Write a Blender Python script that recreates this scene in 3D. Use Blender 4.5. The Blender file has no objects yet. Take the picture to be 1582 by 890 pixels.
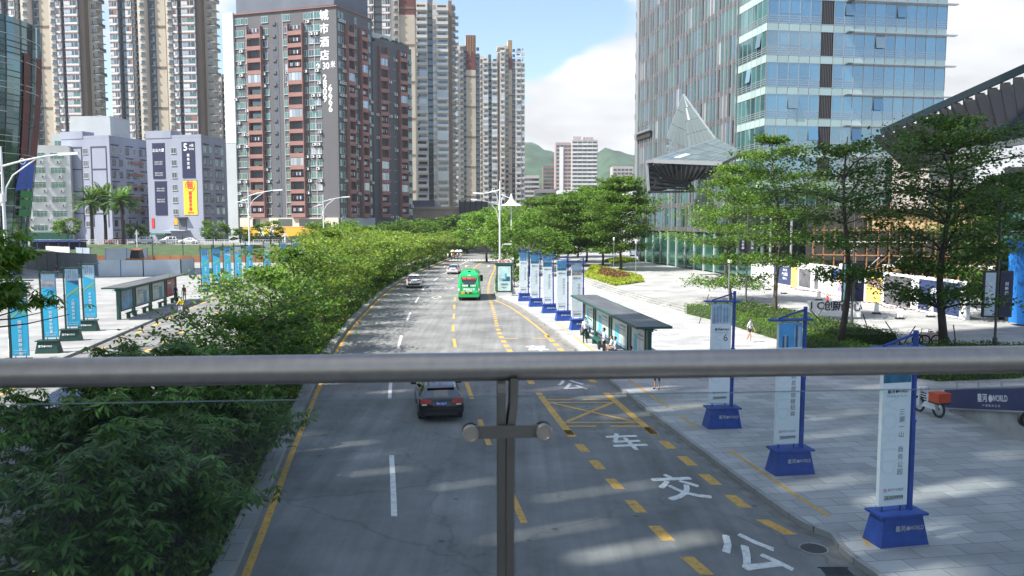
import bpy, math, random
import numpy as np
from mathutils import Vector, Matrix, noise
R = math.radians
D = bpy.data; S = bpy.context.scene; COL = S.collection
rnd = random.Random(11)
ROT = R(8.74)                       # the avenue runs a little left of +Y
CT, ST = math.cos(ROT), math.sin(ROT)
# ------------------------------------------------------------------ camera
EYE = Vector((0, 0, 8.2)); PITCH = R(4.787)
cam = D.cameras.new('camera'); cam.sensor_width = 36; cam.lens = 27.99; cam.clip_start = .05; cam.clip_end = 9000
co = D.objects.new('camera', cam); COL.objects.link(co)
co.location = EYE; co.rotation_euler = (R(90) - PITCH, 0, 0); S.camera = co
cam.dof.use_dof = True; cam.dof.focus_distance = 60; cam.dof.aperture_fstop = 9.0
def ray(px, py):
    x = (px - 791) / 1230; y = -(py - 445) / 1230
    return Vector((x, math.cos(PITCH) + y * math.sin(PITCH), -math.sin(PITCH) + y * math.cos(PITCH)))
def gp(px, py, z=0.0):              # where a sight line meets the level z
    d = ray(px, py); t = (z - EYE.z) / d.z
    return EYE + d * t
def at(px, py, Y):                  # where a sight line meets the distance Y
    d = ray(px, py); return EYE + d * (Y / d.y)
# ------------------------------------------------------------------ materials
MATS = {}
def mat(name, col, rough=.6, metal=0., var=.12, scale=2.5, bump=0., bscale=30., coat=0., rand=0., spec=.5, ior=1.5, stretch=None, emit=0.):
    m = D.materials.new(name); m.use_nodes = True; nt = m.node_tree; N = nt.nodes; L = nt.links
    b = N['Principled BSDF']; b.inputs['Roughness'].default_value = rough; b.inputs['Metallic'].default_value = metal
    b.inputs['Specular IOR Level'].default_value = spec; b.inputs['IOR'].default_value = ior
    b.inputs['Coat Weight'].default_value = coat
    c = (*col, 1)
    tc = N.new('ShaderNodeTexCoord'); src = tc.outputs['Object']
    if stretch:
        mp = N.new('ShaderNodeMapping'); mp.inputs['Scale'].default_value = stretch; L.new(src, mp.inputs[0]); src = mp.outputs[0]
    if var or rand:
        n = N.new('ShaderNodeTexNoise'); n.inputs['Scale'].default_value = scale; n.inputs['Detail'].default_value = 4
        L.new(src, n.inputs['Vector'])
        mr = N.new('ShaderNodeMapRange'); mr.inputs[1].default_value = .3; mr.inputs[2].default_value = .7
        mr.inputs[3].default_value = 1 - var; mr.inputs[4].default_value = 1 + var; L.new(n.outputs['Fac'], mr.inputs[0])
        val = mr.outputs[0]
        if rand:
            oi = N.new('ShaderNodeObjectInfo'); m2 = N.new('ShaderNodeMapRange')
            m2.inputs[3].default_value = 1 - rand; m2.inputs[4].default_value = 1 + rand; L.new(oi.outputs['Random'], m2.inputs[0])
            mu = N.new('ShaderNodeMath'); mu.operation = 'MULTIPLY'; L.new(val, mu.inputs[0]); L.new(m2.outputs[0], mu.inputs[1]); val = mu.outputs[0]
        h = N.new('ShaderNodeHueSaturation'); h.inputs['Color'].default_value = c; L.new(val, h.inputs['Value'])
        L.new(h.outputs[0], b.inputs['Base Color'])
    else:
        b.inputs['Base Color'].default_value = c
    if bump:
        n2 = N.new('ShaderNodeTexNoise'); n2.inputs['Scale'].default_value = bscale; n2.inputs['Detail'].default_value = 5
        L.new(src, n2.inputs['Vector'])
        bp = N.new('ShaderNodeBump'); bp.inputs['Strength'].default_value = bump; bp.inputs['Distance'].default_value = .02
        L.new(n2.outputs['Fac'], bp.inputs['Height']); L.new(bp.outputs[0], b.inputs['Normal'])
    if emit:
        b.inputs['Emission Color'].default_value = c; b.inputs['Emission Strength'].default_value = emit
    MATS[name] = m; return m
def leafmat(name, col, hue=.02, val=.45, trans=.35):
    m = D.materials.new(name); m.use_nodes = True; nt = m.node_tree; N = nt.nodes; L = nt.links; N.clear()
    out = N.new('ShaderNodeOutputMaterial'); g = N.new('ShaderNodeNewGeometry'); oi = N.new('ShaderNodeObjectInfo')
    h = N.new('ShaderNodeHueSaturation'); h.inputs['Color'].default_value = (*col, 1)
    a = N.new('ShaderNodeMapRange'); a.inputs[3].default_value = 1 - val; a.inputs[4].default_value = 1 + val; L.new(g.outputs['Random Per Island'], a.inputs[0])
    w = N.new('ShaderNodeTexWhiteNoise'); w.noise_dimensions = '1D'; L.new(g.outputs['Random Per Island'], w.inputs['W'])
    a2 = N.new('ShaderNodeMapRange'); a2.inputs[3].default_value = .5 - hue; a2.inputs[4].default_value = .5 + hue; L.new(w.outputs['Value'], a2.inputs[0])
    a3 = N.new('ShaderNodeMapRange'); a3.inputs[3].default_value = .85; a3.inputs[4].default_value = 1.15; L.new(oi.outputs['Random'], a3.inputs[0])
    mu = N.new('ShaderNodeMath'); mu.operation = 'MULTIPLY'; L.new(a.outputs[0], mu.inputs[0]); L.new(a3.outputs[0], mu.inputs[1])
    tc = N.new('ShaderNodeTexCoord'); nz = N.new('ShaderNodeTexNoise'); nz.inputs['Scale'].default_value = .9; nz.inputs['Detail'].default_value = 2; L.new(tc.outputs['Object'], nz.inputs[0])
    a4 = N.new('ShaderNodeMapRange'); a4.inputs[1].default_value = .35; a4.inputs[2].default_value = .65; a4.inputs[3].default_value = .72; a4.inputs[4].default_value = 1.3; L.new(nz.outputs[0], a4.inputs[0])
    m4 = N.new('ShaderNodeMath'); m4.operation = 'MULTIPLY'; L.new(mu.outputs[0], m4.inputs[0]); L.new(a4.outputs[0], m4.inputs[1]); mu = m4
    L.new(mu.outputs[0], h.inputs['Value']); L.new(a2.outputs[0], h.inputs['Hue'])
    p = N.new('ShaderNodeBsdfPrincipled'); p.inputs['Roughness'].default_value = .5; p.inputs['Specular IOR Level'].default_value = .3
    t = N.new('ShaderNodeBsdfTranslucent'); mx = N.new('ShaderNodeMixShader'); mx.inputs[0].default_value = trans
    h2 = N.new('ShaderNodeHueSaturation'); h2.inputs['Value'].default_value = 1.7; h2.inputs['Hue'].default_value = .493; L.new(h.outputs[0], h2.inputs['Color'])
    L.new(h.outputs[0], p.inputs['Base Color']); L.new(h2.outputs[0], t.inputs['Color'])
    L.new(p.outputs[0], mx.inputs[1]); L.new(t.outputs[0], mx.inputs[2]); L.new(mx.outputs[0], out.inputs[0])
    return m
def clearglass(name, tint=(.9, .96, .94), refl=.9):
    m = D.materials.new(name); m.use_nodes = True; nt = m.node_tree; N = nt.nodes; L = nt.links; N.clear()
    out = N.new('ShaderNodeOutputMaterial'); t = N.new('ShaderNodeBsdfTransparent'); t.inputs[0].default_value = (*tint, 1)
    g = N.new('ShaderNodeBsdfGlossy'); g.inputs['Roughness'].default_value = .02; g.inputs[0].default_value = (.9, .95, 1, 1)
    f = N.new('ShaderNodeFresnel'); f.inputs[0].default_value = 1.45
    s = N.new('ShaderNodeMath'); s.operation = 'MULTIPLY'; s.inputs[1].default_value = refl; L.new(f.outputs[0], s.inputs[0])
    mx = N.new('ShaderNodeMixShader'); L.new(s.outputs[0], mx.inputs[0]); L.new(t.outputs[0], mx.inputs[1]); L.new(g.outputs[0], mx.inputs[2])
    # a thin film of dust and wiped smears
    tc = N.new('ShaderNodeTexCoord'); nz = N.new('ShaderNodeTexNoise'); nz.inputs['Scale'].default_value = 3; nz.inputs['Detail'].default_value = 8; nz.inputs['Distortion'].default_value = 1.5; L.new(tc.outputs['Object'], nz.inputs[0])
    q = N.new('ShaderNodeMapRange'); q.inputs[1].default_value = .45; q.inputs[2].default_value = .75; q.inputs[4].default_value = .016; L.new(nz.outputs[0], q.inputs[0])
    df = N.new('ShaderNodeBsdfDiffuse'); df.inputs[0].default_value = (.5, .5, .48, 1); m2 = N.new('ShaderNodeMixShader'); L.new(q.outputs[0], m2.inputs[0]); L.new(mx.outputs[0], m2.inputs[1]); L.new(df.outputs[0], m2.inputs[2])
    L.new(m2.outputs[0], out.inputs[0]); return m
def facadeglass(name, deep, tint, rough=.04, mixlo=.25, mixhi=.6, vary=1.):
    # coated glazing: what is behind it, dark, under a tinted mirror; each pane a little different
    m = D.materials.new(name); m.use_nodes = True; nt = m.node_tree; N = nt.nodes; L = nt.links; N.clear()
    out = N.new('ShaderNodeOutputMaterial'); oi = N.new('ShaderNodeObjectInfo'); g = N.new('ShaderNodeNewGeometry')
    ad = N.new('ShaderNodeMath'); ad.operation = 'ADD'; L.new(oi.outputs['Random'], ad.inputs[0]); L.new(g.outputs['Random Per Island'], ad.inputs[1])
    w = N.new('ShaderNodeTexWhiteNoise'); w.noise_dimensions = '1D'; L.new(ad.outputs[0], w.inputs['W'])
    h = N.new('ShaderNodeHueSaturation'); h.inputs['Color'].default_value = (*deep, 1)
    a = N.new('ShaderNodeMapRange'); a.inputs[3].default_value = 1 - .5 * vary; a.inputs[4].default_value = 1 + .7 * vary; L.new(w.outputs['Value'], a.inputs[0]); L.new(a.outputs[0], h.inputs['Value'])
    d = N.new('ShaderNodeBsdfDiffuse'); L.new(h.outputs[0], d.inputs[0])
    gl = N.new('ShaderNodeBsdfGlossy'); gl.inputs[0].default_value = (*tint, 1); gl.inputs['Roughness'].default_value = rough
    tc = N.new('ShaderNodeTexCoord'); nz = N.new('ShaderNodeTexNoise'); nz.inputs['Scale'].default_value = .7; L.new(tc.outputs['Object'], nz.inputs['Vector'])
    bp = N.new('ShaderNodeBump'); bp.inputs['Strength'].default_value = .05; bp.inputs['Distance'].default_value = .1; L.new(nz.outputs['Fac'], bp.inputs['Height']); L.new(bp.outputs[0], gl.inputs['Normal'])
    lw = N.new('ShaderNodeLayerWeight'); lw.inputs[0].default_value = .35
    mr = N.new('ShaderNodeMapRange'); mr.inputs[3].default_value = mixlo; mr.inputs[4].default_value = mixhi; L.new(lw.outputs['Facing'], mr.inputs[0])
    mx = N.new('ShaderNodeMixShader'); L.new(mr.outputs[0], mx.inputs[0]); L.new(d.outputs[0], mx.inputs[1]); L.new(gl.outputs[0], mx.inputs[2])
    L.new(mx.outputs[0], out.inputs[0]); return m
# ------------------------------------------------------------------ mesh builder
class MB:
    def __init__(s): s.v = []; s.f = []; s.m = []
    def poly(s, pts, m):
        i = len(s.v); s.v += [tuple(p) for p in pts]; s.f.append(tuple(range(i, i + len(pts)))); s.m.append(m); return s
    def hexa(s, c, m, skip=()):          # 8 corners: bottom ring ccw, top ring ccw
        i = len(s.v); s.v += [tuple(p) for p in c]
        for k, q in enumerate(((3, 2, 1, 0), (4, 5, 6, 7), (0, 1, 5, 4), (1, 2, 6, 5), (2, 3, 7, 6), (3, 0, 4, 7))):
            if k in skip: continue
            s.f.append(tuple(i + j for j in q)); s.m.append(m)
        return s
    def box(s, x0, y0, z0, x1, y1, z1, m, skip=()):
        return s.hexa([(x0, y0, z0), (x1, y0, z0), (x1, y1, z0), (x0, y1, z0), (x0, y0, z1), (x1, y0, z1), (x1, y1, z1), (x0, y1, z1)], m, skip)
    def frus(s, x0, y0, x1, y1, z0, a0, b0, a1, b1, z1, m):
        return s.hexa([(x0, y0, z0), (x1, y0, z0), (x1, y1, z0), (x0, y1, z0), (a0, b0, z1), (a1, b0, z1), (a1, b1, z1), (a0, b1, z1)], m)
    def prism(s, poly, z0, z1, m, mtop=None):
        n = len(poly); i = len(s.v)
        s.v += [(p[0], p[1], z0) for p in poly] + [(p[0], p[1], z1) for p in poly]
        for k in range(n):
            j = (k + 1) % n; s.f.append((i + k, i + j, i + n + j, i + n + k)); s.m.append(m)
        s.f.append(tuple(range(i + n, i + 2 * n))); s.m.append(mtop or m)
        s.f.append(tuple(range(i + n - 1, i - 1, -1))); s.m.append(m); return s
    def bar(s, p, q, w, h, m, up=(0, 0, 1)):
        p, q = Vector(p), Vector(q); d = (q - p).normalized(); u = Vector(up)
        if abs(d.dot(u)) > .98: u = Vector((0, 1, 0))
        a = d.cross(u).normalized() * w / 2; b = a.cross(d).normalized() * h / 2
        return s.hexa([p - a - b, p + a - b, q + a - b, q - a - b, p - a + b, p + a + b, q + a + b, q - a + b], m)
    def tube(s, pts, r, m, n=8, cap=True):
        pts = [Vector(p) for p in pts]; k = len(pts); i0 = len(s.v)
        rs = r if isinstance(r, (list, tuple)) else [r] * k
        d0 = (pts[1] - pts[0]).normalized(); ref = Vector((0, 0, 1)) if abs(d0.z) < .9 else Vector((1, 0, 0))
        for i in range(k):
            d = (pts[min(i + 1, k - 1)] - pts[max(i - 1, 0)]).normalized()
            a = d.cross(ref)
            a = a.normalized() if a.length > 1e-4 else Vector((1, 0, 0))
            b = d.cross(a); ref = a.cross(d) if a.cross(d).length > 1e-4 else ref
            for j in range(n):
                t = 2 * math.pi * j / n; s.v.append(tuple(pts[i] + (a * math.cos(t) + b * math.sin(t)) * rs[i]))
        for i in range(k - 1):
            for j in range(n):
                j2 = (j + 1) % n; s.f.append((i0 + i * n + j, i0 + i * n + j2, i0 + (i + 1) * n + j2, i0 + (i + 1) * n + j)); s.m.append(m)
        if cap:
            s.f.append(tuple(i0 + j for j in range(n - 1, -1, -1))); s.m.append(m)
            s.f.append(tuple(i0 + (k - 1) * n + j for j in range(n))); s.m.append(m)
        return s
    def cyl(s, c, r, h, m, axis=(0, 0, 1), n=16):
        c = Vector(c); a = Vector(axis).normalized() * h / 2; return s.tube([c - a, c + a], r, m, n)
    def ring(s, c, Rr, r, m, axis=(1, 0, 0), n=20, k=6, a0=0, a1=2 * math.pi):
        c = Vector(c); ax = Vector(axis).normalized(); u = ax.orthogonal().normalized(); w = ax.cross(u)
        full = abs(a1 - a0 - 2 * math.pi) < 1e-6; i0 = len(s.v); cnt = n if full else n + 1
        for i in range(cnt):
            t = a0 + (a1 - a0) * i / n; e = u * math.cos(t) + w * math.sin(t)
            for j in range(k):
                q = 2 * math.pi * j / k; s.v.append(tuple(c + e * (Rr + r * math.cos(q)) + ax * r * math.sin(q)))
        for i in range(n):
            i2 = (i + 1) % cnt
            for j in range(k):
                j2 = (j + 1) % k; s.f.append((i0 + i * k + j, i0 + i2 * k + j, i0 + i2 * k + j2, i0 + i * k + j2)); s.m.append(m)
        return s
    def ball(s, c, r, m, n=10, k=7, sc=(1, 1, 1)):
        c = Vector(c); i0 = len(s.v)
        for i in range(k + 1):
            a = math.pi * i / k
            for j in range(n):
                t = 2 * math.pi * j / n
                s.v.append((c.x + r * sc[0] * math.sin(a) * math.cos(t), c.y + r * sc[1] * math.sin(a) * math.sin(t), c.z + r * sc[2] * math.cos(a)))
        for i in range(k):
            for j in range(n):
                j2 = (j + 1) % n; s.f.append((i0 + i * n + j, i0 + (i + 1) * n + j, i0 + (i + 1) * n + j2, i0 + i * n + j2)); s.m.append(m)
        return s
    def add(s, o, M=None):
        i = len(s.v); s.v += [tuple(M @ Vector(p)) for p in o.v] if M is not None else list(o.v)
        s.f += [tuple(i + j for j in q) for q in o.f]; s.m += o.m; return s
    def text(s, body, size, m, M, bold=0., align='CENTER', sx=1., sy=1., vertical=False, gap=1.1, depth=0.):
        if vertical:
            for k, ch in enumerate(body):
                if ch != ' ': s.text(ch, size, m, M @ Matrix.Translation((0, -k * size * gap, 0)), bold, 'CENTER', sx, sy)
            return s
        key = (body, round(size, 4), align)
        if key not in TXT:
            cu = D.curves.new('lettering', 'FONT'); cu.body = body; cu.size = size; cu.align_x = align; cu.align_y = 'CENTER'; cu.resolution_u = 2
            o = D.objects.new('lettering', cu); me = D.meshes.new_from_object(o)
            TXT[key] = ([tuple(v.co) for v in me.vertices], [tuple(p.vertices) for p in me.polygons])
            D.objects.remove(o); D.curves.remove(cu); D.meshes.remove(me)
        v, f = TXT[key]; e = bold * size * .9          # heavier strokes: the glyph again a hair above itself, shifted
        for n, (ox, oy) in enumerate(((0, 0), (e, 0), (-e, 0), (0, e), (0, -e)) if bold > .015 else ((0, 0),)):
            i = len(s.v); s.v += [tuple(M @ Vector((p[0] * sx + ox, p[1] * sy + oy, .0012 * n))) for p in v]; s.f += [tuple(i + j for j in q) for q in f]; s.m += [m] * len(f)
        return s
    def mesh(s, name, smooth=False):
        me = D.meshes.new(name); me.from_pydata(s.v, [], s.f)
        ms = []
        for m in s.m:
            if m not in ms: ms.append(m)
        for m in ms: me.materials.append(m)
        idx = {m: k for k, m in enumerate(ms)}
        me.polygons.foreach_set('material_index', [idx[m] for m in s.m])
        if smooth: me.polygons.foreach_set('use_smooth', [True] * len(s.f))
        me.update(); return me
    def build(s, name, parent=None, loc=None, rz=0., smooth=False, label=None, kind=None):
        o = D.objects.new(name, s.mesh(name, smooth)); COL.objects.link(o)
        if parent: o.parent = parent
        if loc is not None: o.location = loc
        if rz: o.rotation_euler.z = rz
        if label: o['label'] = label
        if kind: o['kind'] = kind
        return o
TXT = {}
def tag(o, label, cat, group=None, kind=None):
    if label: o['label'] = label
    if cat: o['category'] = cat
    if group: o['group'] = group
    if kind: o['kind'] = kind
    return o
def thing(name, label, cat, loc=(0, 0, 0), rz=0., group=None):
    o = D.objects.new(name, None); COL.objects.link(o); o.location = loc; o.rotation_euler.z = rz; o.empty_display_size = .3
    return tag(o, label, cat, group)
def struct(mb, name, smooth=False): return mb.build(name, kind='structure', smooth=smooth)
KIDS = {}
def dup(o, loc=None, rz=None, label=None, group=None, parent=None, scale=None):
    c = o.copy(); COL.objects.link(c)
    if parent: c.parent = parent
    if loc is not None: c.location = loc
    if rz is not None: c.rotation_euler.z = rz
    if label: c['label'] = label
    if group: c['group'] = group
    if scale: c.scale = scale if isinstance(scale, tuple) else (scale,) * 3
    if o.name not in KIDS: KIDS[o.name] = list(o.children)
    for ch in KIDS[o.name]: dup(ch, parent=c)
    return c
def many(root, name, kits, mats4, limit=100):
    """kits: list of (MB, matrix); the first LIMIT become parts of their own, the rest one part."""
    cache = {}; rest = MB()
    for i, (k, M) in enumerate(zip(kits, mats4)):
        if i < limit:
            if id(k) not in cache: cache[id(k)] = k.mesh(name)
            o = D.objects.new(name, cache[id(k)]); COL.objects.link(o); o.parent = root; o.matrix_local = M
        else: rest.add(k, M)
    if rest.f: rest.build(name, root, kind='stuff')
class Face:
    """A facade from p to q, left to right as seen from outside; x along, -y out, z up."""
    def __init__(s, p, q):
        s.p = Vector((p[0], p[1], 0)); d = Vector((q[0] - p[0], q[1] - p[1], 0)); s.L = d.length; s.t = d / s.L
        s.ang = math.atan2(d.y, d.x); s.n = Vector((s.t.y, -s.t.x, 0))
    def M(s, u, z, out=0., base=(0, 0, 0)):
        return Matrix.Translation(s.p + s.t * u + s.n * out + Vector((0, 0, z)) - Vector(base)) @ Matrix.Rotation(s.ang, 4, 'Z')
def sm(pts, x):                      # smooth curve through (x, y) points
    n = len(pts)
    if x <= pts[0][0]: i = 0
    elif x >= pts[-1][0]: i = n - 2
    else: i = max(k for k in range(n - 1) if pts[k][0] <= x)
    p0, p1, p2, p3 = pts[max(i - 1, 0)], pts[i], pts[i + 1], pts[min(i + 2, n - 1)]
    h = p2[0] - p1[0]; t = (x - p1[0]) / h
    if t < 0 or t > 1: return p1[1] + (p2[1] - p1[1]) * t
    m1 = (p2[1] - p0[1]) / max(p2[0] - p0[0], 1e-6) * h; m2 = (p3[1] - p1[1]) / max(p3[0] - p1[0], 1e-6) * h
    return (2*t**3-3*t*t+1)*p1[1] + (t**3-2*t*t+t)*m1 + (-2*t**3+3*t*t)*p2[1] + (t**3-t*t)*m2
# ------------------------------------------------------------------ light
SUN_AZ, SUN_EL = math.atan2(-.93, -.37), R(54)
S.view_settings.view_transform = 'Standard'; S.view_settings.look = 'None'; S.view_settings.exposure = 1.16; S.view_settings.gamma = 1
W = D.worlds.new('World'); S.world = W; W.use_nodes = True
def sky():
    nt = W.node_tree; N = nt.nodes; L = nt.links; bg = N['Background']; bg.inputs[1].default_value = .115
    sk = N.new('ShaderNodeTexSky'); sk.sky_type = 'NISHITA'; sk.sun_disc = False; sk.sun_elevation = SUN_EL; sk.sun_rotation = SUN_AZ
    sk.air_density = 1.0; sk.dust_density = 1.2; sk.ozone_density = 2.2
    tc = N.new('ShaderNodeTexCoord'); sp = N.new('ShaderNodeSeparateXYZ'); L.new(tc.outputs['Generated'], sp.inputs[0])
    # project the direction on a cloud deck: (x, y) / (z + .12)
    def mth(op, a, b=None, c=None):
        n = N.new('ShaderNodeMath'); n.operation = op
        for k, v in enumerate((a, b, c)):
            if v is None: continue
            if isinstance(v, (int, float)): n.inputs[k].default_value = v
            else: L.new(v, n.inputs[k])
        return n.outputs[0]
    zz = mth('ADD', mth('MAXIMUM', sp.outputs[2], 0.), .16)
    cx = mth('DIVIDE', sp.outputs[0], zz); cy = mth('DIVIDE', sp.outputs[1], zz)
    cb = N.new('ShaderNodeCombineXYZ'); L.new(cx, cb.inputs[0]); L.new(cy, cb.inputs[1]); cb.inputs[2].default_value = 3.7
    n1 = N.new('ShaderNodeTexNoise'); n1.inputs['Scale'].default_value = .55; n1.inputs['Detail'].default_value = 9; n1.inputs['Roughness'].default_value = .55; n1.inputs['Distortion'].default_value = .3
    L.new(cb.outputs[0], n1.inputs['Vector'])
    n2 = N.new('ShaderNodeTexNoise'); n2.inputs['Scale'].default_value = 1.7; n2.inputs['Detail'].default_value = 7
    mp = N.new('ShaderNodeMapping'); mp.inputs['Location'].default_value = (7.3, 2.1, 0); L.new(cb.outputs[0], mp.inputs[0]); L.new(mp.outputs[0], n2.inputs['Vector'])
    # a large bank of cloud low in the north-east, open blue above the avenue
    def lobe(ax, az, w):
        d = mth('ADD', mth('POWER', mth('MULTIPLY', mth('SUBTRACT', sp.outputs[0], ax), 1 / w[0]), 2.), mth('POWER', mth('MULTIPLY', mth('SUBTRACT', sp.outputs[2], az), 1 / w[1]), 2.))
        front = mth('GREATER_THAN', sp.outputs[1], 0.)
        return mth('MULTIPLY', mth('EXPONENT', mth('MULTIPLY', d, -1.)), front)
    bias = mth('ADD', mth('MULTIPLY', lobe(.10, .13, (.16, .075)), .21), mth('MULTIPLY', lobe(.52, .16, (.2, .2)), .24))
    bias = mth('ADD', bias, mth('MULTIPLY', lobe(.13, .27, (.08, .06)), .20))
    bias = mth('SUBTRACT', bias, mth('MULTIPLY', lobe(-.03, .25, (.15, .06)), .55))
    f = mth('ADD', mth('ADD', mth('MULTIPLY', n1.outputs['Fac'], .8), mth('MULTIPLY', n2.outputs['Fac'], .2)), bias)
    mr = N.new('ShaderNodeMapRange'); mr.interpolation_type = 'SMOOTHSTEP'; mr.inputs[1].default_value = .50; mr.inputs[2].default_value = .575; L.new(f, mr.inputs[0])
    sh = N.new('ShaderNodeMapRange'); sh.inputs[1].default_value = .35; sh.inputs[2].default_value = .7; sh.inputs[3].default_value = 3.3; sh.inputs[4].default_value = 4.9; L.new(n2.outputs['Fac'], sh.inputs[0])
    cc = N.new('ShaderNodeCombineColor'); L.new(mth('MULTIPLY', sh.outputs[0], .97), cc.inputs[0]); L.new(mth('MULTIPLY', sh.outputs[0], .985), cc.inputs[1]); L.new(sh.outputs[0], cc.inputs[2])
    mx = N.new('ShaderNodeMix'); mx.data_type = 'RGBA'; L.new(mr.outputs[0], mx.inputs[0]); L.new(sk.outputs[0], mx.inputs[6]); L.new(cc.outputs[0], mx.inputs[7])
    L.new(mx.outputs[2], bg.inputs[0])
sky()
sl = D.lights.new('sun', 'SUN'); sl.energy = 4.8; sl.angle = R(.5); sl.color = (1, .96, .9)
so = D.objects.new('sun', sl); COL.objects.link(so); so.location = (-60, -30, 90)
sdir = Vector((math.sin(SUN_AZ) * math.cos(SUN_EL), math.cos(SUN_AZ) * math.cos(SUN_EL), math.sin(SUN_EL)))
so.rotation_euler = (-sdir).to_track_quat('-Z', 'Y').to_euler()
# ------------------------------------------------------------------ people (grown from a jointed skeleton)
SKIN = mat('skin', (.45, .27, .19), .55, var=.05); HAIR = mat('hair_black', (.012, .011, .011), .5, var=0); EYEM = mat('eye_dark', (.02, .015, .015), .3, var=0); LIP = mat('lip', (.35, .12, .1), .5, var=0)
CL = {}
def cloth(n, c): 
    if n not in CL: CL[n] = mat('cloth_' + n, c, .85, var=.15, scale=9, bump=.3, bscale=25)
    return CL[n]
for n, c in dict(white=(.7, .7, .68), paleblue=(.38, .45, .6), black=(.02, .02, .022), navy=(.03, .04, .1), grey=(.2, .2, .21), yellow=(.75, .55, .02), red=(.45, .08, .07), jeans=(.06, .09, .18), brown=(.2, .1, .07), cream=(.6, .55, .45), shoe=(.04, .04, .04), whiteshoe=(.65, .65, .65)).items(): cloth(n, c)
BODY = {}
def body_mesh(pose, top, bottom, shoe, legs, sleeve, fem):
    key = (pose, top, bottom, shoe, legs, sleeve, fem)
    if key in BODY: return BODY[key]
    V = []; Rr = []; Ed = []; Tg = []
    def v(p, r, par=None, tg=None):
        V.append(Vector(p)); Rr.append(r if isinstance(r, tuple) else (r, r)); i = len(V) - 1
        if par is not None: Ed.append((par, i)); Tg.append(tg)
        return i
    D_ = lambda x, y, z: Vector((x, y, z)).normalized()
    sit = pose in ('sit', 'ride'); lean = {'ride': .28, 'sit': .02, 'walk': .03, 'bend': .15}.get(pose, 0.); w = .88 if fem else 1.
    pz = {'sit': .52, 'ride': .93}.get(pose, .92)
    up = D_(0, lean, 1); pe = Vector((0, 0, pz)); tb = lambda h: pe + up * h
    a = v(pe, (.135 * w, .10)); sp = v(tb(.2), (.115 * w, .085), a, 'top'); ch = v(tb(.40), (.15 * w, .095), sp, 'top'); nk = v(tb(.545), (.05, .05), ch, 'top'); hb = v(tb(.60) + Vector((0, .015, 0)), (.062, .07), nk, 'skin')
    hd = D_(0, .1 if pose != 'walk' else .0, 1); hm = v(V[hb] + hd * .09, (.076, .095), hb, 'skin'); ht = v(V[hb] + hd * .175, (.06, .075), hm, 'skin'); v(V[hm] + Vector((0, .112, -.015)), (.014, .014), hm, 'skin')
    for s in (-1, 1): v(V[hm] + Vector((s * .086, -.005, -.01)), (.010, .016), hm, 'skin')
    arms = {'stand': ((.15, .05, -1), (.1, .2, -1)), 'walk': ((.12, .35 , -1), (.08, .6, -1)), 'sit': ((.15, .25, -1), (-.1, 1, -.25)), 'ride': ((.25, .75, -.75), (.02, 1, -.25)), 'bend': ((.2, .3, -1), (-.1, 1, -.1)), 'salute': ((.15, .0, -1), (.15, .25, -1)), 'phone': ((.15, .1, -1), (-.15, 1, .5))}[pose]
    for s in (-1, 1):
        ua, fa = arms
        if pose == 'salute' and s == -1: ua, fa = (.75, .35, .35), (-.95, .25, .75)
        if pose == 'walk' and s == 1: ua, fa = (.12, -.35, -1), (.08, .05, -1)
        if pose == 'phone' and s == 1: ua, fa = (.15, .05, -1), (.05, .15, -1)
        sh = v(tb(.47) + Vector((s * .165 * w, 0, 0)), .058 * w, ch, 'top'); u = D_(s * ua[0], ua[1], ua[2]); f = D_(s * fa[0], fa[1], fa[2])
        el = v(V[sh] + u * .29, .04 * w, sh, 'uarm'); wr = v(V[el] + f * .25, .026, el, 'farm'); pm = v(V[wr] + f * .075, (.034, .018), wr, 'hand')
        sd = f.cross(Vector((0, 1, .3))).normalized() if abs(f.y) < .9 else Vector((1, 0, 0)); fl = f.cross(sd).normalized()
        for q, ln in ((-1.4, .068), (-.45, .08), (.45, .084), (1.4, .072)):
            k1 = v(V[pm] + f * .03 + sd * q * .014, .009, pm, 'hand'); k2 = v(V[k1] + (f + fl * .25).normalized() * ln * .5, .0085, k1, 'hand'); v(V[k2] + (f + fl * .7).normalized() * ln * .5, .007, k2, 'hand')
        th = v(V[wr] + f * .03 - sd * .034 * s + fl * .012, .011, wr, 'hand'); v(V[th] + (f - sd * s * .5).normalized() * .045, .009, th, 'hand')
    for s in (-1, 1):
        hp = v(pe + Vector((s * .088, 0, -.04)), .085 * (1.05 if fem else 1), a, 'bot')
        if pose == 'sit': t_, l_ = D_(s * .12, 1, -.02), D_(0, .05 + .1 * s, -1)
        elif pose == 'ride': t_, l_ = D_(s * .12, .9, -.45 - .35 * s), D_(0, -.25, -1)
        elif pose == 'walk': t_, l_ = D_(0, .35 * s, -1), D_(0, -.05 if s > 0 else -.45, -1)
        else: t_, l_ = D_(s * .06, .02 * s, -1), D_(0, -.02, -1)
        kn = v(V[hp] + t_ * .40, .056, hp, 'thigh'); an = v(V[kn] + l_ * .40, .036, kn, 'shin'); V[an].z = max(V[an].z, .07)
        he = v(V[an] + Vector((0, .03, -.035)), .035, an, 'foot'); v(V[he] + Vector((s * .02, .15, -.005)), (.04, .025), he, 'foot')
    me = D.meshes.new('sk'); me.from_pydata([tuple(p) for p in V], Ed, []); o = D.objects.new('sk', me); COL.objects.link(o)
    m = o.modifiers.new('s', 'SKIN'); m.use_smooth_shade = True
    for i, sv in enumerate(me.skin_vertices[0].data): sv.radius = Rr[i]; sv.use_root = (i == 0)
    su = o.modifiers.new('d', 'SUBSURF'); su.levels = 1; su.render_levels = 1
    dgr = bpy.context.evaluated_depsgraph_get(); out = D.meshes.new_from_object(o.evaluated_get(dgr)); D.objects.remove(o); out.name = 'body'
    z0 = min(p.co.z for p in out.vertices)
    cols = [SKIN, CL[top], CL[bottom], CL[shoe]]; out.materials.clear()
    for c in cols: out.materials.append(c)
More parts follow.
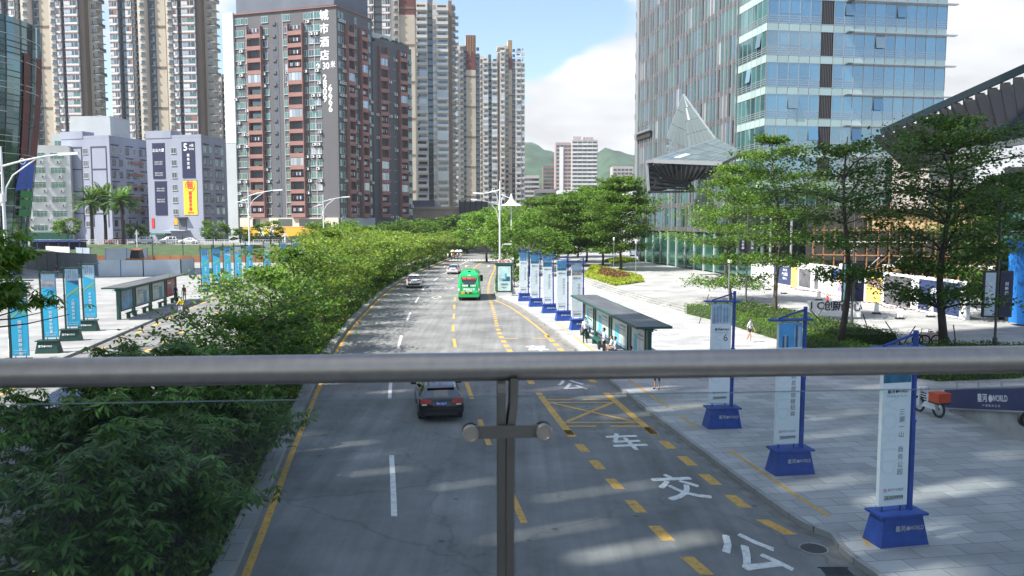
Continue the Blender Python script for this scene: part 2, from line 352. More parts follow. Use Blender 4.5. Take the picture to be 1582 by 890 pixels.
    for p in out.polygons:
        c = p.center; best = None
        for (i, j), tg in zip(Ed, Tg):
            A_, B_ = V[i], V[j]; d = B_ - A_; t = max(0, min(1, (c - A_).dot(d) / max(d.length_squared, 1e-9))); q = (c - A_ - d * t).length - Rr[i][0] * .6
            if best is None or q < best[0]: best = (q, tg, t)
        tg, t = best[1], best[2]
        p.material_index = {'skin': 0, 'top': 1, 'uarm': 1 if sleeve > 0 and t < sleeve * 2 else 0, 'farm': 1 if sleeve >= 1 else 0, 'hand': 0, 'bot': 2, 'thigh': 2 if t < (.45 if legs == 'short' else 2) else 0, 'shin': 2 if legs == 'long' else 0, 'foot': 3}[tg]
        if tg == 'top' and c.z < pz + .06: p.material_index = 2
    head = V[hm].copy(); BODY[key] = (out, head, z0, pe.copy()); return BODY[key]
def person(label, pos, rz, pose='stand', top='white', bottom='black', shoe='shoe', legs='long', sleeve=.5, fem=False, hair='short', bag=None, skirt=None, helmet=None, group=None, h=1.7, hat=None):
    me, hc, z0, pe = body_mesh(pose, top, bottom, shoe, legs, sleeve, fem)
    t = thing('person', label, 'person', (pos[0], pos[1], pos[2] + (0 if pose in ('ride',) else -z0 * h / 1.7)), rz, group); s = h / 1.7; t.scale = (s, s, s)
    o = D.objects.new('body', me); COL.objects.link(o); o.parent = t
    k = MB(); k.ball(hc + Vector((0, -.012, .028)), .108, HAIR, 12, 8, (.86, 1.0, .96))
    k.v = [(x, y, z) if not (y > hc.y + .045 and z < hc.z + .055) else (x, hc.y + .03, max(z, hc.z + .055)) for x, y, z in k.v]
    if hair == 'long': k.ball(hc + Vector((0, -.07, -.16)), .1, HAIR, 10, 8, (.95, .5, 2.2))
    if not helmet: k.build('hair', t, smooth=True)
    k = MB()
    for e in (-1, 1): k.ball(hc + Vector((e * .032, .088, .012)), .011, EYEM, 6, 4)
    k.ball(hc + Vector((0, .088, -.055)), .02, LIP, 6, 4, (1.1, .3, .35)); k.build('face', t)
    if helmet: k = MB(); k.ball(hc + Vector((0, -.01, .05)), .13, helmet, 12, 8, (.9, 1.05, .8)); k.build('helmet', t, smooth=True)
    if skirt: k = MB(); k.tube([pe + Vector((0, 0, .08)), pe + Vector((0, 0, -.1)), pe + Vector((0, .01, -.34))], [.135, .165, .2], skirt, 16, False); k.build('skirt', t, smooth=True)
    if bag:
        b = thing('bag', bag[0], 'bag', (0, 0, 0), 0); b.location = (pos[0] + bag[2][0], pos[1] + bag[2][1], pos[2] + bag[2][2]); k = MB(); k.frus(-.06, -.17, .06, .17, 0, -.045, -.15, .045, .15, .27, bag[1]); k.ring((0, 0, .27), .1, .012, bag[1], (1, 0, 0), 14, 5, 0, 2 * math.pi); k.build('pouch', b)
    return t
# ------------------------------------------------------------------ shared materials
def paving(name, c1, c2, mortar, bw, bh, rot, bump=.15, stain=.28):
    m = D.materials.new(name); m.use_nodes = True; nt = m.node_tree; N = nt.nodes; L = nt.links; b = N['Principled BSDF']; b.inputs['Roughness'].default_value = .7
    tc = N.new('ShaderNodeTexCoord'); mp = N.new('ShaderNodeMapping'); mp.inputs['Rotation'].default_value = (0, 0, rot); L.new(tc.outputs['Object'], mp.inputs[0])
    br = N.new('ShaderNodeTexBrick'); br.inputs['Color1'].default_value = (*c1, 1); br.inputs['Color2'].default_value = (*c2, 1); br.inputs['Mortar'].default_value = (*mortar, 1)
    br.inputs['Scale'].default_value = 1; br.inputs['Mortar Size'].default_value = .012; br.inputs['Brick Width'].default_value = bw; br.inputs['Row Height'].default_value = bh; br.inputs['Bias'].default_value = -.1
    L.new(mp.outputs[0], br.inputs[0])
    n = N.new('ShaderNodeTexNoise'); n.inputs['Scale'].default_value = .35; n.inputs['Detail'].default_value = 8; n.inputs['Roughness'].default_value = .65; L.new(tc.outputs['Object'], n.inputs[0])
    mr = N.new('ShaderNodeMapRange'); mr.inputs[1].default_value = .3; mr.inputs[2].default_value = .7; mr.inputs[3].default_value = 1 - stain; mr.inputs[4].default_value = 1 + stain * .7; L.new(n.outputs[0], mr.inputs[0])
    h = N.new('ShaderNodeHueSaturation'); L.new(br.outputs[0], h.inputs['Color']); L.new(mr.outputs[0], h.inputs['Value']); L.new(h.outputs[0], b.inputs['Base Color'])
    return m
def asphalt(name, col):
    m = D.materials.new(name); m.use_nodes = True; nt = m.node_tree; N = nt.nodes; L = nt.links; b = N['Principled BSDF']; b.inputs['Roughness'].default_value = .82
    tc = N.new('ShaderNodeTexCoord')
    def nz(s, d, r=.6, sc=None):
        n = N.new('ShaderNodeTexNoise'); n.inputs['Scale'].default_value = s; n.inputs['Detail'].default_value = d; n.inputs['Roughness'].default_value = r
        src = tc.outputs['Object']
        if sc:
            mp = N.new('ShaderNodeMapping'); mp.inputs['Rotation'].default_value = (0, 0, -ROT); mp.inputs['Scale'].default_value = sc; L.new(src, mp.inputs[0]); src = mp.outputs[0]
        L.new(src, n.inputs[0]); return n.outputs[0]
    def rng(s, lo, hi, a=.3, c=.7):
        q = N.new('ShaderNodeMapRange'); q.inputs[1].default_value = a; q.inputs[2].default_value = c; q.inputs[3].default_value = lo; q.inputs[4].default_value = hi; L.new(s, q.inputs[0]); return q.outputs[0]
    def mul(a, c):
        q = N.new('ShaderNodeMath'); q.operation = 'MULTIPLY'; L.new(a, q.inputs[0]); L.new(c, q.inputs[1]); return q.outputs[0]
    v = mul(rng(nz(.30, 7, .62), .68, 1.34), rng(nz(1.3, 5, .6, (1.6, .05, 1)), .80, 1.18))  # broad noise: mottled reflected sun painted into the colour; stretched noise: lane wear
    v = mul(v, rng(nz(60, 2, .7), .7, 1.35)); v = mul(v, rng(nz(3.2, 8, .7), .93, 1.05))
    h = N.new('ShaderNodeHueSaturation'); h.inputs['Color'].default_value = (*col, 1); L.new(v, h.inputs['Value'])
    ck = N.new('ShaderNodeTexVoronoi'); ck.feature = 'DISTANCE_TO_EDGE'; ck.inputs['Scale'].default_value = .16; dn = N.new('ShaderNodeTexNoise'); dn.inputs['Scale'].default_value = 1.1; dn.inputs['Detail'].default_value = 6; L.new(tc.outputs['Object'], dn.inputs[0])
    av = N.new('ShaderNodeVectorMath'); av.operation = 'MULTIPLY_ADD'; av.inputs[1].default_value = (1.2, 1.2, 0); L.new(dn.outputs['Color'], av.inputs[0]); L.new(tc.outputs['Object'], av.inputs[2]); L.new(av.outputs[0], ck.inputs[0])
    cr = N.new('ShaderNodeMapRange'); cr.inputs[1].default_value = .0015; cr.inputs[2].default_value = .006; cr.inputs[3].default_value = .78; cr.inputs[4].default_value = 1; L.new(ck.outputs['Distance'], cr.inputs[0]); v = mul(v, cr.outputs[0]); L.new(v, h.inputs['Value'])
    # dark tar spots and small pale chips
    vo = N.new('ShaderNodeTexVoronoi'); vo.inputs['Scale'].default_value = .75; L.new(tc.outputs['Object'], vo.inputs[0])
    sp = N.new('ShaderNodeMath'); sp.operation = 'LESS_THAN'; sp.inputs[1].default_value = .07; L.new(vo.outputs['Distance'], sp.inputs[0])
    mx = N.new('ShaderNodeMix'); mx.data_type = 'RGBA'; mx.inputs[7].default_value = (.025, .026, .028, 1); L.new(h.outputs[0], mx.inputs[6])
    fa = N.new('ShaderNodeMath'); fa.operation = 'MULTIPLY'; fa.inputs[1].default_value = .55; L.new(sp.outputs[0], fa.inputs[0]); L.new(fa.outputs[0], mx.inputs[0])
    L.new(mx.outputs[2], b.inputs['Base Color'])
    bp = N.new('ShaderNodeBump'); bp.inputs['Strength'].default_value = .25; bp.inputs['Distance'].default_value = .01; L.new(nz(90, 3), bp.inputs['Height']); L.new(bp.outputs[0], b.inputs['Normal'])
    return m
def worn(name, col, amt=.45):        # road paint, rubbed through in places
    m = mat(name, col, rough=.6, var=.1); nt = m.node_tree; N = nt.nodes; L = nt.links; b = N['Principled BSDF']; out = N['Material Output']
    tc = N.new('ShaderNodeTexCoord'); n = N.new('ShaderNodeTexNoise'); n.inputs['Scale'].default_value = 7; n.inputs['Detail'].default_value = 8; n.inputs['Roughness'].default_value = .75; L.new(tc.outputs['Object'], n.inputs[0])
    mr = N.new('ShaderNodeMapRange'); mr.inputs[1].default_value = .28; mr.inputs[2].default_value = .5; mr.inputs[3].default_value = 1 - amt * 1.6; mr.inputs[4].default_value = .92; L.new(n.outputs[0], mr.inputs[0])
    t = N.new('ShaderNodeBsdfTransparent'); mx = N.new('ShaderNodeMixShader'); L.new(mr.outputs[0], mx.inputs[0]); L.new(t.outputs[0], mx.inputs[1]); L.new(b.outputs[0], mx.inputs[2]); L.new(mx.outputs[0], out.inputs[0])
    return m
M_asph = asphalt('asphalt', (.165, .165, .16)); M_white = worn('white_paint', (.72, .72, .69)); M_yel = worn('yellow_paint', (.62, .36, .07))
M_kerb = paving('kerb_stone', (.3, .3, .285), (.23, .23, .22), (.1, .1, .1), 1.0, 1.0, -ROT)
M_plaza = paving('granite_paving', (.42, .42, .405), (.29, .295, .295), (.15, .15, .15), 1.2, .6, -ROT)
M_plaza2 = paving('granite_paving_upper', (.37, .37, .355), (.27, .27, .265), (.16, .16, .16), 1.8, .9, -ROT)
M_lplaza = paving('pale_paving', (.30, .30, .29), (.235, .235, .23), (.17, .17, .17), 3., 1.5, -ROT, stain=.25)
M_conc = mat('concrete', (.34, .34, .33), .85, var=.2, scale=1.2, bump=.2)
M_gut = mat('gutter_concrete', (.17, .165, .15), .9, var=.3, scale=1.5, bump=.2)
M_soil = mat('soil', (.05, .04, .03), .95, var=.3)
M_grass = mat('grass_bank', (.04, .072, .02), .9, var=.4, scale=.6, bump=.6, bscale=6)
M_ground = mat('earth', (.17, .175, .16), .9, var=.25, scale=.02)
M_steel = mat('brushed_steel', (.36, .33, .29), .42, 1., var=.08, scale=40, stretch=(1, .02, 1))
M_steel_d = mat('steel_plate', (.15, .145, .13), .5, 1., var=.1, scale=12)
M_glass = clearglass('bridge_glass', (.92, .955, .95), .35); M_gedge = mat('glass_edge', (.10, .15, .17), .6, var=0)
M_black = mat('black', (.015, .015, .016), .5, var=0); M_dark = mat('dark_metal', (.03, .032, .036), .45, 0, var=.05)
M_wht = mat('white_metal', (.78, .79, .79), .35, var=.04); M_wht2 = mat('white_plain', (.8, .8, .8), .5, var=0)
# ------------------------------------------------------------------ lines of the avenue (Y -> X)
XL = [(-20, -.4), (18.4, -6.27), (29.8, -8.15), (49.7, -11.07), (68, -12.9), (93.4, -14.5), (121.5, -14.9), (162, -13.4), (200, -12.3), (250, -9.4), (300, -2), (340, 8)]
XR = [(-20, 13.4), (17, 8.45), (19, 8.12), (19.8, 8.3), (20.4, 8.05), (20.9, 7.75), (27.8, 6.64), (39.9, 5.0), (49.7, 4.0), (60, 2.88), (75.8, .55), (82, -.9), (86.5, -1.8), (92, -2.1), (110, -2.3), (138, -2.2), (165, -3), (200, -3.2), (250, .5), (300, 8), (340, 18)]
XW = [(-20, 3.2), (22, -3.35), (38.3, -5.95), (54.2, -7.7), (70.5, -9.1), (85.5, -10.1), (100.8, -10.9), (138, -10.3), (165, -9.2), (200, -8), (260, -4)]
XC = [(-20, 6.6), (22, .2), (30.6, -1.1), (54.5, -4.0), (72.6, -5.3), (85.5, -6.1), (110, -6.7), (148, -6.5), (168, -5.6), (200, -5.5)]
XB = [(-5, 8.3), (17, 4.75), (20.3, 3.95), (32, 2.0), (53, -.47), (60, -1.05), (73, -1.7), (87, -2.5), (95, -2.85), (114, -3.1), (140, -3.0), (160, -3.6)]
XLL = [(-20, -16.2), (24, -23.1), (49.7, -27.1), (68, -30.0), (84, -32.6), (100, -34.3), (125, -35.2), (165, -34), (250, -28), (330, -16)]
fXL = lambda y: sm(XL, y); fXR = lambda y: sm(XR, y); fXW = lambda y: sm(XW, y); fXC = lambda y: sm(XC, y); fXB = lambda y: sm(XB, y); fXLL = lambda y: sm(XLL, y)
fXM = lambda y: fXL(y) - 4.7
MW = .5                              # median kerb
def ys(a, b, s):
    n = max(1, int(math.ceil((b - a) / s))); return [a + (b - a) * i / n for i in range(n + 1)]
def strip(mb, f, g, a, b, s, z, m):
    Y = ys(a, b, s)
    for y0, y1 in zip(Y, Y[1:]): mb.poly([(f(y0), y0, z), (g(y0), y0, z), (g(y1), y1, z), (f(y1), y1, z)], m)
    return mb
def kerbline(mb, f, g, a, b, s, z0, z1, m):
    Y = ys(a, b, s)
    for y0, y1 in zip(Y, Y[1:]):
        mb.hexa([(f(y0), y0, z0), (g(y0), y0, z0), (g(y1), y1, z0), (f(y1), y1, z0), (f(y0), y0, z1), (g(y0), y0, z1), (g(y1), y1, z1), (f(y1), y1, z1)], m, skip=(0, 2, 4))
# ground, roads, pavements
g = MB(); g.poly([(-2000, -500, -.06), (2000, -500, -.06), (2000, 2300, -.06), (-2000, 2300, -.06)], M_ground); struct(g, 'ground')
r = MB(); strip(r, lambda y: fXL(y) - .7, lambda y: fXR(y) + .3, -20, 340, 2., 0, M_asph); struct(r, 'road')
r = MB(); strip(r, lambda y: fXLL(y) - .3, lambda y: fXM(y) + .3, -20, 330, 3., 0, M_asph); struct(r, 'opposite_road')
k = MB(); kerbline(k, lambda y: fXL(y) - .25 - MW, lambda y: fXL(y) - .25, -20, 300, 1.5, -.05, .22, M_kerb); kerbline(k, fXM, lambda y: fXM(y) + .3, -20, 300, 3, -.05, .2, M_kerb)
struct(k, 'median_kerb')
k = MB(); strip(k, lambda y: fXM(y) + .3, lambda y: fXL(y) - .25 - MW, -20, 300, 3, .16, M_soil); struct(k, 'median_ground')
k = MB(); kerbline(k, fXR, lambda y: fXR(y) + .17, -20, 300, .8, -.05, .16, M_kerb); struct(k, 'kerb')
k = MB(); strip(k, lambda y: fXR(y) - .34, fXR, -20, 150, .8, .003, M_gut); strip(k, lambda y: fXL(y) - .25, lambda y: fXL(y) - .12, -20, 150, 2, .003, M_gut); struct(k, 'gutter_path')
k = MB(); kerbline(k, lambda y: fXLL(y) - .2, fXLL, -20, 300, 3, -.05, .16, M_kerb); struct(k, 'opposite_kerb')
p = MB(); strip(p, lambda y: fXR(y) + .17, lambda y: 160, -20, 330, .8, .145, M_plaza); struct(p, 'plaza_pavement')
p = MB(); strip(p, lambda y: -170, lambda y: fXLL(y) - .2, -20, 158, 4, .145, M_lplaza); struct(p, 'opposite_pavement')
# upper plaza, three shallow steps above the pavement
SX = [(30, 22.6), (47, 19.4), (62, 17.0), (83, 12.7), (95, 10.6), (112, 9.2), (150, 9.0)]
fSX = lambda y: sm(SX, y)
st = MB()
for i, z in enumerate((.275, .405, .535)):
    strip(st, lambda y, i=i: fSX(y) + .38 * i + .02, lambda y: 160, 48, 240, 4, z, M_plaza2)
    Y = ys(48, 240, 4)
    for y0, y1 in zip(Y, Y[1:]): st.poly([(fSX(y0) + .38 * i + .02, y0, z - .13), (fSX(y1) + .38 * i + .02, y1, z - .13), (fSX(y1) + .38 * i + .02, y1, z), (fSX(y0) + .38 * i + .02, y0, z)], M_kerb)
    st.poly([(fSX(48) + .38 * i + .02, 48, z - .13), (160, 48, z - .13), (160, 48, z), (fSX(48) + .38 * i + .02, 48, z)], M_kerb)
struct(st, 'upper_plaza')
UZ = .535
# ------------------------------------------------------------------ markings
ZM = .004
mk = MB()
def dash(f, y0, y1, w, m, off=0.):
    Y = ys(y0, y1, 2.)
    for a, b in zip(Y, Y[1:]): mk.poly([(f(a) + off - w / 2, a, ZM), (f(a) + off + w / 2, a, ZM), (f(b) + off + w / 2, b, ZM), (f(b) + off - w / 2, b, ZM)], m)
dash(fXL, -18, 250, .2, M_yel)
for i in range(9): dash(fXW, 21.6 + 14.7 * i - 14.7, 27.4 + 14.7 * i - 14.7, .17, M_white)
dash(fXW, 145, 164, .17, M_white)
for i in range(-3, 8): dash(fXC, 28.7 + 7.6 * i, 32.5 + 7.6 * i, .2, M_yel)
dash(fXC, 100, 166, .2, M_yel)
for i in range(-3, 21):
    y = 19.9 + 1.98 * i
    if y < 30 or 38.2 < y < 61: dash(fXB, y, y + 1.0, .34, M_yel)
for i in range(28): dash(fXB, 62 + 1.5 * i, 62.7 + 1.5 * i, .3, M_yel)
dash(fXB, 104, 150, .2, M_yel)
for i in range(21):
    y = 20.3 + 1.98 * i
    if (y < 31 or y > 39) and y < 56: dash(fXR, y, y + 1.05, .36, M_yel, -.78)
dash(fXR, 56, 84, .17, M_yel, -.7)
# the hatched box of the bus stop
ya, yb = 32.0, 35.6
dash(fXB, ya - 1.9, yb + 2.1, .3, M_yel); dash(fXR, ya - 1.9, yb + 2.1, .3, M_yel, -.78)
def seg(p, q, w, m):
    p, q = Vector((*p, ZM)), Vector((*q, ZM)); d = (q - p).normalized(); n = Vector((-d.y, d.x, 0)) * w / 2
    mk.poly([p - n, q - n, q + n, p + n], m)
A0, A1 = (fXB(ya) + .15, ya), (fXR(ya) - .93, ya); B0, B1 = (fXB(yb) + .15, yb), (fXR(yb) - .93, yb)
seg(A0, A1, .18, M_yel); seg(B0, B1, .18, M_yel); ZM += .004; seg((A0[0] + .1, ya + .1), (B1[0] - .1, yb - .1), .2, M_yel); ZM += .004; seg((A1[0] - .1, ya + .1), (B0[0] + .1, yb - .1), .2, M_yel); ZM = .004
for yy in (ya - .6, yb + .6):
    seg((fXB(yy) + .15, yy), (fXB(yy) + 1.3, yy), .18, M_yel); seg((fXR(yy) - .93, yy), (fXR(yy) - 2.2, yy), .18, M_yel)
seg((fXB(55.5) + .15, 55.5), (fXB(55.5) + 1.1, 55.5), .2, M_yel); seg((fXR(55.5) - .6, 55.5), (fXR(55.5) - 2.0, 55.5), .2, M_yel)
def roadtext(ch, x, y, w, h):
    mk.text(ch, 1.0, M_white, Matrix.Translation((x, y, ZM + .002)) @ Matrix.Rotation(ROT * .85, 4, 'Z') @ Matrix.Diagonal((w, h, 1, 1)), bold=.022)
roadtext('公', 5.95, 19.0, 1.45, 2.5); roadtext('交', 5.2, 23.9, 1.45, 2.5); roadtext('车', 4.3, 29.0, 1.4, 2.4)
roadtext('公', 3.0, 39.3, 1.45, 2.5); roadtext('交', 2.3, 44.9, 1.45, 2.5); roadtext('车', 1.65, 50.9, 1.45, 2.5)
for x, y in ((-8.2, 86), (-11.9, 88), (-7.7, 98), (-13.1, 105), (-8.9, 114)):      # crossing-ahead diamonds
    for s in ((-.55, 0, 0, 1.6), (0, 1.6, .55, 0), (.55, 0, 0, -1.6), (0, -1.6, -.55, 0)): seg((x + s[0], y + s[1]), (x + s[2], y + s[3]), .14, M_white)
def arrow(x, y, s=1.):
    mk.poly([(x - .09, y - 2.6 * s, ZM), (x + .09, y - 2.6 * s, ZM), (x + .09, y + .6 * s, ZM), (x - .09, y + .6 * s, ZM)], M_white)
    mk.poly([(x - .42, y + .6 * s, ZM), (x + .42, y + .6 * s, ZM), (x, y + 2.4 * s, ZM)], M_white)
for a in ((-13.4, 126), (-12.3, 146), (-8.4, 146), (-4.3, 146), (-20.1, 66, .9), (-24.2, 62, .9), (-17.6, 52, .9), (-19.5, 30, .8), (-15.2, 26, .8)): arrow(*a)
for i in range(20):                                   # zebra crossing
    x = -13.2 + i * .62; mk.poly([(x, 165.5, ZM), (x + .36, 165.5, ZM), (x + .36, 170.5, ZM), (x, 170.5, ZM)], M_white)
# opposite carriageway
for i in range(20):
    y = 16 + 4.2 * i
    dash(fXLL, y, y + 2, .3, M_yel, .8); dash(fXLL, y, y + 1.2, .32, M_yel, 4.0)
for i in range(9): dash(fXM, 14 + 14.7 * i, 19.8 + 14.7 * i, .17, M_white, -3.4)
dash(fXM, 0, 200, .18, M_yel, -.35)
struct(mk, 'lane_marking')
z_save = .149
mk = MB(); ZM = z_save                                # worn yellow guide line on the pavement
for a, b in ((19.2, 19.9), (21.2, 27.6), (30.6, 32.6), (34, 40.2), (41, 56), (58, 63)): dash(fXR, a, b, .13, M_yel, 1.0 if a > 20.5 else .75)
for a in ((35.5, 1.9), (34.2, 1.9)): seg((fXR(a[0]) + 1.0, a[0]), (fXR(a[0]) + 1.0 + a[1], a[0] - .1), .12, M_yel)
struct(mk, 'pavement_marking')
mh = MB(); c = gp(1257, 848); mh.cyl((c.x, c.y, 0), .33, .012, mat('cast_iron', (.07, .068, .065), .6, .5, bump=.5, bscale=40), n=28); mh.ring((c.x, c.y, .006), .34, .02, M_kerb, axis=(0, 0, 1), n=28)
tag(mh.build('manhole_cover'), 'round cast iron manhole cover in the road beside the curved kerb', 'manhole cover')
dg = MB(); c = gp(1293, 884)
for i in range(7): dg.box(c.x - .32, c.y - .2 + i * .06, .002, c.x + .32, c.y - .17 + i * .06, .014, M_dark)
dg.box(c.x - .36, c.y - .24, .001, c.x + .36, c.y - .2, .016, M_dark); dg.box(c.x - .36, c.y + .22, .001, c.x + .36, c.y + .26, .016, M_dark)
tag(dg.build('drain_grate'), 'rusty slotted drain grate in the gutter at the kerb bend', 'drain')
# ------------------------------------------------------------------ raised ground on the far left and hills
e = MB()
for a, b in zip(range(-190, -40, 10), range(-180, -30, 10)):
    e.poly([(a, 158, .145), (b, 158, .145), (b, 182, 2.85), (a, 182, 2.85)], M_grass)
e.poly([(-36, 158, .0), (-40, 182, .0), (-40, 182, 2.85), (-40, 160, .145)], M_grass)
e.poly([(-40, 158, .0), (-40, 182, 0), (-40, 182, 2.85)], M_grass)
struct(e, 'grass_bank')
e = MB(); e.box(-260, 182, -.05, -40, 420, 2.85, M_asph); struct(e, 'terrace_road')
hm = mat('forest', (.028, .064, .030), .95, var=.55, scale=.035, bump=1., bscale=.09)
ridge = [(-700, 90), (-400, 130), (-150, 150), (20, 155), (50, 150), (85, 134), (120, 112), (150, 128), (168, 142), (195, 137), (225, 128), (330, 150), (480, 120), (700, 90), (1100, 60)]
hl = MB(); nx, ny = 160, 22; V = []
for j in range(ny):
    for i in range(nx):
        x = -700 + 1800 * i / (nx - 1); y = 1150 + 700 * j / (ny - 1); t = j / (ny - 1)
        f = math.sin(min(1, t * 2.0) * math.pi / 2) if t < .5 else 1 - .3 * (t - .5)
        z = sm(ridge, x) * f * 1.0 + noise.noise((x * .012, y * .012, 1)) * 13 * t + noise.noise((x * .05, y * .05, 4)) * 5 + noise.noise((x * .13, y * .13, 7)) * 3
        V.append((x, y, z - 4))
hl.v = V
for j in range(ny - 1):
    for i in range(nx - 1): hl.f.append((j * nx + i, j * nx + i + 1, (j + 1) * nx + i + 1, (j + 1) * nx + i)); hl.m.append(hm)
struct(hl, 'hills', True)
# ------------------------------------------------------------------ footbridge underfoot: deck and glass railing
A = at(0, 577, 1.571); B = at(1582, 557, 1.736)
rd = Vector((B.x - A.x, B.y - A.y, 0)).normalized(); rn = Vector((-rd.y, rd.x, 0)); RZ = A.z
bang = math.atan2(rd.y, rd.x); O0 = Vector((A.x, A.y, 0)) - rd * ((A.x) / rd.x)   # the rail's point in front of the viewer
MBR = Matrix.Translation((O0.x, O0.y, 0)) @ Matrix.Rotation(bang, 4, 'Z')
d = MB(); d.box(-40, -3.6, 6.35, 34, .25, 6.75, M_conc); d.box(-40, -3.6, 6.75, 34, .12, 6.79, M_plaza)
dk = d.build('footbridge_deck', kind='structure'); dk.matrix_world = MBR
rl = thing('bridge_railing', 'steel and glass footbridge railing with a thick round handrail across the foreground', 'railing', (O0.x, O0.y, 6.79), bang)
h = RZ - 6.79
hr = MB(); hr.tube([(-8, 0, h), (-3, 0, h), (-1, 0, h), (0, 0, h), (1, 0, h), (3, 0, h), (8, 0, h)], .030, M_steel, 32); hr.build('handrail', rl, smooth=True)
def xat(px):                         # along-rail position seen at that column
    a = (px - 791) / 1230; return (a * O0.y / (rd.x - a * rd.y))
x0 = xat(781); sp = 1.212
for i in range(-3, 5):
    x = x0 + i * sp
    pm = MB()
    pts = [(-.015, h - .035), (-.015, .3), (-.015, .0)]
    pm.box(x - .0175, -.03, 0, x - .0015, .028, h - .05, M_steel_d); pm.cyl((x - .0095, -.001, h - .05), .029, .0162, M_steel_d, (1, 0, 0), 20)
    prof = [(.012, h - .02), (.011, h - .08), (.004, h - .13), (.003, h - .3), (.003, 0)]
    for (a, z1), (b, z0) in zip(prof, prof[1:]): pm.hexa([(x + b - .004, -.034, z0), (x + b + .012, -.034, z0), (x + b + .012, .03, z0), (x + b - .004, .03, z0), (x + a - .004, -.034, z1), (x + a + .012, -.034, z1), (x + a + .012, .03, z1), (x + a - .004, .03, z1)], M_steel_d)
    po = pm.build('post', rl)
    for zb in (h - .128, .25):
        bm_ = MB(); bm_.box(x - .085, -.046, zb - .013, x + .085, -.038, zb + .013, M_steel_d); bm_.build('bracket', po)
        for s in (-1, 1):
            ds = MB(); ds.cyl((x + s * .075, -.05, zb), .0165, .016, M_steel, (0, 1, 0), 24); ds.ring((x + s * .075, -.057, zb), .0145, .003, M_steel, (0, 1, 0), 24); ds.cyl((x + s * .075, -.028, zb), .010, .03, M_dark, (0, 1, 0), 12); ds.cyl((x + s * .075, -.026, zb), .0172, .006, M_dark, (0, 1, 0), 24); ds.build('standoff', po, smooth=False)
    if i < 4:
        gl = MB(); a, b, z0, z1 = x + .018, x + sp - .0185, .06, h - .06
        gl.hexa([(a, -.020, z0), (b, -.020, z0), (b, -.010, z0), (a, -.010, z0), (a, -.020, z1), (b, -.020, z1), (b, -.010, z1), (a, -.010, z1)], M_glass, skip=(0, 1, 3, 5))
        gl.poly([(a, -.020, z1), (b, -.020, z1), (b, -.010, z1), (a, -.010, z1)], M_gedge); gl.poly([(a, -.020, z0), (a, -.010, z0), (a, -.010, z1), (a, -.020, z1)], M_gedge); gl.poly([(b, -.020, z0), (b, -.010, z0), (b, -.010, z1), (b, -.020, z1)], M_gedge)
        gl.build('glass_panel', rl)
# ------------------------------------------------------------------ vegetation
L_term = leafmat('leaf_green', (.085, .165, .018), .02, .5, .38)
L_dark = leafmat('leaf_deep', (.060, .125, .018), .018, .5, .36)
L_yel = leafmat('leaf_yellow_green', (.142, .22, .026), .022, .5, .42)
L_palm = leafmat('leaf_palmate', (.058, .13, .016), .02, .5, .34)
L_brt = leafmat('leaf_bright', (.10, .19, .022), .02, .4, .42)
L_hed = leafmat('hedge_leaf', (.065, .125, .018), .025, .5, .3)
L_hedy = leafmat('hedge_leaf_lime', (.30, .36, .03), .02, .4, .38)
L_red = leafmat('leaf_russet', (.16, .075, .03), .03, .5, .3)
M_bark = mat('bark', (.10, .085, .065), .9, var=.35, scale=6, bump=.6, bscale=14, stretch=(1, 1, .25))
M_barkd = mat('bark_dark', (.055, .045, .036), .9, var=.35, scale=6, bump=.6, bscale=14, stretch=(1, 1, .25))
def card_mesh(name, C, U, V, m, shape='rhomb'):
    C, U, V = np.asarray(C, float), np.asarray(U, float), np.asarray(V, float); n = len(C)
    if shape == 'rhomb': P = np.stack([C, C + U * .5 + V * .5, C + U, C + U * .5 - V * .5], 1)
    else: P = np.stack([C - U * .5 - V * .5, C + U * .5 - V * .5, C + U * .5 + V * .5, C - U * .5 + V * .5], 1)
    me = D.meshes.new(name); me.vertices.add(n * 4); me.vertices.foreach_set('co', P.reshape(-1)); me.loops.add(n * 4); me.polygons.add(n)
    me.loops.foreach_set('vertex_index', np.arange(n * 4, dtype=np.int32)); me.polygons.foreach_set('loop_start', np.arange(0, n * 4, 4, dtype=np.int32))
    me.materials.append(m); me.update(calc_edges=True); return me
def unit(v): return v / (np.linalg.norm(v, axis=-1, keepdims=True) + 1e-9)
def scatter_leaves(rng, pts, size, tilt=.62, wid=.55):
    """leaf cards lying roughly level at PTS"""
    n = len(pts); a = rng.uniform(0, 2 * np.pi, n)
    U = np.stack([np.cos(a), np.sin(a), rng.normal(-.1, tilt, n)], 1); U = unit(U)
    Z = np.stack([rng.normal(0, tilt, n), rng.normal(0, tilt, n), np.ones(n)], 1); V = unit(np.cross(Z, U))
    s = size * rng.uniform(.6, 1.3, n)[:, None]; return pts - U * s * .5, U * s, V * s * wid
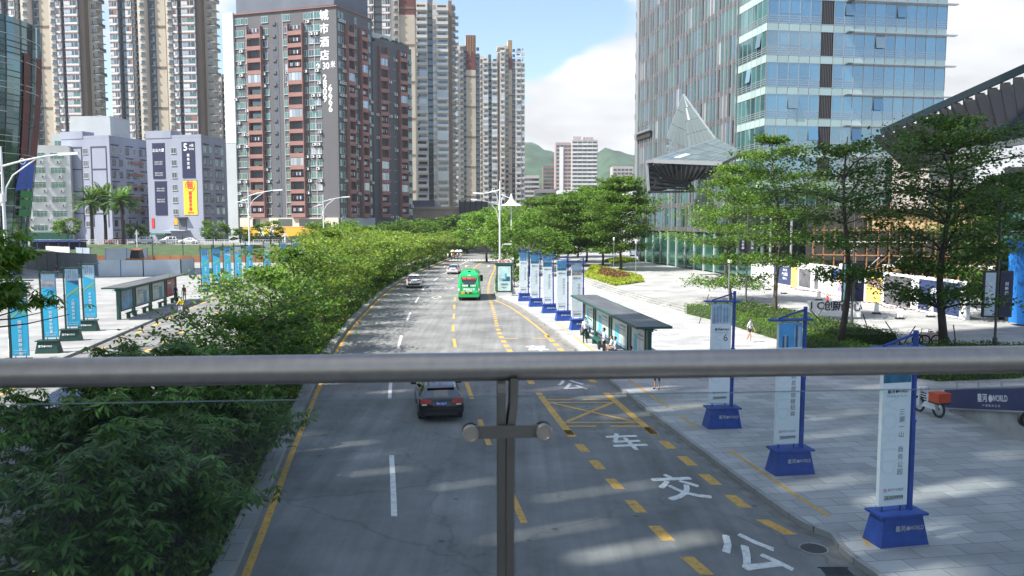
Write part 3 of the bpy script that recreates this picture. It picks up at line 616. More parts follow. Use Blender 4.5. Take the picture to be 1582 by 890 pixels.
def tiered(seed, h, Rm, z0, tiers, leaf, per, mat_l, mat_b, prof=None, tr=.16, nb=(5, 7), lean=(0, 0), thick=.3, fork=False, droop=0.):
    """a tree of level tiers (trunk mesh, crown mesh) with its foot at the origin"""
    rng = np.random.default_rng(seed); rr = random.Random(seed); tb = MB(); pts = []
    prof = prof or (lambda t: .55 + .75 * t if t < .45 else 1.0 * (1 - (t - .45) / .55) ** .75 * .9 + .12)
    def ax(z): t = z / h; return Vector((lean[0] * t * t + .26 * math.sin(z * .55 + seed), lean[1] * t * t + .2 * math.cos(z * .6 + seed), z))
    k = 10; tb.tube([ax(h * i / k) for i in range(k + 1)], [tr * (1.25 if i == 0 else 1) * (1 - .9 * i / k) + .012 for i in range(k + 1)], mat_b, 8)
    for ti in range(tiers):
        t = ti / max(1, tiers - 1); z = z0 + (h * .93 - z0) * t ** .88 + rr.uniform(-.2, .2); Rt = Rm * prof(t) * rr.uniform(.8, 1.1)
        c = ax(z); n = rr.randint(*nb) if t < .9 else 4; a0 = rr.uniform(0, 6.3)
        for b in range(n):
            a = a0 + 2 * math.pi * b / n + rr.uniform(-.3, .3); L = Rt * rr.uniform(.62, 1.15); rise = rr.uniform(.0, .48) * L
            P = [c + Vector((math.cos(a + .12 * math.sin(q * 3 + b)) * L * q, math.sin(a + .12 * math.sin(q * 3 + b)) * L * q, rise * (q ** .6) - droop * L * q * q - .25 * (1 - q) * (.4 if q else 1))) for q in (0, .3, .65, 1)]
            br = max(.012, tr * .32 * L / Rm); tb.tube(P, [br, br * .75, br * .45, .008], mat_b, 5, False)
            for q in (.3, .45, .6, .75, .9, 1.0):
                i = min(int(q * 3), 2); f = q * 3 - i; o = P[i].lerp(P[min(i + 1, 3)], min(f, 1))
                for s in (-1, 1):
                    if q == 1.0 and s == 1: continue
                    ta = a + s * rr.uniform(.5, 1.1) * (0 if q == 1.0 else 1); tl = L * .36 * (1.25 - q * .7) * rr.uniform(.6, 1.2)
                    e = o + Vector((math.cos(ta) * tl, math.sin(ta) * tl, rr.uniform(-.02, .14) * tl - droop * tl * .5))
                    if rr.random() < .7: tb.tube([o, e], [br * .35, .006], mat_b, 4, False)
                    m = max(3, int(per * rr.uniform(.6, 1.3)))
                    w = rng.uniform(.1, 1.12, m)[:, None]; base = np.array(o)[None] * (1 - w) + np.array(e)[None] * w
                    sp = .13 * L * .5 + .10 + .05 * Rm
                    pts.append(base + rng.normal(0, 1, (m, 3)) * np.array([sp, sp, thick * sp + .05]) + np.array([0, 0, .05]))
    pts = np.concatenate(pts); C, U, V = scatter_leaves(rng, pts, leaf)
    return tb.mesh('trunk', True), card_mesh('crown', C, U, V, mat_l)
def clumpy(seed, h, Rm, z0, n_cl, per, leaf, mat_l, mat_b, tr=.2, flat=.75):
    """a rounded broad crown built of many leaf clumps with gaps between them"""
    rng = np.random.default_rng(seed); rr = random.Random(seed); tb = MB(); pts = []
    fz = z0 + (h - z0) * .25
    tb.tube([(0, 0, 0), (.06, .04, z0 * .5), (0, .1, fz)], [tr * 1.2, tr, tr * .7], mat_b, 8)
    cz = (z0 + h) / 2; hz = (h - z0) / 2
    for i in range(n_cl):
        a = rr.uniform(0, 6.28); u = rr.uniform(-.75, 1); rad = (1 - u * u * .8) ** .5 * rr.uniform(.55, 1.) if u < 1 else 0
        c = Vector((math.cos(a) * rad * Rm, math.sin(a) * rad * Rm, cz + u * hz * .9))
        if i % 2 == 0: tb.tube([(0, .05, fz - .3), (c.x * .4, c.y * .4, (fz + c.z) / 2 - .1), c], [tr * .4, tr * .22, .01], mat_b, 5, False)
        s = Rm * rr.uniform(.16, .32); m = int(per * rr.uniform(.6, 1.4))
        q = unit(rng.normal(0, 1, (m, 3))) * (rng.uniform(.2, 1, m) ** .5)[:, None]; pts.append(np.array(c)[None] + q * np.array([s, s, s * flat]))
    pts = np.concatenate(pts); C, U, V = scatter_leaves(rng, pts, leaf, .8)
    return tb.mesh('trunk', True), card_mesh('crown', C, U, V, mat_l)
def palmate(seed, h, Rm, z0, n, L, mat_l, mat_b, tr=.07, stems=3, low=.1):
    """a bushy young tree of hand-shaped leaves, five to seven drooping leaflets each"""
    rng = np.random.default_rng(seed); rr = random.Random(seed); tb = MB(); C = []; U = []; V = []; tips = []
    for s in range(stems):
        a = rr.uniform(0, 6.3); tp = Vector((math.cos(a) * Rm * .25, math.sin(a) * Rm * .25, h * rr.uniform(.8, .97)))
        base = Vector((math.cos(a) * .12, math.sin(a) * .12, 0)); mid = base.lerp(tp, .5) + Vector((rr.uniform(-.15, .15), rr.uniform(-.15, .15), 0))
        tb.tube([base, mid, tp], [tr, tr * .7, .015], mat_b, 6)
        for b in range(13):
            q = rr.uniform(.18, 1); o = base.lerp(mid, q * 2) if q < .5 else mid.lerp(tp, q * 2 - 1); ta = rr.uniform(0, 6.3); tl = Rm * rr.uniform(.45, 1.0) * (1.05 - .55 * q)
            e = o + Vector((math.cos(ta) * tl, math.sin(ta) * tl, tl * rr.uniform(.05, .4))); tb.tube([o, o.lerp(e, .5) + Vector((0, 0, -.05)), e], [tr * .4, tr * .28, .008], mat_b, 4, False); tips.append((o, e))
    for i in range(n):
        o, e = tips[rr.randrange(len(tips))]; q = rr.uniform(.25, 1.12); p = o.lerp(e, q) + Vector((rr.gauss(0, .16), rr.gauss(0, .16), rr.gauss(0, .12) + .05)) * (Rm / 2.5)
        if p.z < z0: continue
        k = rr.randint(5, 7); a0 = rr.uniform(0, 6.3); ll = L * rr.uniform(.7, 1.2); dr = rr.uniform(.25, .9); tx, ty = rr.gauss(0, .3), rr.gauss(0, .3)
        for j in range(k):
            a = a0 + j * 5.4 / k; u = Vector((math.cos(a), math.sin(a), -dr + tx * math.cos(a) + ty * math.sin(a))).normalized()
            w = Vector((-math.sin(a), math.cos(a), rr.gauss(0, .25))).normalized(); lj = ll * (1 - .35 * abs(j / (k - 1) - .5))
            C.append(p); U.append(u * lj); V.append(w * lj * .27)
    return tb.mesh('trunk', True), card_mesh('crown', [tuple(c) for c in C], [tuple(c) for c in U], [tuple(c) for c in V], mat_l)
TREES = []
def tree(name, meshes, loc, label, group=None, rz=0., sc=1., cat='tree', sz=None):
    t = thing(name, label, cat, loc, rz, group)
    for nm, me in zip(('trunk', 'crown'), meshes):
        o = D.objects.new(nm, me); COL.objects.link(o); o.parent = t
    t.scale = (sc, sc, sz or sc); return t
def ordinal(i): return ['first', 'second', 'third', 'fourth', 'fifth', 'sixth', 'seventh', 'eighth', 'ninth', 'tenth', 'eleventh', 'twelfth', 'thirteenth', 'fourteenth', 'fifteenth', 'sixteenth', 'seventeenth', 'eighteenth', 'nineteenth', 'twentieth'][i]
# -- four big layered trees on the right
def hgt(py, Y): return 8.2 + (342 - py) * Y / 1230
big = lambda t: .8 + .45 * t if t < .35 else .96 * (1 - (t - .35) / .65) ** .7 + .26
c = gp(1127, 466, UZ); tree('layered_tree', tiered(3, hgt(250, c.y) - UZ, 4.7, 1.6, 8, .27, 30, L_term, M_bark, big, .17, (6, 8)), c, 'bright green layered tree with branches almost to the paving beside the glass entrance', 'layered trees around the right plaza', .3)
c = gp(1201, 492, UZ); tree('layered_tree', tiered(5, hgt(200, c.y) - UZ, 4.2, 4.2, 7, .25, 28, L_term, M_bark, big, .17, (6, 8), (-.9, .5)), c, 'tall slim layered tree behind the lettering planter, trunk bending to the left', 'layered trees around the right plaza', 1.)
c = gp(1302, 537, UZ); tree('layered_tree', tiered(8, hgt(212, c.y) - UZ, 4.6, 4.2, 6, .24, 28, L_dark, M_barkd, lambda t: .5 + .75 * t if t < .6 else 1.0 * (1 - (t - .6) / .4) ** .6 + .28, .2, (5, 7), (.2, 0)), c, 'dark layered tree with a thick bare trunk beside the double banner post', 'layered trees around the right plaza', 2.)
c = gp(1453, 540, UZ); tree('layered_tree', tiered(13, hgt(172, c.y) - UZ, 4.4, 2.8, 8, .24, 32, L_dark, M_barkd, lambda t: .85 + .3 * t if t < .5 else 1.0 * (1 - (t - .5) / .5) ** .6 + .28, .24, (6, 8), (.3, 0)), c, 'biggest dark layered tree, standing before the upswept steel canopy', 'layered trees around the right plaza', 4.2)
c = at(1545, 440, 62); tree('layered_tree', tiered(15, 11.5, 4.3, 1.6, 8, .24, 44, L_dark, M_barkd, big, .17, (6, 8)), (c.x, c.y, UZ), 'dark layered tree at the frame edge beside the blue panel', 'layered trees around the right plaza', .4)
# -- trees beyond the signs, right of the avenue
mids = [tiered(20 + i, 14.5, 5.4, 3.0, 8, .42, 34, L_term, M_bark, big, .2, (6, 8)) for i in range(3)]
broad = [clumpy(30 + i, 12.0, 6.0, 3.0, 60, 90, .55, (L_brt, L_term)[i % 2], M_barkd) for i in range(3)]
ML = [(957, 126, 272, 0, 'layered tree in the lime hedge bed nearest the lone plaza lamp'), (930, 139, 284, 1, 'middle layered tree of the three in the lime hedge bed'), (905, 150, 288, 2, 'layered tree at the far end of the lime hedge bed'), (878, 137, 300, 1, 'layered tree behind the rearmost blue banner stands'), (850, 150, 300, 0, 'layered tree rising between the banner stands and the pale tower'), (828, 168, 304, 2, 'farther layered tree under the distant pink tower'), (893, 172, 296, 0, 'layered tree far behind the lime hedge bed')]
for i, (px, Y, top, k, lb) in enumerate(ML):
    p = at(px, 400, Y); hh = hgt(top, Y) - .2; tree('layered_tree', mids[k], (p.x, Y, .2), lb, 'layered trees beyond the blue signs', i * 1.3, hh / 14.5)
BL = [(795, 138, 322, 0, 'broad bright tree right behind the tall right street lamp'), (752, 158, 330, 2, 'broad bright tree leaning over the far road where it bends'), (818, 122, 352, 1, 'low broad tree right behind the first blue banner stand'), (776, 186, 318, 1, 'broad tree beneath the white tensile tent'), (722, 205, 332, 0, 'broad tree where the avenue disappears to the right'), (700, 230, 336, 2, 'dark broad tree before the beige podium beside the bend'), (845, 200, 318, 2, 'broad tree behind the layered trees, under the low white houses'), (765, 215, 330, 1, 'broad tree behind the white street lamp, closing the bend of the road')]
for i, (px, Y, top, k, lb) in enumerate(BL):
    p = at(px, 400, Y); hh = hgt(top, Y); tree('broad_tree', broad[k], (p.x, Y, .1), lb, 'broad trees at the bend of the avenue', i * 2.1, 1.12 if Y < 200 else 1.3, sz=hh / 12)
p = at(783, 440, 96); tree('leafy_shrub', clumpy(44, 3.4, 1.6, .3, 26, 60, .32, L_brt, M_bark, .05), (p.x + .9, 98, .15), 'bright leafy shrub bulging out behind the poster light box', None, 0, 1, 'shrub')
# -- median row
mt = [tiered(50 + i, 7.2, 3.4, 2.0, 5, .26, 15, L_yel, M_bark, lambda t: .75 + .55 * t if t < .5 else 1.1 * (1 - (t - .5) / .5) ** .6 + .15, .1, (6, 8)) for i in range(3)]
mf = [tiered(60 + i, 7.0, 3.6, 1.8, 5, .38, 14, L_yel, M_bark, lambda t: .8 + .5 * t if t < .5 else 1.1 * (1 - (t - .5) / .5) ** .6 + .2, .1, (6, 8)) for i in range(2)]
for i, (Y, hh, s) in enumerate([(55, 6.3, .85), (60.5, 7.2, 1.), (66, 7.9, 1.08), (72, 8.1, 1.1), (78.5, 7.8, 1.08), (85, 8.0, 1.1), (92, 7.6, 1.05), (99, 7.7, 1.1), (107, 7.4, 1.05), (116, 7.3, 1.05), (126, 7.0, 1.05), (137, 6.6, 1.), (149, 6.4, 1.), (162, 6.2, 1.), (176, 6.2, 1.), (192, 6.4, 1.1)]):
    ms = mt[i % 3] if Y < 90 else mf[i % 2]
    tree('median_tree', ms, (fXL(Y) - 2.5 - .5 * (i % 2), Y, .15), 'yellow-green layered tree of the median row, %s counting from the open dark branches' % ordinal(i), 'yellow-green trees along the median', i * 1.9, s, sz=hh * .93 / 7.2)
# open sparse trees nearer
op = lambda t: .9 + .3 * t if t < .5 else 1.1 * (1 - (t - .5) / .5) ** .6 + .2
tree('sparse_tree', tiered(71, 5.3, 3.9, 1.9, 5, .24, 20, L_term, M_barkd, op, .09, (5, 6)), (fXL(42) - 2.6, 42, .15), 'open branched tree with dark limbs before the cyan banner group', 'trees at the near end of the median', .6)
tree('sparse_tree', tiered(72, 6.6, 3.0, 2.6, 5, .24, 20, L_term, M_barkd, op, .09, (5, 6)), (fXL(49) - 2.6, 49.5, .15), 'flat-topped slender tree at the head of the yellow-green median row', 'trees at the near end of the median', 2.6)
tree('sparse_tree', tiered(73, 3.9, 3.6, 2.2, 4, .22, 20, L_term, M_barkd, op, .09, (5, 6)), (fXL(33) - 3.2, 34, .15), 'low spreading tree reaching over the opposite road just above the handrail', 'trees at the near end of the median', 4.)
# hand-leaved bushy trees under the handrail
pm = [palmate(80 + i, 4.2, 3.1, .3, 1500, .36, L_palm, M_bark) for i in range(3)]
for i, (Y, dx, s, hh, lb) in enumerate([(15.5, -3.2, .95, 3.6, 'hand-leaved bushy tree closest to the footbridge at the bottom left corner'), (18.5, -1.9, .95, 3.5, 'hand-leaved bushy tree at the bottom edge beside the yellow road line'), (21.5, -3.3, 1.05, 3.9, 'hand-leaved bushy tree over the parked car side of the median'), (24.5, -2.0, .9, 3.6, 'hand-leaved bushy tree crowding the median kerb below the handrail'), (20.5, -5.3, .85, 3.6, 'hand-leaved bushy tree leaning over the opposite road near the passing silver car'), (25.5, -5.2, .9, 3.8, 'hand-leaved bushy tree half covering the passing silver car'), (28, -3.2, 1.0, 4.0, 'hand-leaved bushy tree whose top shows just under the handrail'), (32, -2.0, .8, 3.4, 'hand-leaved bushy tree with bright young leaves at the kerb behind the handrail'), (37, -2.1, .8, 3.4, 'hand-leaved bushy tree at the kerb just above the handrail'), (43.5, -1.7, .75, 3.2, 'hand-leaved bushy tree under the open branched tree')]):
    tree('bushy_tree', pm[i % 3], (fXL(Y) + dx, Y, .16), lb, 'hand-leaved bushy trees in the median', i * 1.7 + .4, s, sz=hh / 4.2)
t = palmate(90, 3.4, 1.9, 1.35, 2300, .25, L_brt, M_bark, .05)
tree('tall_tree', t, (-10.75, 15.6, 5.25), 'bright green treetop leaning in at the left edge above the handrail', None, .3, .92)
tk = MB(); tk.tube([(-10.75, 15.6, 0.1), (-10.9, 15.5, 3), (-10.75, 15.6, 5.4)], [.13, .1, .06], M_bark, 8)
tp = tk.build('lower_trunk'); tp.parent = D.objects['tall_tree']; tp.matrix_parent_inverse = D.objects['tall_tree'].matrix_basis.inverted()
# -- small trees and palms on the far left
sm_t = [clumpy(95 + i, 7.5, 3.6, 2.2, 34, 60, .5, (L_term, L_dark)[i], M_barkd, .14) for i in range(2)]
for i, (px, Y, top, k, lb) in enumerate([(105, 186, 336, 0, 'small tree before the white office block beside the palms'), (212, 196, 345, 1, 'small tree behind the right-hand palm'), (330, 176, 340, 0, 'small tree at the corner of the lavender block with the yellow banner'), (372, 178, 352, 0, 'small tree before the left end of the yellow shop front'), (418, 180, 340, 0, 'small tree right of the first white street lamp before the yellow shop front')]):
    p = at(px, 380, Y); z = 2.85 if Y > 182 else .15 + 2.7 * (Y - 158) / 24
    tree('small_tree', sm_t[k], (p.x, Y, z - .1), lb, 'small trees below the left buildings', i * 1.2, .95, sz=(hgt(top, Y) - z) / 7.5)
for i, (px, Y, top, k, lb) in enumerate([(515, 148, 340, 1, 'round dark green tree at the foot of the second white street lamp'), (548, 162, 345, 1, 'round dark tree below the corner of the grey hotel block'), (640, 195, 338, 1, 'dark spreading tree below the small far street lamp'), (665, 205, 336, 1, 'dark spreading tree between the median row and the beige podium'), (612, 200, 342, 1, 'dark spreading tree at the foot of the grey hotel block')]):
    p = at(px, 380, Y); hh = hgt(top, Y); tree('broad_tree', broad[k], (p.x, Y, .0), lb, 'dark trees below the grey hotel block', i * 2., 1.05, sz=hh / 12)
M_ptr = mat('palm_trunk', (.085, .07, .055), .95, var=.35, scale=5, bump=.8, bscale=12)
def palm(seed, h):
    rr = random.Random(seed); tb = MB(); tb.tube([(0, 0, 0), (.05, 0, h * .4), (0, .05, h * .82)], [.42, .36, .34], M_ptr, 10); tb.ball((0, .05, h * .84), .55, M_ptr, 10, 6, (1, 1, 1.3))
    C, U, V = [], [], []
    for f in range(46):
        a = rr.uniform(0, 6.3); el = rr.uniform(-.35, 1.35); Lf = rr.uniform(4.4, 5.6); p = Vector((0, .05, h * .86)); d = Vector((math.cos(a) * math.cos(el), math.sin(a) * math.cos(el), math.sin(el)))
        for s in range(12):
            q = p + d * (Lf / 12); side = d.cross(Vector((0, 0, 1)));
            side = side.normalized() if side.length > .05 else Vector((1, 0, 0))
            for sg in (-1, 1):
                for e in (0, .5):
                    ll = (1.05 * math.sin(math.pi * min(1, (s + 1 + e) / 13)) ** .6 + .1); u = (side * sg * .8 + d * .5 + Vector((0, 0, -.35 + .2))).normalized() * ll
                    C.append(tuple(p.lerp(q, e))); U.append(tuple(u)); V.append(tuple(d * .26))
            p = q; d = (d + Vector((0, 0, -.07 - .03 * s / 6))).normalized()
    return tb.mesh('trunk', True), card_mesh('crown', C, U, V, L_dark)
pl = [palm(3, 12.8), palm(4, 12.8)]
for i, (px, Y, top, lb) in enumerate([(143, 186, 300, 'date palm at the left of the three below the lavender block'), (164, 190, 296, 'middle date palm of the three below the lavender block'), (191, 184, 299, 'date palm at the right of the three, full round head')]):
    p = at(px, 380, Y); z = 2.8; tree('date_palm', pl[i % 2], (p.x, Y, z), lb, 'date palms on the grass bank', i * 1.1, 1, 'palm', sz=(hgt(top, Y) - z) / 13.2)
# -- hedges and planting
def hedge(poly, z0, h, name, label, m, dens, size, group=None, inner=None):
    """a clipped bed: POLY outline filled with leaves to height h"""
    rng = np.random.default_rng(abs(hash(label)) % 1000 if False else len(label) * 7 + int(poly[0][0] * 10) % 97)
    P = np.array(poly); lo, hi = P.min(0), P.max(0); n = int(dens * (hi - lo).prod()); q = rng.uniform(lo, hi, (n, 2)); ins = np.zeros(n, bool)
    for i in range(len(P)):
        a, b = P[i], P[(i + 1) % len(P)]; c = ((a[1] > q[:, 1]) != (b[1] > q[:, 1])) & (q[:, 0] < (b[0] - a[0]) * (q[:, 1] - a[1]) / (b[1] - a[1] + 1e-12) + a[0]); ins ^= c
    q = q[ins]; z = z0 + h * (1 + .1 * np.sin(q[:, 0] * 2.3) * np.cos(q[:, 1] * 1.9)) + rng.normal(0, .05, len(q)); pts = [np.column_stack([q, z])]
    for i in range(len(P)):
        a, b = P[i], P[(i + 1) % len(P)]; L = np.linalg.norm(b - a); k = int(dens * L * h * 1.3); u = rng.uniform(0, 1, k)[:, None]
        e = a * (1 - u) + b * u + rng.normal(0, .07, (k, 2)); pts.append(np.column_stack([e, z0 + rng.uniform(.02, 1.05, k) * h]))
    pts = np.concatenate(pts); C, U, V = scatter_leaves(rng, pts, size, .9)
    ce = P.mean(0); t = thing(name, label, 'hedge' if 'hedge' in name else 'planting', (ce[0], ce[1], z0), 0, group)
    C[:, 0] -= ce[0]; C[:, 1] -= ce[1]; C[:, 2] -= z0
    o = D.objects.new('foliage', card_mesh('foliage', C, U, V, m)); COL.objects.link(o); o.parent = t
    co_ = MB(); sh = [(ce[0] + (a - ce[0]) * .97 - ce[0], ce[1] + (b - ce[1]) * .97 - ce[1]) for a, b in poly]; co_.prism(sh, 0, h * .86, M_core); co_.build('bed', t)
    return t
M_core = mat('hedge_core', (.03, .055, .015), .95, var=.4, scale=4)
# lime hedge bed with trees (right, mid distance)
P = lambda px, py, z=UZ: tuple(gp(px, py, z))[:2]
bed = [P(903, 432, .14), P(950, 447, .14), P(994, 441, .14), P(990, 434, .14), P(958, 425, .14), P(915, 415, .14)]
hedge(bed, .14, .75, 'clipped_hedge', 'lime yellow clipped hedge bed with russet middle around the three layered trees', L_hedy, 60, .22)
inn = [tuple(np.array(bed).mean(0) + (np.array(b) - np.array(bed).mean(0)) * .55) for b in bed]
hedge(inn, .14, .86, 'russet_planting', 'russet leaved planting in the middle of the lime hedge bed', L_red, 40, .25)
def band(f, a, b, w, n=14):
    Y = ys(a, b, (b - a) / n); return [(f(y), y) for y in Y] + [(f(y) + w, y) for y in reversed(Y)]
HX = [(30, 20.2), (36, 19.9), (40, 19.6), (47, 19.0), (56, 17.4), (64, 16.2), (69.5, 14.8)]
fHX = lambda y: sm(HX, y)
hedge(band(lambda y: fHX(y) + .35, 44, 69.5, 1.6), .14, .85, 'clipped_hedge', 'bright green low hedge edging the planter beside the walking woman', L_brt, 90, .13)
hedge(band(lambda y: fHX(y) + 2.0, 49, 69, 3.4), .3, 1.0, 'clipped_hedge', 'darker taller hedge around the plaza lettering and tree feet', L_hed, 70, .14)
hedge([(20.4, 44.2), (24.4, 46.5), (29.5, 45.8), (30, 43), (26, 40.4), (21.5, 39.6), (19.9, 41.5)], .14, .55, 'clipped_hedge', 'low green hedge island behind the delivery scooter, seen under the handrail', L_brt, 90, .12)
hedge([(21.2, 44.8), (24.6, 47.1), (30, 46.4), (30.4, 44), (25, 42.8)], .14, .95, 'clipped_hedge', 'dark green hedge mass behind the low hedge island', L_hed, 80, .13)
hedge(band(lambda y: fXR(y) + .3, 88, 128, 1.5), .14, .9, 'clipped_hedge', 'ragged green and lime hedge along the kerb behind the poster light box', L_brt, 70, .2)
hedge([P(935, 405), P(950, 408), P(985, 404), P(960, 400)], UZ, .5, 'clipped_hedge', 'thin far lime hedge before the glass entrance', L_hedy, 40, .3)
# mixed ground cover of the median: nobody could count it
rng = np.random.default_rng(5)
def cover(n, f, a, b, w, h, size, m, name, skew=0.):
    y = a + (b - a) * rng.uniform(0, 1, n) ** 1.25; x = np.array([f(v) for v in y]) - rng.uniform(0, w, n) + rng.normal(0, .08, n); z = .16 + h * rng.uniform(0, 1, n) ** .7 * (.55 + .45 * np.sin(y * 1.7 + np.sin(y * .6) * 3) ** 2)
    C, U, V = scatter_leaves(rng, np.column_stack([x, y, z]), size, .9, .4); o = D.objects.new(name, card_mesh(name, C, U, V, m)); COL.objects.link(o); o['kind'] = 'stuff'
cover(17000, lambda y: fXL(y) - .75, 10, 120, 1.6, .75, .26, L_hed, 'ground_cover'); cover(5000, lambda y: fXL(y) - .72, 18, 140, .55, .4, .22, L_brt, 'ground_cover'); cover(1500, lambda y: fXL(y) - .8, 34, 140, .9, .6, .24, L_red, 'ground_cover')
cover(9000, lambda y: fXL(y) - .7, 100, 240, 2.2, 1.0, .45, L_hed, 'ground_cover'); cover(12000, lambda y: fXL(y) - 2.2, 10, 110, 2.6, 1.5, .3, L_dark, 'ground_cover')
# ------------------------------------------------------------------ buildings
G_dark = facadeglass('window_glass_dark', (.02, .03, .03), (.8, .9, .95), .06, .12, .4)
G_green = facadeglass('window_glass_green', (.03, .09, .07), (.7, .95, .85), .06, .15, .4)
G_blue = facadeglass('curtain_glass_blue', (.05, .12, .165), (.66, .86, .98), .03, .34, .55)
G_teal = facadeglass('curtain_glass_teal', (.05, .12, .12), (.6, .88, .9), .05, .25, .5)
G_clr = facadeglass('pale_glass', (.26, .29, .31), (.9, .95, 1), .06, .15, .4)  # paler body colour than the other window glass, no glow
M_hot = mat('grey_render', (.122, .12, .128), .85, var=.1, scale=.25, stretch=(1, 1, .15)); M_hot2 = mat('blue_grey_render', (.13, .145, .18), .85, var=.1, scale=.3)
M_sal = mat('salmon_render', (.30, .155, .135), .8, var=.1, scale=.6); M_frame = mat('window_frame', (.5, .51, .52), .5, var=.05); M_framed = mat('dark_frame', (.07, .075, .08), .5, var=0)
M_lav = mat('lavender_render', (.29, .31, .385), .85, var=.1, scale=.2, stretch=(1, 1, .2)); M_lavd = mat('lavender_trim', (.06, .06, .085), .8, var=0)
M_bwht = mat('white_tile_wall', (.6, .61, .58), .7, var=.1, scale=.25, stretch=(1, 1, .2)); M_bgry = mat('pale_grey_wall', (.42, .45, .46), .8, var=.08, scale=.2)
M_cream = mat('cream_wall', (.58, .52, .44), .8, var=.08, scale=.15); M_beige = mat('beige_wall', (.44, .385, .30), .85, var=.08, scale=.15); M_brown = mat('brown_wall', (.17, .125, .095), .85, var=.1, scale=.2)
M_maroon = mat('maroon_wall', (.13, .04, .035), .8, var=.1, scale=.2); M_recess = mat('recess_dark', (.10, .115, .14), .8, var=.2, scale=.3); M_bay = mat('bay_white', (.6, .6, .59), .7, var=.1, rand=.12)
M_balc = mat('balcony_white', (.55, .56, .55), .7, var=.1, rand=.15); M_redf = mat('red_frame', (.28, .13, .1), .7, var=.1); M_gold = mat('gold_trim', (.5, .34, .15), .6, var=0)
M_acw = mat('ac_white', (.62, .63, .62), .6, var=.08); M_pod = mat('podium_stone', (.44, .33, .26), .85, var=.1, scale=.3)
NAVY = mat('navy', (.014, .017, .06), .5, var=.05); YEL = mat('banner_yellow', (.85, .62, .03), .6, var=.03); REDP = mat('red_paint', (.6, .04, .03), .6, var=0); ORG = mat('shop_orange', (.75, .36, .03), .6, var=.04)
def winkit(w, h, glass, fr=M_frame, mull=1, d=.08, sill=True, trans=False, fw=.07):
    k = MB(); k.box(-w/2, -d, 0, w/2, .02, fw, fr); k.box(-w/2, -d, h - fw, w/2, .02, h, fr); k.box(-w/2, -d, fw, -w/2 + fw, .02, h - fw, fr); k.box(w/2 - fw, -d, fw, w/2, .02, h - fw, fr)
    for i in range(1, mull + 1):
        x = -w/2 + w * i / (mull + 1); k.box(x - .03, -d, fw, x + .03, .02, h - fw, fr)
    if trans: k.box(-w/2 + fw, -d + .004, h * .68, w/2 - fw, .02, h * .68 + .06, fr)
    n = mull + 1
    for i in range(n):
        a = -w/2 + w * i / n; b = -w/2 + w * (i + 1) / n; k.poly([(a + .03, -d + .045, fw), (b - .03, -d + .045, fw), (b - .03, -d + .045, h - fw), (a + .03, -d + .045, h - fw)], glass)
    if sill: k.box(-w/2 - .08, -d - .09, -.08, w/2 + .08, .0, -.002, fr)
    return k
def ackit():
    k = MB(); k.box(-.45, -.5, 0, .45, -.08, .62, M_acw); k.cyl((-.1, -.505, .31), .22, .02, M_black, (0, 1, 0), 12); k.box(-.4, -.45, -.06, .4, 0, -.005, M_framed); return k
def balckit(w, style, rr, h=2.95, d=1.0, wall=M_sal):
    k = MB(); k.box(-w/2, -d, 0, w/2, 0, .12, wall); k.box(-w/2, -d, .122, w/2, -d + .12, 1.0, wall); k.box(-w/2, -d + .122, .122, -w/2 + .1, 0, 1.0, wall); k.box(w/2 - .1, -d + .122, .122, w/2, 0, 1.0, wall)
    k.poly([(-w/2, -.02, .12), (w/2, -.02, .12), (w/2, -.02, h), (-w/2, -.02, h)], M_recess)
    k.box(-w/2, -d, 1.0, -w/2 + .14, 0, h, wall); k.box(w/2 - .14, -d, 1.0, w/2, 0, h, wall)
    if style == 0:
        for i in range(9): k.bar((-w/2 + w * i / 8, -d + .06, 1), (-w/2 + w * i / 8, -d + .06, h), .03, .03, M_framed)
    elif style == 1:
        n = 4
        for i in range(n): k.poly([(-w/2 + .14 + (w - .28) * i / n, -d + .05, 1.0), (-w/2 + .14 + (w - .28) * (i + .93) / n, -d + .05, 1.0), (-w/2 + .14 + (w - .28) * (i + .93) / n, -d + .05, h - .1), (-w/2 + .14 + (w - .28) * i / n, -d + .05, h - .1)], G_clr)
    elif style == 2:
        for i in range(6):
            x = -w/2 + .5 + i * (w - 1) / 6; k.box(x, -d + .3, 1.5, x + rr.uniform(.2, .45), -d + .33, 2.3, rr.choice([M_wht2, M_bay, NAVY, M_redf, M_framed, M_lav]))
        k.bar((-w/2, -d + .3, 2.35), (w/2, -d + .3, 2.35), .03, .03, M_frame)
    elif style == 3:
        k.box(-w/2 + .3, -.12, .12, w/2 - .3, -.04, 2.3, G_dark); k.box(-.3, -d + .2, 1.0, .5, -d + .5, 1.3, L_term)
    return k
def at_base(loc): return Vector((loc[0], loc[1], 0))
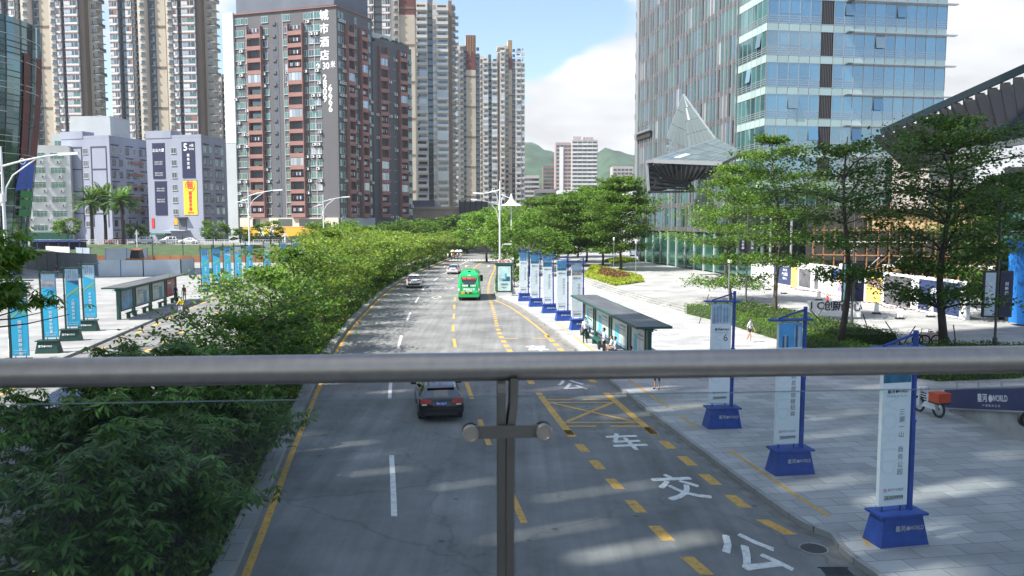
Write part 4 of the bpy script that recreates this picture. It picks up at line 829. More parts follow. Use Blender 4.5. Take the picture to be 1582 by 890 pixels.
# ---------------- grey hotel block
def hotel():
    rr = random.Random(3); P0, P1, P2, P3 = (-69.6, 204.5), (-42.2, 196), (-36.0, 209.3), (-27.2, 219.5)
    base = Vector((-55, 205, 0)); t = thing('apartment_block', 'dark grey apartment block with salmon balconies and white hotel lettering down its corner', 'building', base)
    rel = lambda p: (p[0] - base.x, p[1] - base.y)
    q0, q1, q2, q3 = map(rel, (P0, P1, P2, P3)); bk = (6, 28); bl = (-10, 24)
    w = MB(); w.prism([q0, q1, q2, (q2[0] - 14, q2[1] + 12), bl], 0, 59.6, M_hot); w.build('wall', t)
    w = MB(); w.prism([(q2[0] + .05, q2[1] - .3), q3, (q3[0] - 14, q3[1] + 12), (q2[0] - 12, q2[1] + 12)], 0, 54.4, M_hot); w.prism([(q2[0] + .6, q2[1] + .6), (q3[0] - .6, q3[1] - .2), (q3[0] - 10, q3[1] + 8), (q2[0] - 8, q2[1] + 9)], 54.4, 55.4, M_hot); w.build('side_wing', t)
    pw = MB(); F = Face(q0, q1); S1 = Face(q1, q2); S2 = Face(q2, q3)
    pt = lambda f, u, o, z: f.p + f.t * u + f.n * o + Vector((0, 0, z))
    def fbox(mb, f, u0, u1, o0, o1, z0, z1, m): mb.hexa([pt(f, u0, o1, z0), pt(f, u1, o1, z0), pt(f, u1, o0, z0), pt(f, u0, o0, z0), pt(f, u0, o1, z1), pt(f, u1, o1, z1), pt(f, u1, o0, z1), pt(f, u0, o0, z1)], m)
    pw.prism([(q0[0] + .3, q0[1] + .6), (q1[0] - .6, q1[1] + .4), (q2[0] - 1, q2[1]), (q2[0] - 13, q2[1] + 11), (-8, 22)], 60.1, 76, M_hot2)
    o = pw.build('penthouse', t)
    k = MB(); fbox(k, F, -.2, F.L + .2, -.2, .3, 59.6, 59.85, M_redf); fbox(k, S1, -.3, S1.L, -.2, .3, 59.6, 59.85, M_redf); k.build('cornice', t)
    k = MB(); fbox(k, F, -3.2, -.2, -.8, .5, 28, 60.2, M_wht); k.build('white_fin', t)
    k = MB(); fbox(k, F, -3.2, -.2, -.8, .5, 0, 27.9, M_bgry); k.build('stair_tower', t)
    FH = 2.95; Z0 = 9.2; NF = 17; sc = F.L / (525 - 374.5); U = lambda px: (px - 374.5) * sc
    WK = [winkit(1.5, 1.6, G_green, mull=1), winkit(1.5, 1.6, G_dark, mull=1), winkit(.75, 1.5, G_green, mull=0), winkit(1.9, 1.6, G_green, mull=2), winkit(1.3, 1.5, G_clr, mull=1)]
    wins = []; acs = []; AC = ackit()
    for f in range(NF):
        z = Z0 + f * FH + .75
        for px, kk in ((375.5, 0), (384.5, 0), (393, 2), (420.5, 3), (453, 3), (480.5, 2), (488.5, 0), (497.5, 0)):
            kit = WK[kk] if rr.random() < .75 else WK[rr.choice((1, 1, 4))] if kk != 2 else WK[2]; wins.append((kit, F.M(U(px), z)))
            if rr.random() < .42: acs.append((AC, F.M(U(px) + rr.uniform(-.5, .8), z - .95)))
    for f in range(NF):
        z = Z0 + f * FH + .75
        for Sf, us in ((S1, ((.9, 2), (2.2, 2), (7.6, 2), (13.4, 2))), (S2, ((1., 0), (5.4, 2), (7.3, 2), (12.6, 0)))):
            if Sf is S2 and f > 14: continue
            for u, kk in us:
                wins.append((WK[kk], Sf.M(u, z)))
                if rr.random() < .4: acs.append((AC, Sf.M(u + .3, z - .95)))
    many(t, 'window', [a for a, b in wins], [b for a, b in wins], 100); many(t, 'air_conditioner', [a for a, b in acs], [b for a, b in acs], 90)
    for v in range(4): pass
    B4 = [balckit(4.0, s, rr, FH) for s in (0, 0, 1, 2, 3, 2)]; B3 = [balckit(2.6, s, rr, FH) for s in (0, 0, 1, 2, 2)]; bs = []
    for f in range(NF - 1):
        z = Z0 + f * FH
        for px in (406, 467): bs.append((rr.choice(B4), F.M(U(px), z)))
        for u in (4.6, 10.2): bs.append((rr.choice(B3), S1.M(u, z)))
        if f < 15:
            for u in (3.2, 10.0): bs.append((rr.choice(B3), S2.M(u, z)))
    many(t, 'balcony', [a for a, b in bs], [b for a, b in bs], 100)
    sl_ = MB()                        # dark vertical slots with floor beams, down-pipes
    fbox(sl_, F, U(432), U(440), 0, .05, 9, 57, M_recess)
    for f in range(NF): fbox(sl_, F, U(432), U(436.5), .052, .25, 9.2 + f * FH, 9.9 + f * FH, M_hot)
    fbox(sl_, S2, 1.9, 2.0, 0, .1, 6, 54, M_framed); fbox(sl_, S2, 6.1, 6.5, 0, .06, 6, 54, M_recess); fbox(sl_, F, U(492.8), U(493.4), 0, .12, 3, 59, M_frame); fbox(sl_, F, U(446.8), U(447.3), 0, .12, 3, 59, M_frame); sl_.build('service_slot', t)
    k = MB()                          # lower floors, shop front
    fbox(k, F, .2, F.L - .2, 0, .35, 6.8, 9.1, M_cream); fbox(k, S1, .2, S1.L - .2, 0, .35, 6.8, 9.1, M_bgry); fbox(k, F, 4.0, 6.2, .352, .4, 7.0, 8.8, G_dark); fbox(k, F, 11.5, 15.5, .352, .4, 7.0, 8.8, G_dark); fbox(k, F, 17.5, 24, .352, .4, 7.0, 8.8, G_dark); k.build('lower_storey', t)
    k = MB(); fbox(k, F, 1.5, F.L, .36, 1.1, 4.5, 6.7, ORG); fbox(k, S1, 0, 13, .36, 1.0, 4.6, 6.4, ORG); k.cyl(pt(F, 8.4, 1.14, 5.6), .95, .06, YEL, tuple(F.n), 24); fbox(k, F, 6.2, 10.6, 1.102, 1.12, 4.6, 6.6, M_wht2)
    k.build('shop_sign', t)
    k = MB(); fbox(k, F, 1.5, F.L, .1, .3, 0.2, 4.4, G_dark); k.build('shop_front', t)
    # lettering down the corner
    k = MB(); base_m = lambda u, z, o=.03: F.M(u, z, o) @ Matrix.Rotation(R(90), 4, 'X')
    uc = U(507.5)
    for i, ch in enumerate('城市酒店'): k.text(ch, 2.6, M_wht2, base_m(uc, 57.6 - i * 3.15, .05), .03)
    k.text('30', 2.3, M_wht2, base_m(uc + .3, 45.7, .05), .03, sx=.85); k.text('米', 1.7, M_wht2, base_m(uc + 2.2, 45.9, .05), .03, sx=.8); k.text('↑', 1.7, M_wht2, base_m(uc - 1.9, 45.8, .05), .04)
    k.text('2809', 2.3, M_wht2, base_m(uc - .1, 42.8, .05), .035, vertical=True, gap=.72); k.text('6666', 2.3, M_wht2, base_m(uc + 1.35, 40.4, .05), .035, vertical=True, gap=.72)
    k.build('wall_lettering', t)
    # roof garden on the wing
    k = MB(); 
    for i in range(26):
        u = rr.uniform(0, S2.L - 1); c = pt(S2, u, -rr.uniform(.6, 3), 55.4); k.ball(c, rr.uniform(.4, .9), L_term, 6, 5)
    fbox(k, S2, .5, 9, -3.2, -2.6, 55.4, 57.4, M_bay); k.build('roof_garden', t)
hotel()
# ---------------- lavender office, two blocks
def office(P0, P1, depth, top, label, kind):
    rr = random.Random(5); base = Vector((P0[0], P0[1], 2.85)); t = thing('office_block', label, 'building', base, 0, 'lavender office blocks')
    d = Vector((P1[0] - P0[0], P1[1] - P0[1])); L = d.length; n = Vector((-d.y, d.x)) / L * depth
    q0, q1, q2, q3 = (0, 0), tuple(d), tuple(d + n), tuple(n); H = top - 2.85; F = Face(q0, q1); Sd = Face(q1, q2)
    pt = lambda f, u, o, z: f.p + f.t * u + f.n * o + Vector((0, 0, z))
    def fbox(mb, f, u0, u1, o0, o1, z0, z1, m): mb.hexa([pt(f, u0, o1, z0), pt(f, u1, o1, z0), pt(f, u1, o0, z0), pt(f, u0, o0, z0), pt(f, u0, o1, z1), pt(f, u1, o1, z1), pt(f, u1, o0, z1), pt(f, u0, o0, z1)], m)
    w = MB(); w.prism([q0, q1, q2, q3], 0, H, M_lav); fbox(w, F, -.1, L * .46, -4, .12, H, H + 2.0, M_lav); fbox(w, F, L * .46, L, -.3, .02, H, H + .7, M_lav); fbox(w, Sd, 0, depth, -.3, .02, H, H + .6, M_lav); w.build('wall', t)
    FH = 3.3; wk = winkit(1.6, 1.55, G_dark, mull=1); ws = []
    for f in range(7):
        z = H - 4.2 - f * FH
        if z > 1.5: ws.append((wk, F.M(L * .5, z)))
    wk2 = [winkit(1.2, 1.7, G_dark, M_framed, 1), winkit(1.2, 1.7, G_green, M_frame, 1)]; dk = MB()
    for f in range(8):
        z = H - 4. - f * FH
        if z < .5: continue
        for i in range(6): ws.append((rr.choice(wk2), Sd.M(1.4 + i * 2.55, z)))
        for i in range(3): fbox(dk, Sd, .5 + i * 5.4, 3.2 + i * 5.4, 0, .16, z + 2.05, z + 2.35, M_lavd)
    many(t, 'window', [a for a, b in ws], [b for a, b in ws]); dk.build('sun_ledge', t)
    if kind == 0:
        k = MB()
        for u0, u1 in ((L * .11, L * .42), (L * .62, L * .93)):
            for z in (H - 2.2, H - 8.2, H - 14.2, H - 20.2): fbox(k, F, u0, u1, 0, .12, z - .25, z, M_lavd)
            for u in (u0, u1): fbox(k, F, u - .12, u + .12, 0, .11, H - 24, H - 2.2, M_lavd)
        k.build('panel_trim', t)
        k = MB(); 
        for i in range(5): fbox(k, Sd, 7.5, 12, 0, .7, H - 6.5 - i * FH, H - 5.9 - i * FH, M_redf)
        k.build('window_cage', t)
    else:
        tm = lambda u, z: F.M(u, z, .15) @ Matrix.Rotation(R(90), 4, 'X')
        def banner(u0, u1, z0, z1, m, lb=None):
            k = MB(); fbox(k, F, u0, u1, .02, .12, z0, z1, m); fbox(k, F, u0 - .1, u1 + .1, .01, .1, z1, z1 + .12, M_lavd); return k.build('hanging_banner', t, label=lb)
        b = banner(L*.11, L*.335, H - 10.9, H - 1.4, NAVY); k = MB()
        for i in range(4): k.text('企业大厦'[i], .95, M_wht2, tm(L*.14 + i * .95, H - 3.3), .02)
        for i in range(2):
            for j in range(2): k.text('商务办公空间', .42, M_wht2, tm(L*.22, H - 6.4 - i * 3. - j * .6), .01)
        k.build('lettering', b)
        b = banner(L*.13, L*.35, H - 20.8, H - 11.7, NAVY); k = MB()
        for i in range(2):
            for j in range(2): k.text('商务办公空间', .42, M_wht2, tm(L*.24, H - 13.6 - i * 3. - j * .6), .01)
        k.build('lettering', b)
        b = banner(L*.65, L*.88, H - 10.8, H - 1.3, NAVY); k = MB()
        k.text('5', 2.7, M_wht2, tm(L*.72, H - 2.7), .03); k.text('A级', .8, M_wht2, tm(L*.83, H - 2.2), .02); k.text('写字楼', .55, M_wht2, tm(L*.825, H - 3.2), .02)
        k.text('商务空间', .85, M_wht2, tm(L*.765, H - 4.8), .03, vertical=True, gap=1.3); k.build('lettering', b)
        b = banner(L*.66, L*.90, H - 20.7, H - 11.6, YEL, 'yellow banner with red writing'); k = MB()
        k.text('租', 2.0, REDP, tm(L*.78, H - 13.0), .05); k.ring(F.M(L*.78, H - 13.0, .15).translation, 1.45, .06, REDP, tuple(F.n), 28, 4)
        k.text('精装写字楼', 1.05, REDP, tm(L*.78, H - 15.1), .05, vertical=True, gap=1.0); k.text('招租热线', .5, REDP, tm(L*.78, H - 20.2), .03); k.build('lettering', b)
        k = MB(); fbox(k, F, L*.56, L*.69, .01, .2, 3.0, 6.2, M_recess); fbox(k, F, L*.53, L*.72, .0, 1.2, 6.2, 6.5, M_framed); k.build('door', t)
        k = MB(); fbox(k, F, L*.47, L*.53, .02, .12, 4.4, 6.4, ORG); fbox(k, F, L*.05, L*.10, .02, .12, 3.6, 6.2, REDP); fbox(k, F, L*.38, L*.75, .05, 2.2, 2.8, 3.0, M_bgry); fbox(k, F, L*.1, L*.4, .05, 2.4, 1.7, 2.1, mat('green_awning', (.02, .14, .08), .7)); k.build('entrance_sign', t)
    return t
office((-124.2, 222), (-108.8, 217.5), 16.5, 30.7, 'lavender grey office block with dark panel outlines behind the palms', 0)
office((-99.9, 220), (-83.2, 215.6), 18, 30.7, 'lavender grey office block hung with navy banners and a yellow one', 1)
# ---------------- white block far left and grey one behind it
def simple_block(name, label, P0, P1, depth, z0, top, wall, rows, cols, kit, fh, zoff, uoff, group=None, extra=None, side=None, limit=100):
    base = Vector((P0[0], P0[1], z0)); t = thing(name, label, 'building', base, 0, group); d = Vector((P1[0] - P0[0], P1[1] - P0[1])); L = d.length; n = Vector((-d.y, d.x)) / L * depth
    q = [(0, 0), tuple(d), tuple(d + n), tuple(n)]; H = top - z0; w = MB(); w.prism(q, 0, H, wall); w.prism([(a * .98 + .01 * d.x, b * .98 + .01 * d.y) for a, b in q], H, H + .5, wall); w.build('wall', t); F = Face(q[0], q[1]); ks = []
    for f in range(rows):
        for c in range(cols): ks.append((kit, F.M(uoff + (L - 2 * uoff) * (c + .5) / cols, H - zoff - f * fh)))
    if side:
        Sd = Face(q[1], q[2])
        for f in range(rows):
            for c in range(side): ks.append((kit, Sd.M(depth * (c + .5) / side, H - zoff - f * fh)))
    many(t, 'window', [a for a, b in ks], [b for a, b in ks], limit); return t, F, L, H
t, F, L, H = simple_block('office_block', 'white tiled office block with green windows and air conditioners at the far left', (-140.5, 214), (-120.4, 219), 14, 2.85, 28.2, M_bwht, 6, 4, winkit(3.6, 1.7, G_green, mull=3, trans=True), 3.9, 3.2, .6)
acs = [(ackit(), F.M(1.5 + (i % 5) * 4.1 + (i // 5) * .3, H - 4.3 - 3.9 * (i // 5))) for i in range(25)]; many(t, 'air_conditioner', [a for a, b in acs], [b for a, b in acs])
k = MB(); k.bar((0, -.3, 2.6), (F.t.x * L, F.t.y * L - .3, 2.6), .5, .5, M_bgry); k.bar((0, -.6, 1.2), (F.t.x * L, F.t.y * L - .6, 1.2), .4, 2.2, mat('green_hoarding', (.02, .12, .08), .7)); k.build('ground_floor_band', t)
t, F, L, H = simple_block('office_block', 'pale grey windowless block rising behind the white and lavender offices', (-136, 238), (-125.5, 238), 12, 2.85, 33.5, M_bgry, 1, 2, winkit(4, 2, G_green, mull=3), 3.9, 3.5, .4)
t, F, L, H = simple_block('office_block', 'blank pale grey lift tower beside the white office block', (-126, 230), (-114, 229), 10, 2.85, 37.5, M_bgry, 1, 1, winkit(1.2, 1.2, G_dark), 3.9, 26, .4)
# ---------------- dark glass building at the left edge
def glass_left():
    t = thing('glass_tower', 'dark curved glass tower under a red and blue wrap at the left edge', 'building', (-82.2, 118, 0)); prof = [(0, .0), (6, 1.6), (14, 3.2), (22, 4.6), (30, 5.6), (37, 6.0)]
    n = 26; rows = 14; g = MB(); M_n = facadeglass('dark_green_glass', (.015, .03, .03), (.55, .75, .8), .08, .18, .5)
    def pnt(i, z, o=0): a = R(-115 + 160 * i / n); r0 = 8.5 + sm(prof, z) * .75 + o; return (math.cos(a) * r0 * .9, math.sin(a) * r0, z)
    for j in range(rows):
        z0, z1 = 37. * j / rows, 37. * (j + 1) / rows
        for i in range(n): g.poly([pnt(i, z0), pnt(i + 1, z0), pnt(i + 1, z1), pnt(i, z1)], M_n)
        g.poly([(-30, 4, z0), pnt(0, z0), pnt(0, z1), (-30, 4, z1)], M_n) if False else g.poly([(-34, -8, z0), pnt(0, z0), pnt(0, z1), (-34, -8, z1)], M_n)
        g.poly([pnt(n, z0), (-12, 13, z0), (-12, 13, z1), pnt(n, z1)], M_n)
    g.poly([pnt(i, 37) for i in range(n + 1)] + [(-12, 13, 37), (-34, -8, 37)], M_recess); g.build('glass_skin', t)
    f = MB(); rr = random.Random(4)
    for j in range(44):
        z = .5 + j * .83; a, b = rr.randrange(0, 12), rr.randrange(15, 27)
        f.tube([pnt(i, z, .15) for i in range(a, min(b, n) + 1)], .05, rr.choice([M_frame, M_framed, M_steel_d, M_bgry]), 4)
    for i in range(0, n + 1, 2): f.tube([pnt(i, z, .1) for z in (0, 8, 16, 24, 31, 37)], .06, M_framed, 4)
    f.build('scaffold_rail', t)
    r_ = MB()
    for z0, z1 in ((17, 21), (21, 25), (25, 29), (29, 32.5)): r_.poly([pnt(18.2, z0, .3), pnt(22.5, z0, .3), pnt(22.5, z1, .3), pnt(18.2, z1, .3)], M_maroon)
    r_.build('red_wrap', t)
    r_ = MB(); r_.poly([pnt(17.6, 12.6, .35), pnt(21.5, 13.2, .35), pnt(21.5, 17, .35), pnt(18.4, 17.4, .35)], mat('blue_tarp', (.02, .08, .4), .6)); r_.build('blue_tarp', t)
    r_ = MB()
    for z in (9., 10.4, 11.7): r_.poly([pnt(18.5, z, .4), pnt(22, z, .4), pnt(22, z + 1.0, .4), pnt(18.5, z + 1.0, .4)], mat('green_net', (.02, .2, .05), .7))
    r_.build('green_net', t)
glass_left()
# ---------------- residential towers
def tower(name, label, cols, depth, floors, fh, loc, rz, lo=0, group='residential towers', sidecols=None, cap=True, seed=1):
    """cols: list of (width, style, out, extra height)"""
    rr = random.Random(seed); t = thing(name, label, 'building', loc, rz, group); H = floors * fh; w = MB(); core = MB(); x = 0; bays = []; wins = []; slabs = []; bal = []; rest = MB()
    for (wd, st, out, ex) in cols:
        m = {'bay': M_recess, 'glass': M_recess, 'cream': M_cream, 'core': M_beige, 'dark': M_recess, 'balc': M_cream, 'lit': M_cream, 'edge': M_brown, 'beige': M_beige}[st]
        tgt = core if st == 'core' else w; y0 = -out
        if st == 'core':
            zt = (H + ex) * .0 + H + ex; zm = H - 4 * fh - (0 if ex else 0)
            core.box(x, y0, 0, x + wd, depth * .5, zm, M_beige); core.box(x, y0, zm, x + wd, depth * .5, zt, M_maroon); core.box(x - .2, y0 - .1, zt - 5, x + .01, depth * .5, zt, M_cream)
            for f in range(2, floors, 5): core.box(x - .02, y0 - .12, f * fh - .6, x + wd + .02, y0, f * fh + .2, M_brown)
            for i in range(5): core.bar((x + wd * (.15 + .17 * i), y0 - .1, zt - 8 - (i % 3)), (x + wd * (.15 + .17 * i), y0 - .1, zt - .3), .22, .2, M_gold)
        else: w.box(x, y0, 0, x + wd, depth, H + ex, m)
        for f in range(lo, floors):
            z = f * fh; c = x + wd / 2
            if st == 'bay':
                k = ('bay', round(wd, 2), rr.choice((0, 0, 1, 2, 3))); bays.append((k, Matrix.Translation((c, y0, z))))
            elif st == 'cream' or st == 'beige': wins.append((('win', 0), Matrix.Translation((c + wd * .18, y0, z + .9))))
            elif st == 'glass': rest.box(x + .1, y0 - .06, z + .5, x + wd - .1, y0 - .01, z + fh - .25, G_dark); rest.box(x, y0 - .1, z - .1, x + wd, y0 - .005, z + .12, M_framed)
            elif st == 'dark': wins.append((('win', 1), Matrix.Translation((c, y0, z + .8))))
            elif st == 'balc': bal.append((('balc', round(wd, 2), (f + int(x)) % 2 if rr.random() < .88 else 2), Matrix.Translation((c, y0, z))))
            elif st == 'lit': wins.append((('win', 2), Matrix.Translation((c, y0, z + .8))))
        x += wd
    Wd = x
    w.box(-.2, -.2, H, Wd * .3, depth, H + .9, M_cream) if cap else None
    w.build('wall', t)
    if core.f: core.build('service_core', t)
    kits = {}
    def kit(k):
        if k in kits: return kits[k]
        m = MB()
        if k[0] == 'bay':
            wd = k[1]; d = .7; m.box(-wd/2 + .15, -d, .0, wd/2 - .15, 0, .75, M_bay); m.box(-wd/2 + .15, -d, fh - .45, wd/2 - .15, 0, fh - .12, M_redf)
            m.poly([(-wd/2 + .22, -d + .06, .75), (wd/2 - .22, -d + .06, .75), (wd/2 - .22, -d + .06, fh - .45), (-wd/2 + .22, -d + .06, fh - .45)], G_clr if hash(k) % 1 else G_dark)
            for i in range(4):
                xx = -wd/2 + .2 + (wd - .4) * i / 3; m.box(xx - .06, -d, .75, xx + .06, -.01, fh - .45, M_bay)
            m.box(-wd/2 + .3, -d - .02, .9, -.1, -d + .05, fh - .7, (G_clr, G_dark, M_bay, G_clr)[k[2]])
            if k[2] == 1: m.box(.1, -d - .02, .9, wd/2 - .3, -d + .05, fh - .6, M_redf)
            if k[2] == 2: m.box(wd/2 - 1.0, -d - .45, .05, wd/2 - .25, -d - .01, .6, M_acw)
            if k[2] == 3: m.box(.0, -d - .02, .8, wd/2 - .3, -d + .05, fh - 1.1, G_green)
        elif k[0] == 'win':
            if k[1] == 0: m.box(-.75, -.05, 0, .75, -.001, 1.3, G_dark); m.box(-.95, -.35, -.35, .95, -.002, -.05, M_brown)
            elif k[1] == 1: m.box(-.7, -.05, 0, .7, -.001, 1.5, G_dark); m.box(-.8, -.2, -.25, .8, -.002, -.02, M_bgry)
            else: m.box(-.7, -.05, 0, .7, -.001, 1.6, G_clr)
        else:
            wd = k[1]; d = 1.5; m.box(-wd/2 + .1, -d, -.1, wd/2 - .1, 0, .1, M_balc)
            if k[2] == 0: m.box(-wd/2 + .1, -d, .1, wd/2 - .1, -d + .08, 1.1, M_balc); m.poly([(-wd/2 + .5, -.02, .1), (wd/2 - .9, -.02, .1), (wd/2 - .9, -.02, 2.4), (-wd/2 + .5, -.02, 2.4)], G_dark)
            elif k[2] == 1: m.box(-wd/2 + .1, -d + .3, .1, wd/2 - .1, -d + .36, 1.0, G_clr); m.poly([(-wd/2 + .9, -.02, .1), (wd/2 - .4, -.02, .1), (wd/2 - .4, -.02, 2.3), (-wd/2 + .9, -.02, 2.3)], G_dark); m.box(-wd/2 + .3, -.6, .2, -wd/2 + 1.0, -.1, .9, M_redf)
            else: m.box(-wd/2 + .1, -d, .1, wd/2 - .1, -d + .08, 1.0, M_balc); m.box(-wd/2 + .12, -d + .02, 1.0, wd/2 - .12, -d + .06, fh - .1, G_clr)
        kits[k] = m; return m
    for nm, lst, lim in (('bay_window', bays, 100), ('window', wins, 100), ('balcony', bal, 100)):
        if lst:
            lst.sort(key=lambda e: -e[1].translation.z if False else 0); many(t, nm, [kit(a) for a, b in lst], [b for a, b in lst], lim)
    if rest.f: rest.build('glazing_bands', t)
    if sidecols:                      # right flank with little balconies
        sd = MB(); sl2 = MB()
        for f in range(lo, floors):
            z = f * fh; sd.box(Wd, 1.5, z + .9, Wd + .04, 2.1, z + 1.7, G_dark); sd.box(Wd, 4, z + .9, Wd + .04, 4.8, z + 1.9, G_dark)
            sl2.box(Wd, max(.2, depth - 7 + (f % 3)), z - .12, Wd + 1.7, depth - 1, z + .06, M_bgry)
            if f % 3 == 0: sl2.box(Wd + 1.6, max(.3, depth - 6), z + .06, Wd + 1.68, depth - 1.2, z + 1.1, M_framed)
        sd.build('flank_window', t, kind='stuff'); sl2.build('flank_balcony', t, kind='stuff')
    return t
Tc = [(3.4, 'bay', 1.2, 0), (2.6, 'glass', 0, 0), (2.4, 'bay', .8, 0), (.6, 'beige', 1.0, 1.5), (1.6, 'glass', .2, 1.0), (2.5, 'cream', 1.4, 2.5), (3.2, 'dark', -1.5, 0), (3.7, 'core', -.5, 6), (1.2, 'dark', -.8, 0), (2.2, 'cream', 1.4, 3), (2.0, 'bay', .6, 1), (1.7, 'dark', -.3, 0), (5.1, 'bay', 1.2, 1), (1.8, 'edge', .8, 2), (3.0, 'beige', -2, 1)]
p = at(179, 200, 300); t1 = tower('residential_tower', 'tall cream and brown twin tower directly left of the grey hotel block', Tc, 6, 36, 2.95, (p.x, 300, 0), R(-3), 10, 'twin residential towers', True)
dup(t1, loc=(p.x - 42.6, 300, 0), label='tall cream and brown twin tower directly behind the dark glass tower')
p = at(567, 100, 330); tower('residential_tower', 'cream residential tower with maroon lift core half hidden behind the grey block', [(3.4, 'bay', 1.2, 0), (3.0, 'glass', 0, 0), (3.6, 'bay', 1.2, 0), (3.2, 'cream', 1.4, 1), (6.3, 'core', .5, 10)], 14, 35, 2.95, (p.x, 330, 0), R(2), 18)
p = at(643, 100, 352); tower('residential_tower', 'white balconied residential tower lit by the sun, right of the grey block', [(5.0, 'balc', 1.0, 0), (2.2, 'glass', -1, 3), (1.6, 'lit', .6, 1), (5.2, 'balc', .8, 0), (1.5, 'edge', 1.0, 1.5), (1.2, 'beige', .2, 0)], 14, 35, 2.9, (p.x, 352, 0), R(4), 2, sidecols=True)
p = at(697, 100, 400); tower('residential_tower', 'narrow residential tower with a maroon topped core beside the white balconied one', [(3.4, 'balc', 1, 0), (2.6, 'cream', 1.2, 0), (1.3, 'dark', -.5, 0), (4.8, 'core', .3, 5), (2.0, 'dark', -.6, -4)], 14, 32, 2.95, (p.x, 400, 0), R(4), 2)
p = at(741, 100, 430); tower('residential_tower', 'beige residential tower with dark centre seam right of the maroon topped one', [(1.6, 'cream', .2, 0), (3.0, 'balc', 1, 0), (1.6, 'dark', -.8, 2), (3.2, 'balc', 1, -1), (1.0, 'edge', .3, 0)], 14, 32, 2.95, (p.x, 430, 0), R(4), 2)
p = at(769, 100, 460); tower('residential_tower', 'farthest residential tower of the row, nearest the open sky', [(1.3, 'edge', .4, -3), (2.6, 'balc', 1., -2), (2.0, 'beige', .5, 1), (2.2, 'core', .2, 4), (2.0, 'dark', -.4, -6), (3.2, 'balc', 1., -7), (2.0, 'balc', .6, -9)], 12, 36, 2.95, (p.x, 460, 0), R(4), 4)
p = at(335, 200, 400); tower('residential_tower', 'grey distant residential tower peeping out left of the grey block', [(3.2, 'balc', .8, 0), (1.5, 'dark', -.5, 1), (3.0, 'balc', .8, 0)], 12, 27, 2.95, (p.x, 400, 0), 0, 10)
# ---------------- beige podium, distant buildings
def podium():
    t = thing('podium_building', 'low beige podium with dark louvres below the residential towers', 'building', (-38, 236, 0)); w = MB(); w.box(7, 0, 0, 36, 22, 12.4, M_pod); w.box(7, 1.8, 12.4, 15, 22, 14.4, M_hot2); w.box(6.8, -.4, 11.7, 36.2, -.001, 12.5, M_pod); w.build('wall', t)
    k = MB(); k.box(22.4, -.6, 10.5, 31, -.42, 14.0, M_framed)
    for i in range(6): k.box(22.4 + i * 1.6, -.9, 9.8, 22.8 + i * 1.6, -.61, 14.4, M_dark)
    k.build('louvre_screen', t); k = MB(); k.box(9, -.2, 4, 13, -.02, 8.5, G_dark); k.box(14, -.2, 4, 30, -.02, 8.0, G_dark); k.build('shop_glazing', t)
podium()
k4 = MB(); k4.box(-1.3, -.06, 0, 1.3, -.001, 1.7, G_dark)
k5 = MB(); k5.box(-1.9, -.9, -.2, 1.9, -.001, .9, M_bay); k5.box(-1.6, -.06, .9, 1.6, -.002, 2.4, G_dark)
M_pink = mat('pink_wall', (.36, .27, .26), .85, var=.06, scale=.1); M_pale = mat('pale_wall', (.42, .37, .35), .85, var=.06, scale=.1)
def far(name, label, px0, px1, top, Y, wall, rows, cols, kit, fh, z0=0, depth=16, group=None, zoff=3.2):
    a, b = at(px0, 300, Y), at(px1, 300, Y); return simple_block(name, label, (a.x, Y), (b.x, Y), depth, z0, hgt(top, Y), wall, rows, cols, kit, fh, zoff, .5, group)
t, F, L, H = far('apartment_tower', 'pale pink distant apartment tower standing before the green hill', 858, 884, 223, 620, M_pink, 18, 4, k4, 3.0, depth=20)
k = MB(); k.box(3, -.5, 0, 6, 0, H - 3, M_bay); k.build('pilaster', t)
t, F, L, H = far('apartment_tower', 'distant white apartment tower with balconies and red roof letters before the hill', 883, 923, 219, 612, M_pale, 19, 5, k5, 3.0, depth=20)
k = MB(); k.text('星湖花园', 1.9, M_redf, F.M(L * .62, H + 1.4, .2) @ Matrix.Rotation(R(90), 4, 'X'), .03); k.box(1, .5, H, 7, 8, H + 3.0, M_pale); k.build('roof_letters', t)
far('apartment_tower', 'small brown grey distant tower left of the pink one', 839, 859, 258, 640, M_brown, 13, 4, k4, 3.0)
far('apartment_tower', 'distant grey tower between the layered tree and the glass office', 946, 978, 259, 660, M_pale, 13, 5, k4, 3.0)
far('low_block', 'low white distant block below the hill beside the last residential tower', 808, 833, 273, 560, M_pale, 6, 5, k4, 3.2)
far('low_block', 'low cream distant rooftops below the pink tower', 826, 862, 294, 420, M_pale, 2, 5, k4, 3.2)
far('low_block', 'low white rooftops right of the cream ones', 862, 900, 296, 400, M_wht2, 2, 5, k4, 3.2)
far('low_block', 'small white building right behind the layered tree by the glass office', 966, 992, 284, 330, M_wht2, 3, 3, k4, 3.2)
# white tensile tent
t = thing('tensile_tent', 'small white peaked tensile tent above the trees beside the tall right street lamp', 'tent', tuple(at(790, 318, 128).xy) + (0,))
k = MB(); n = 16; apex = (0, 0, 12.6)
for i in range(n):
    ring = []
    for (rr_, z) in ((.06, 12.6), (.35, 11.7), (.9, 11.05), (1.7, 10.7)):
        ring.append([(math.cos(2 * math.pi * (i + e) / n) * rr_, math.sin(2 * math.pi * (i + e) / n) * rr_, z) for e in (0, 1)])
    for a, b in zip(ring, ring[1:]): k.poly([a[0], a[1], b[1], b[0]], M_wht2)
k.build('membrane', t, smooth=True); k = MB(); k.tube([(0, 0, 0), (0, 0, 12.5)], .09, M_wht, 8)
for i in range(4): k.bar((0, 0, 9.6), (math.cos(i * 1.57) * 1.65, math.sin(i * 1.57) * 1.65, 10.7), .05, .05, M_wht)
k.build('mast', t)
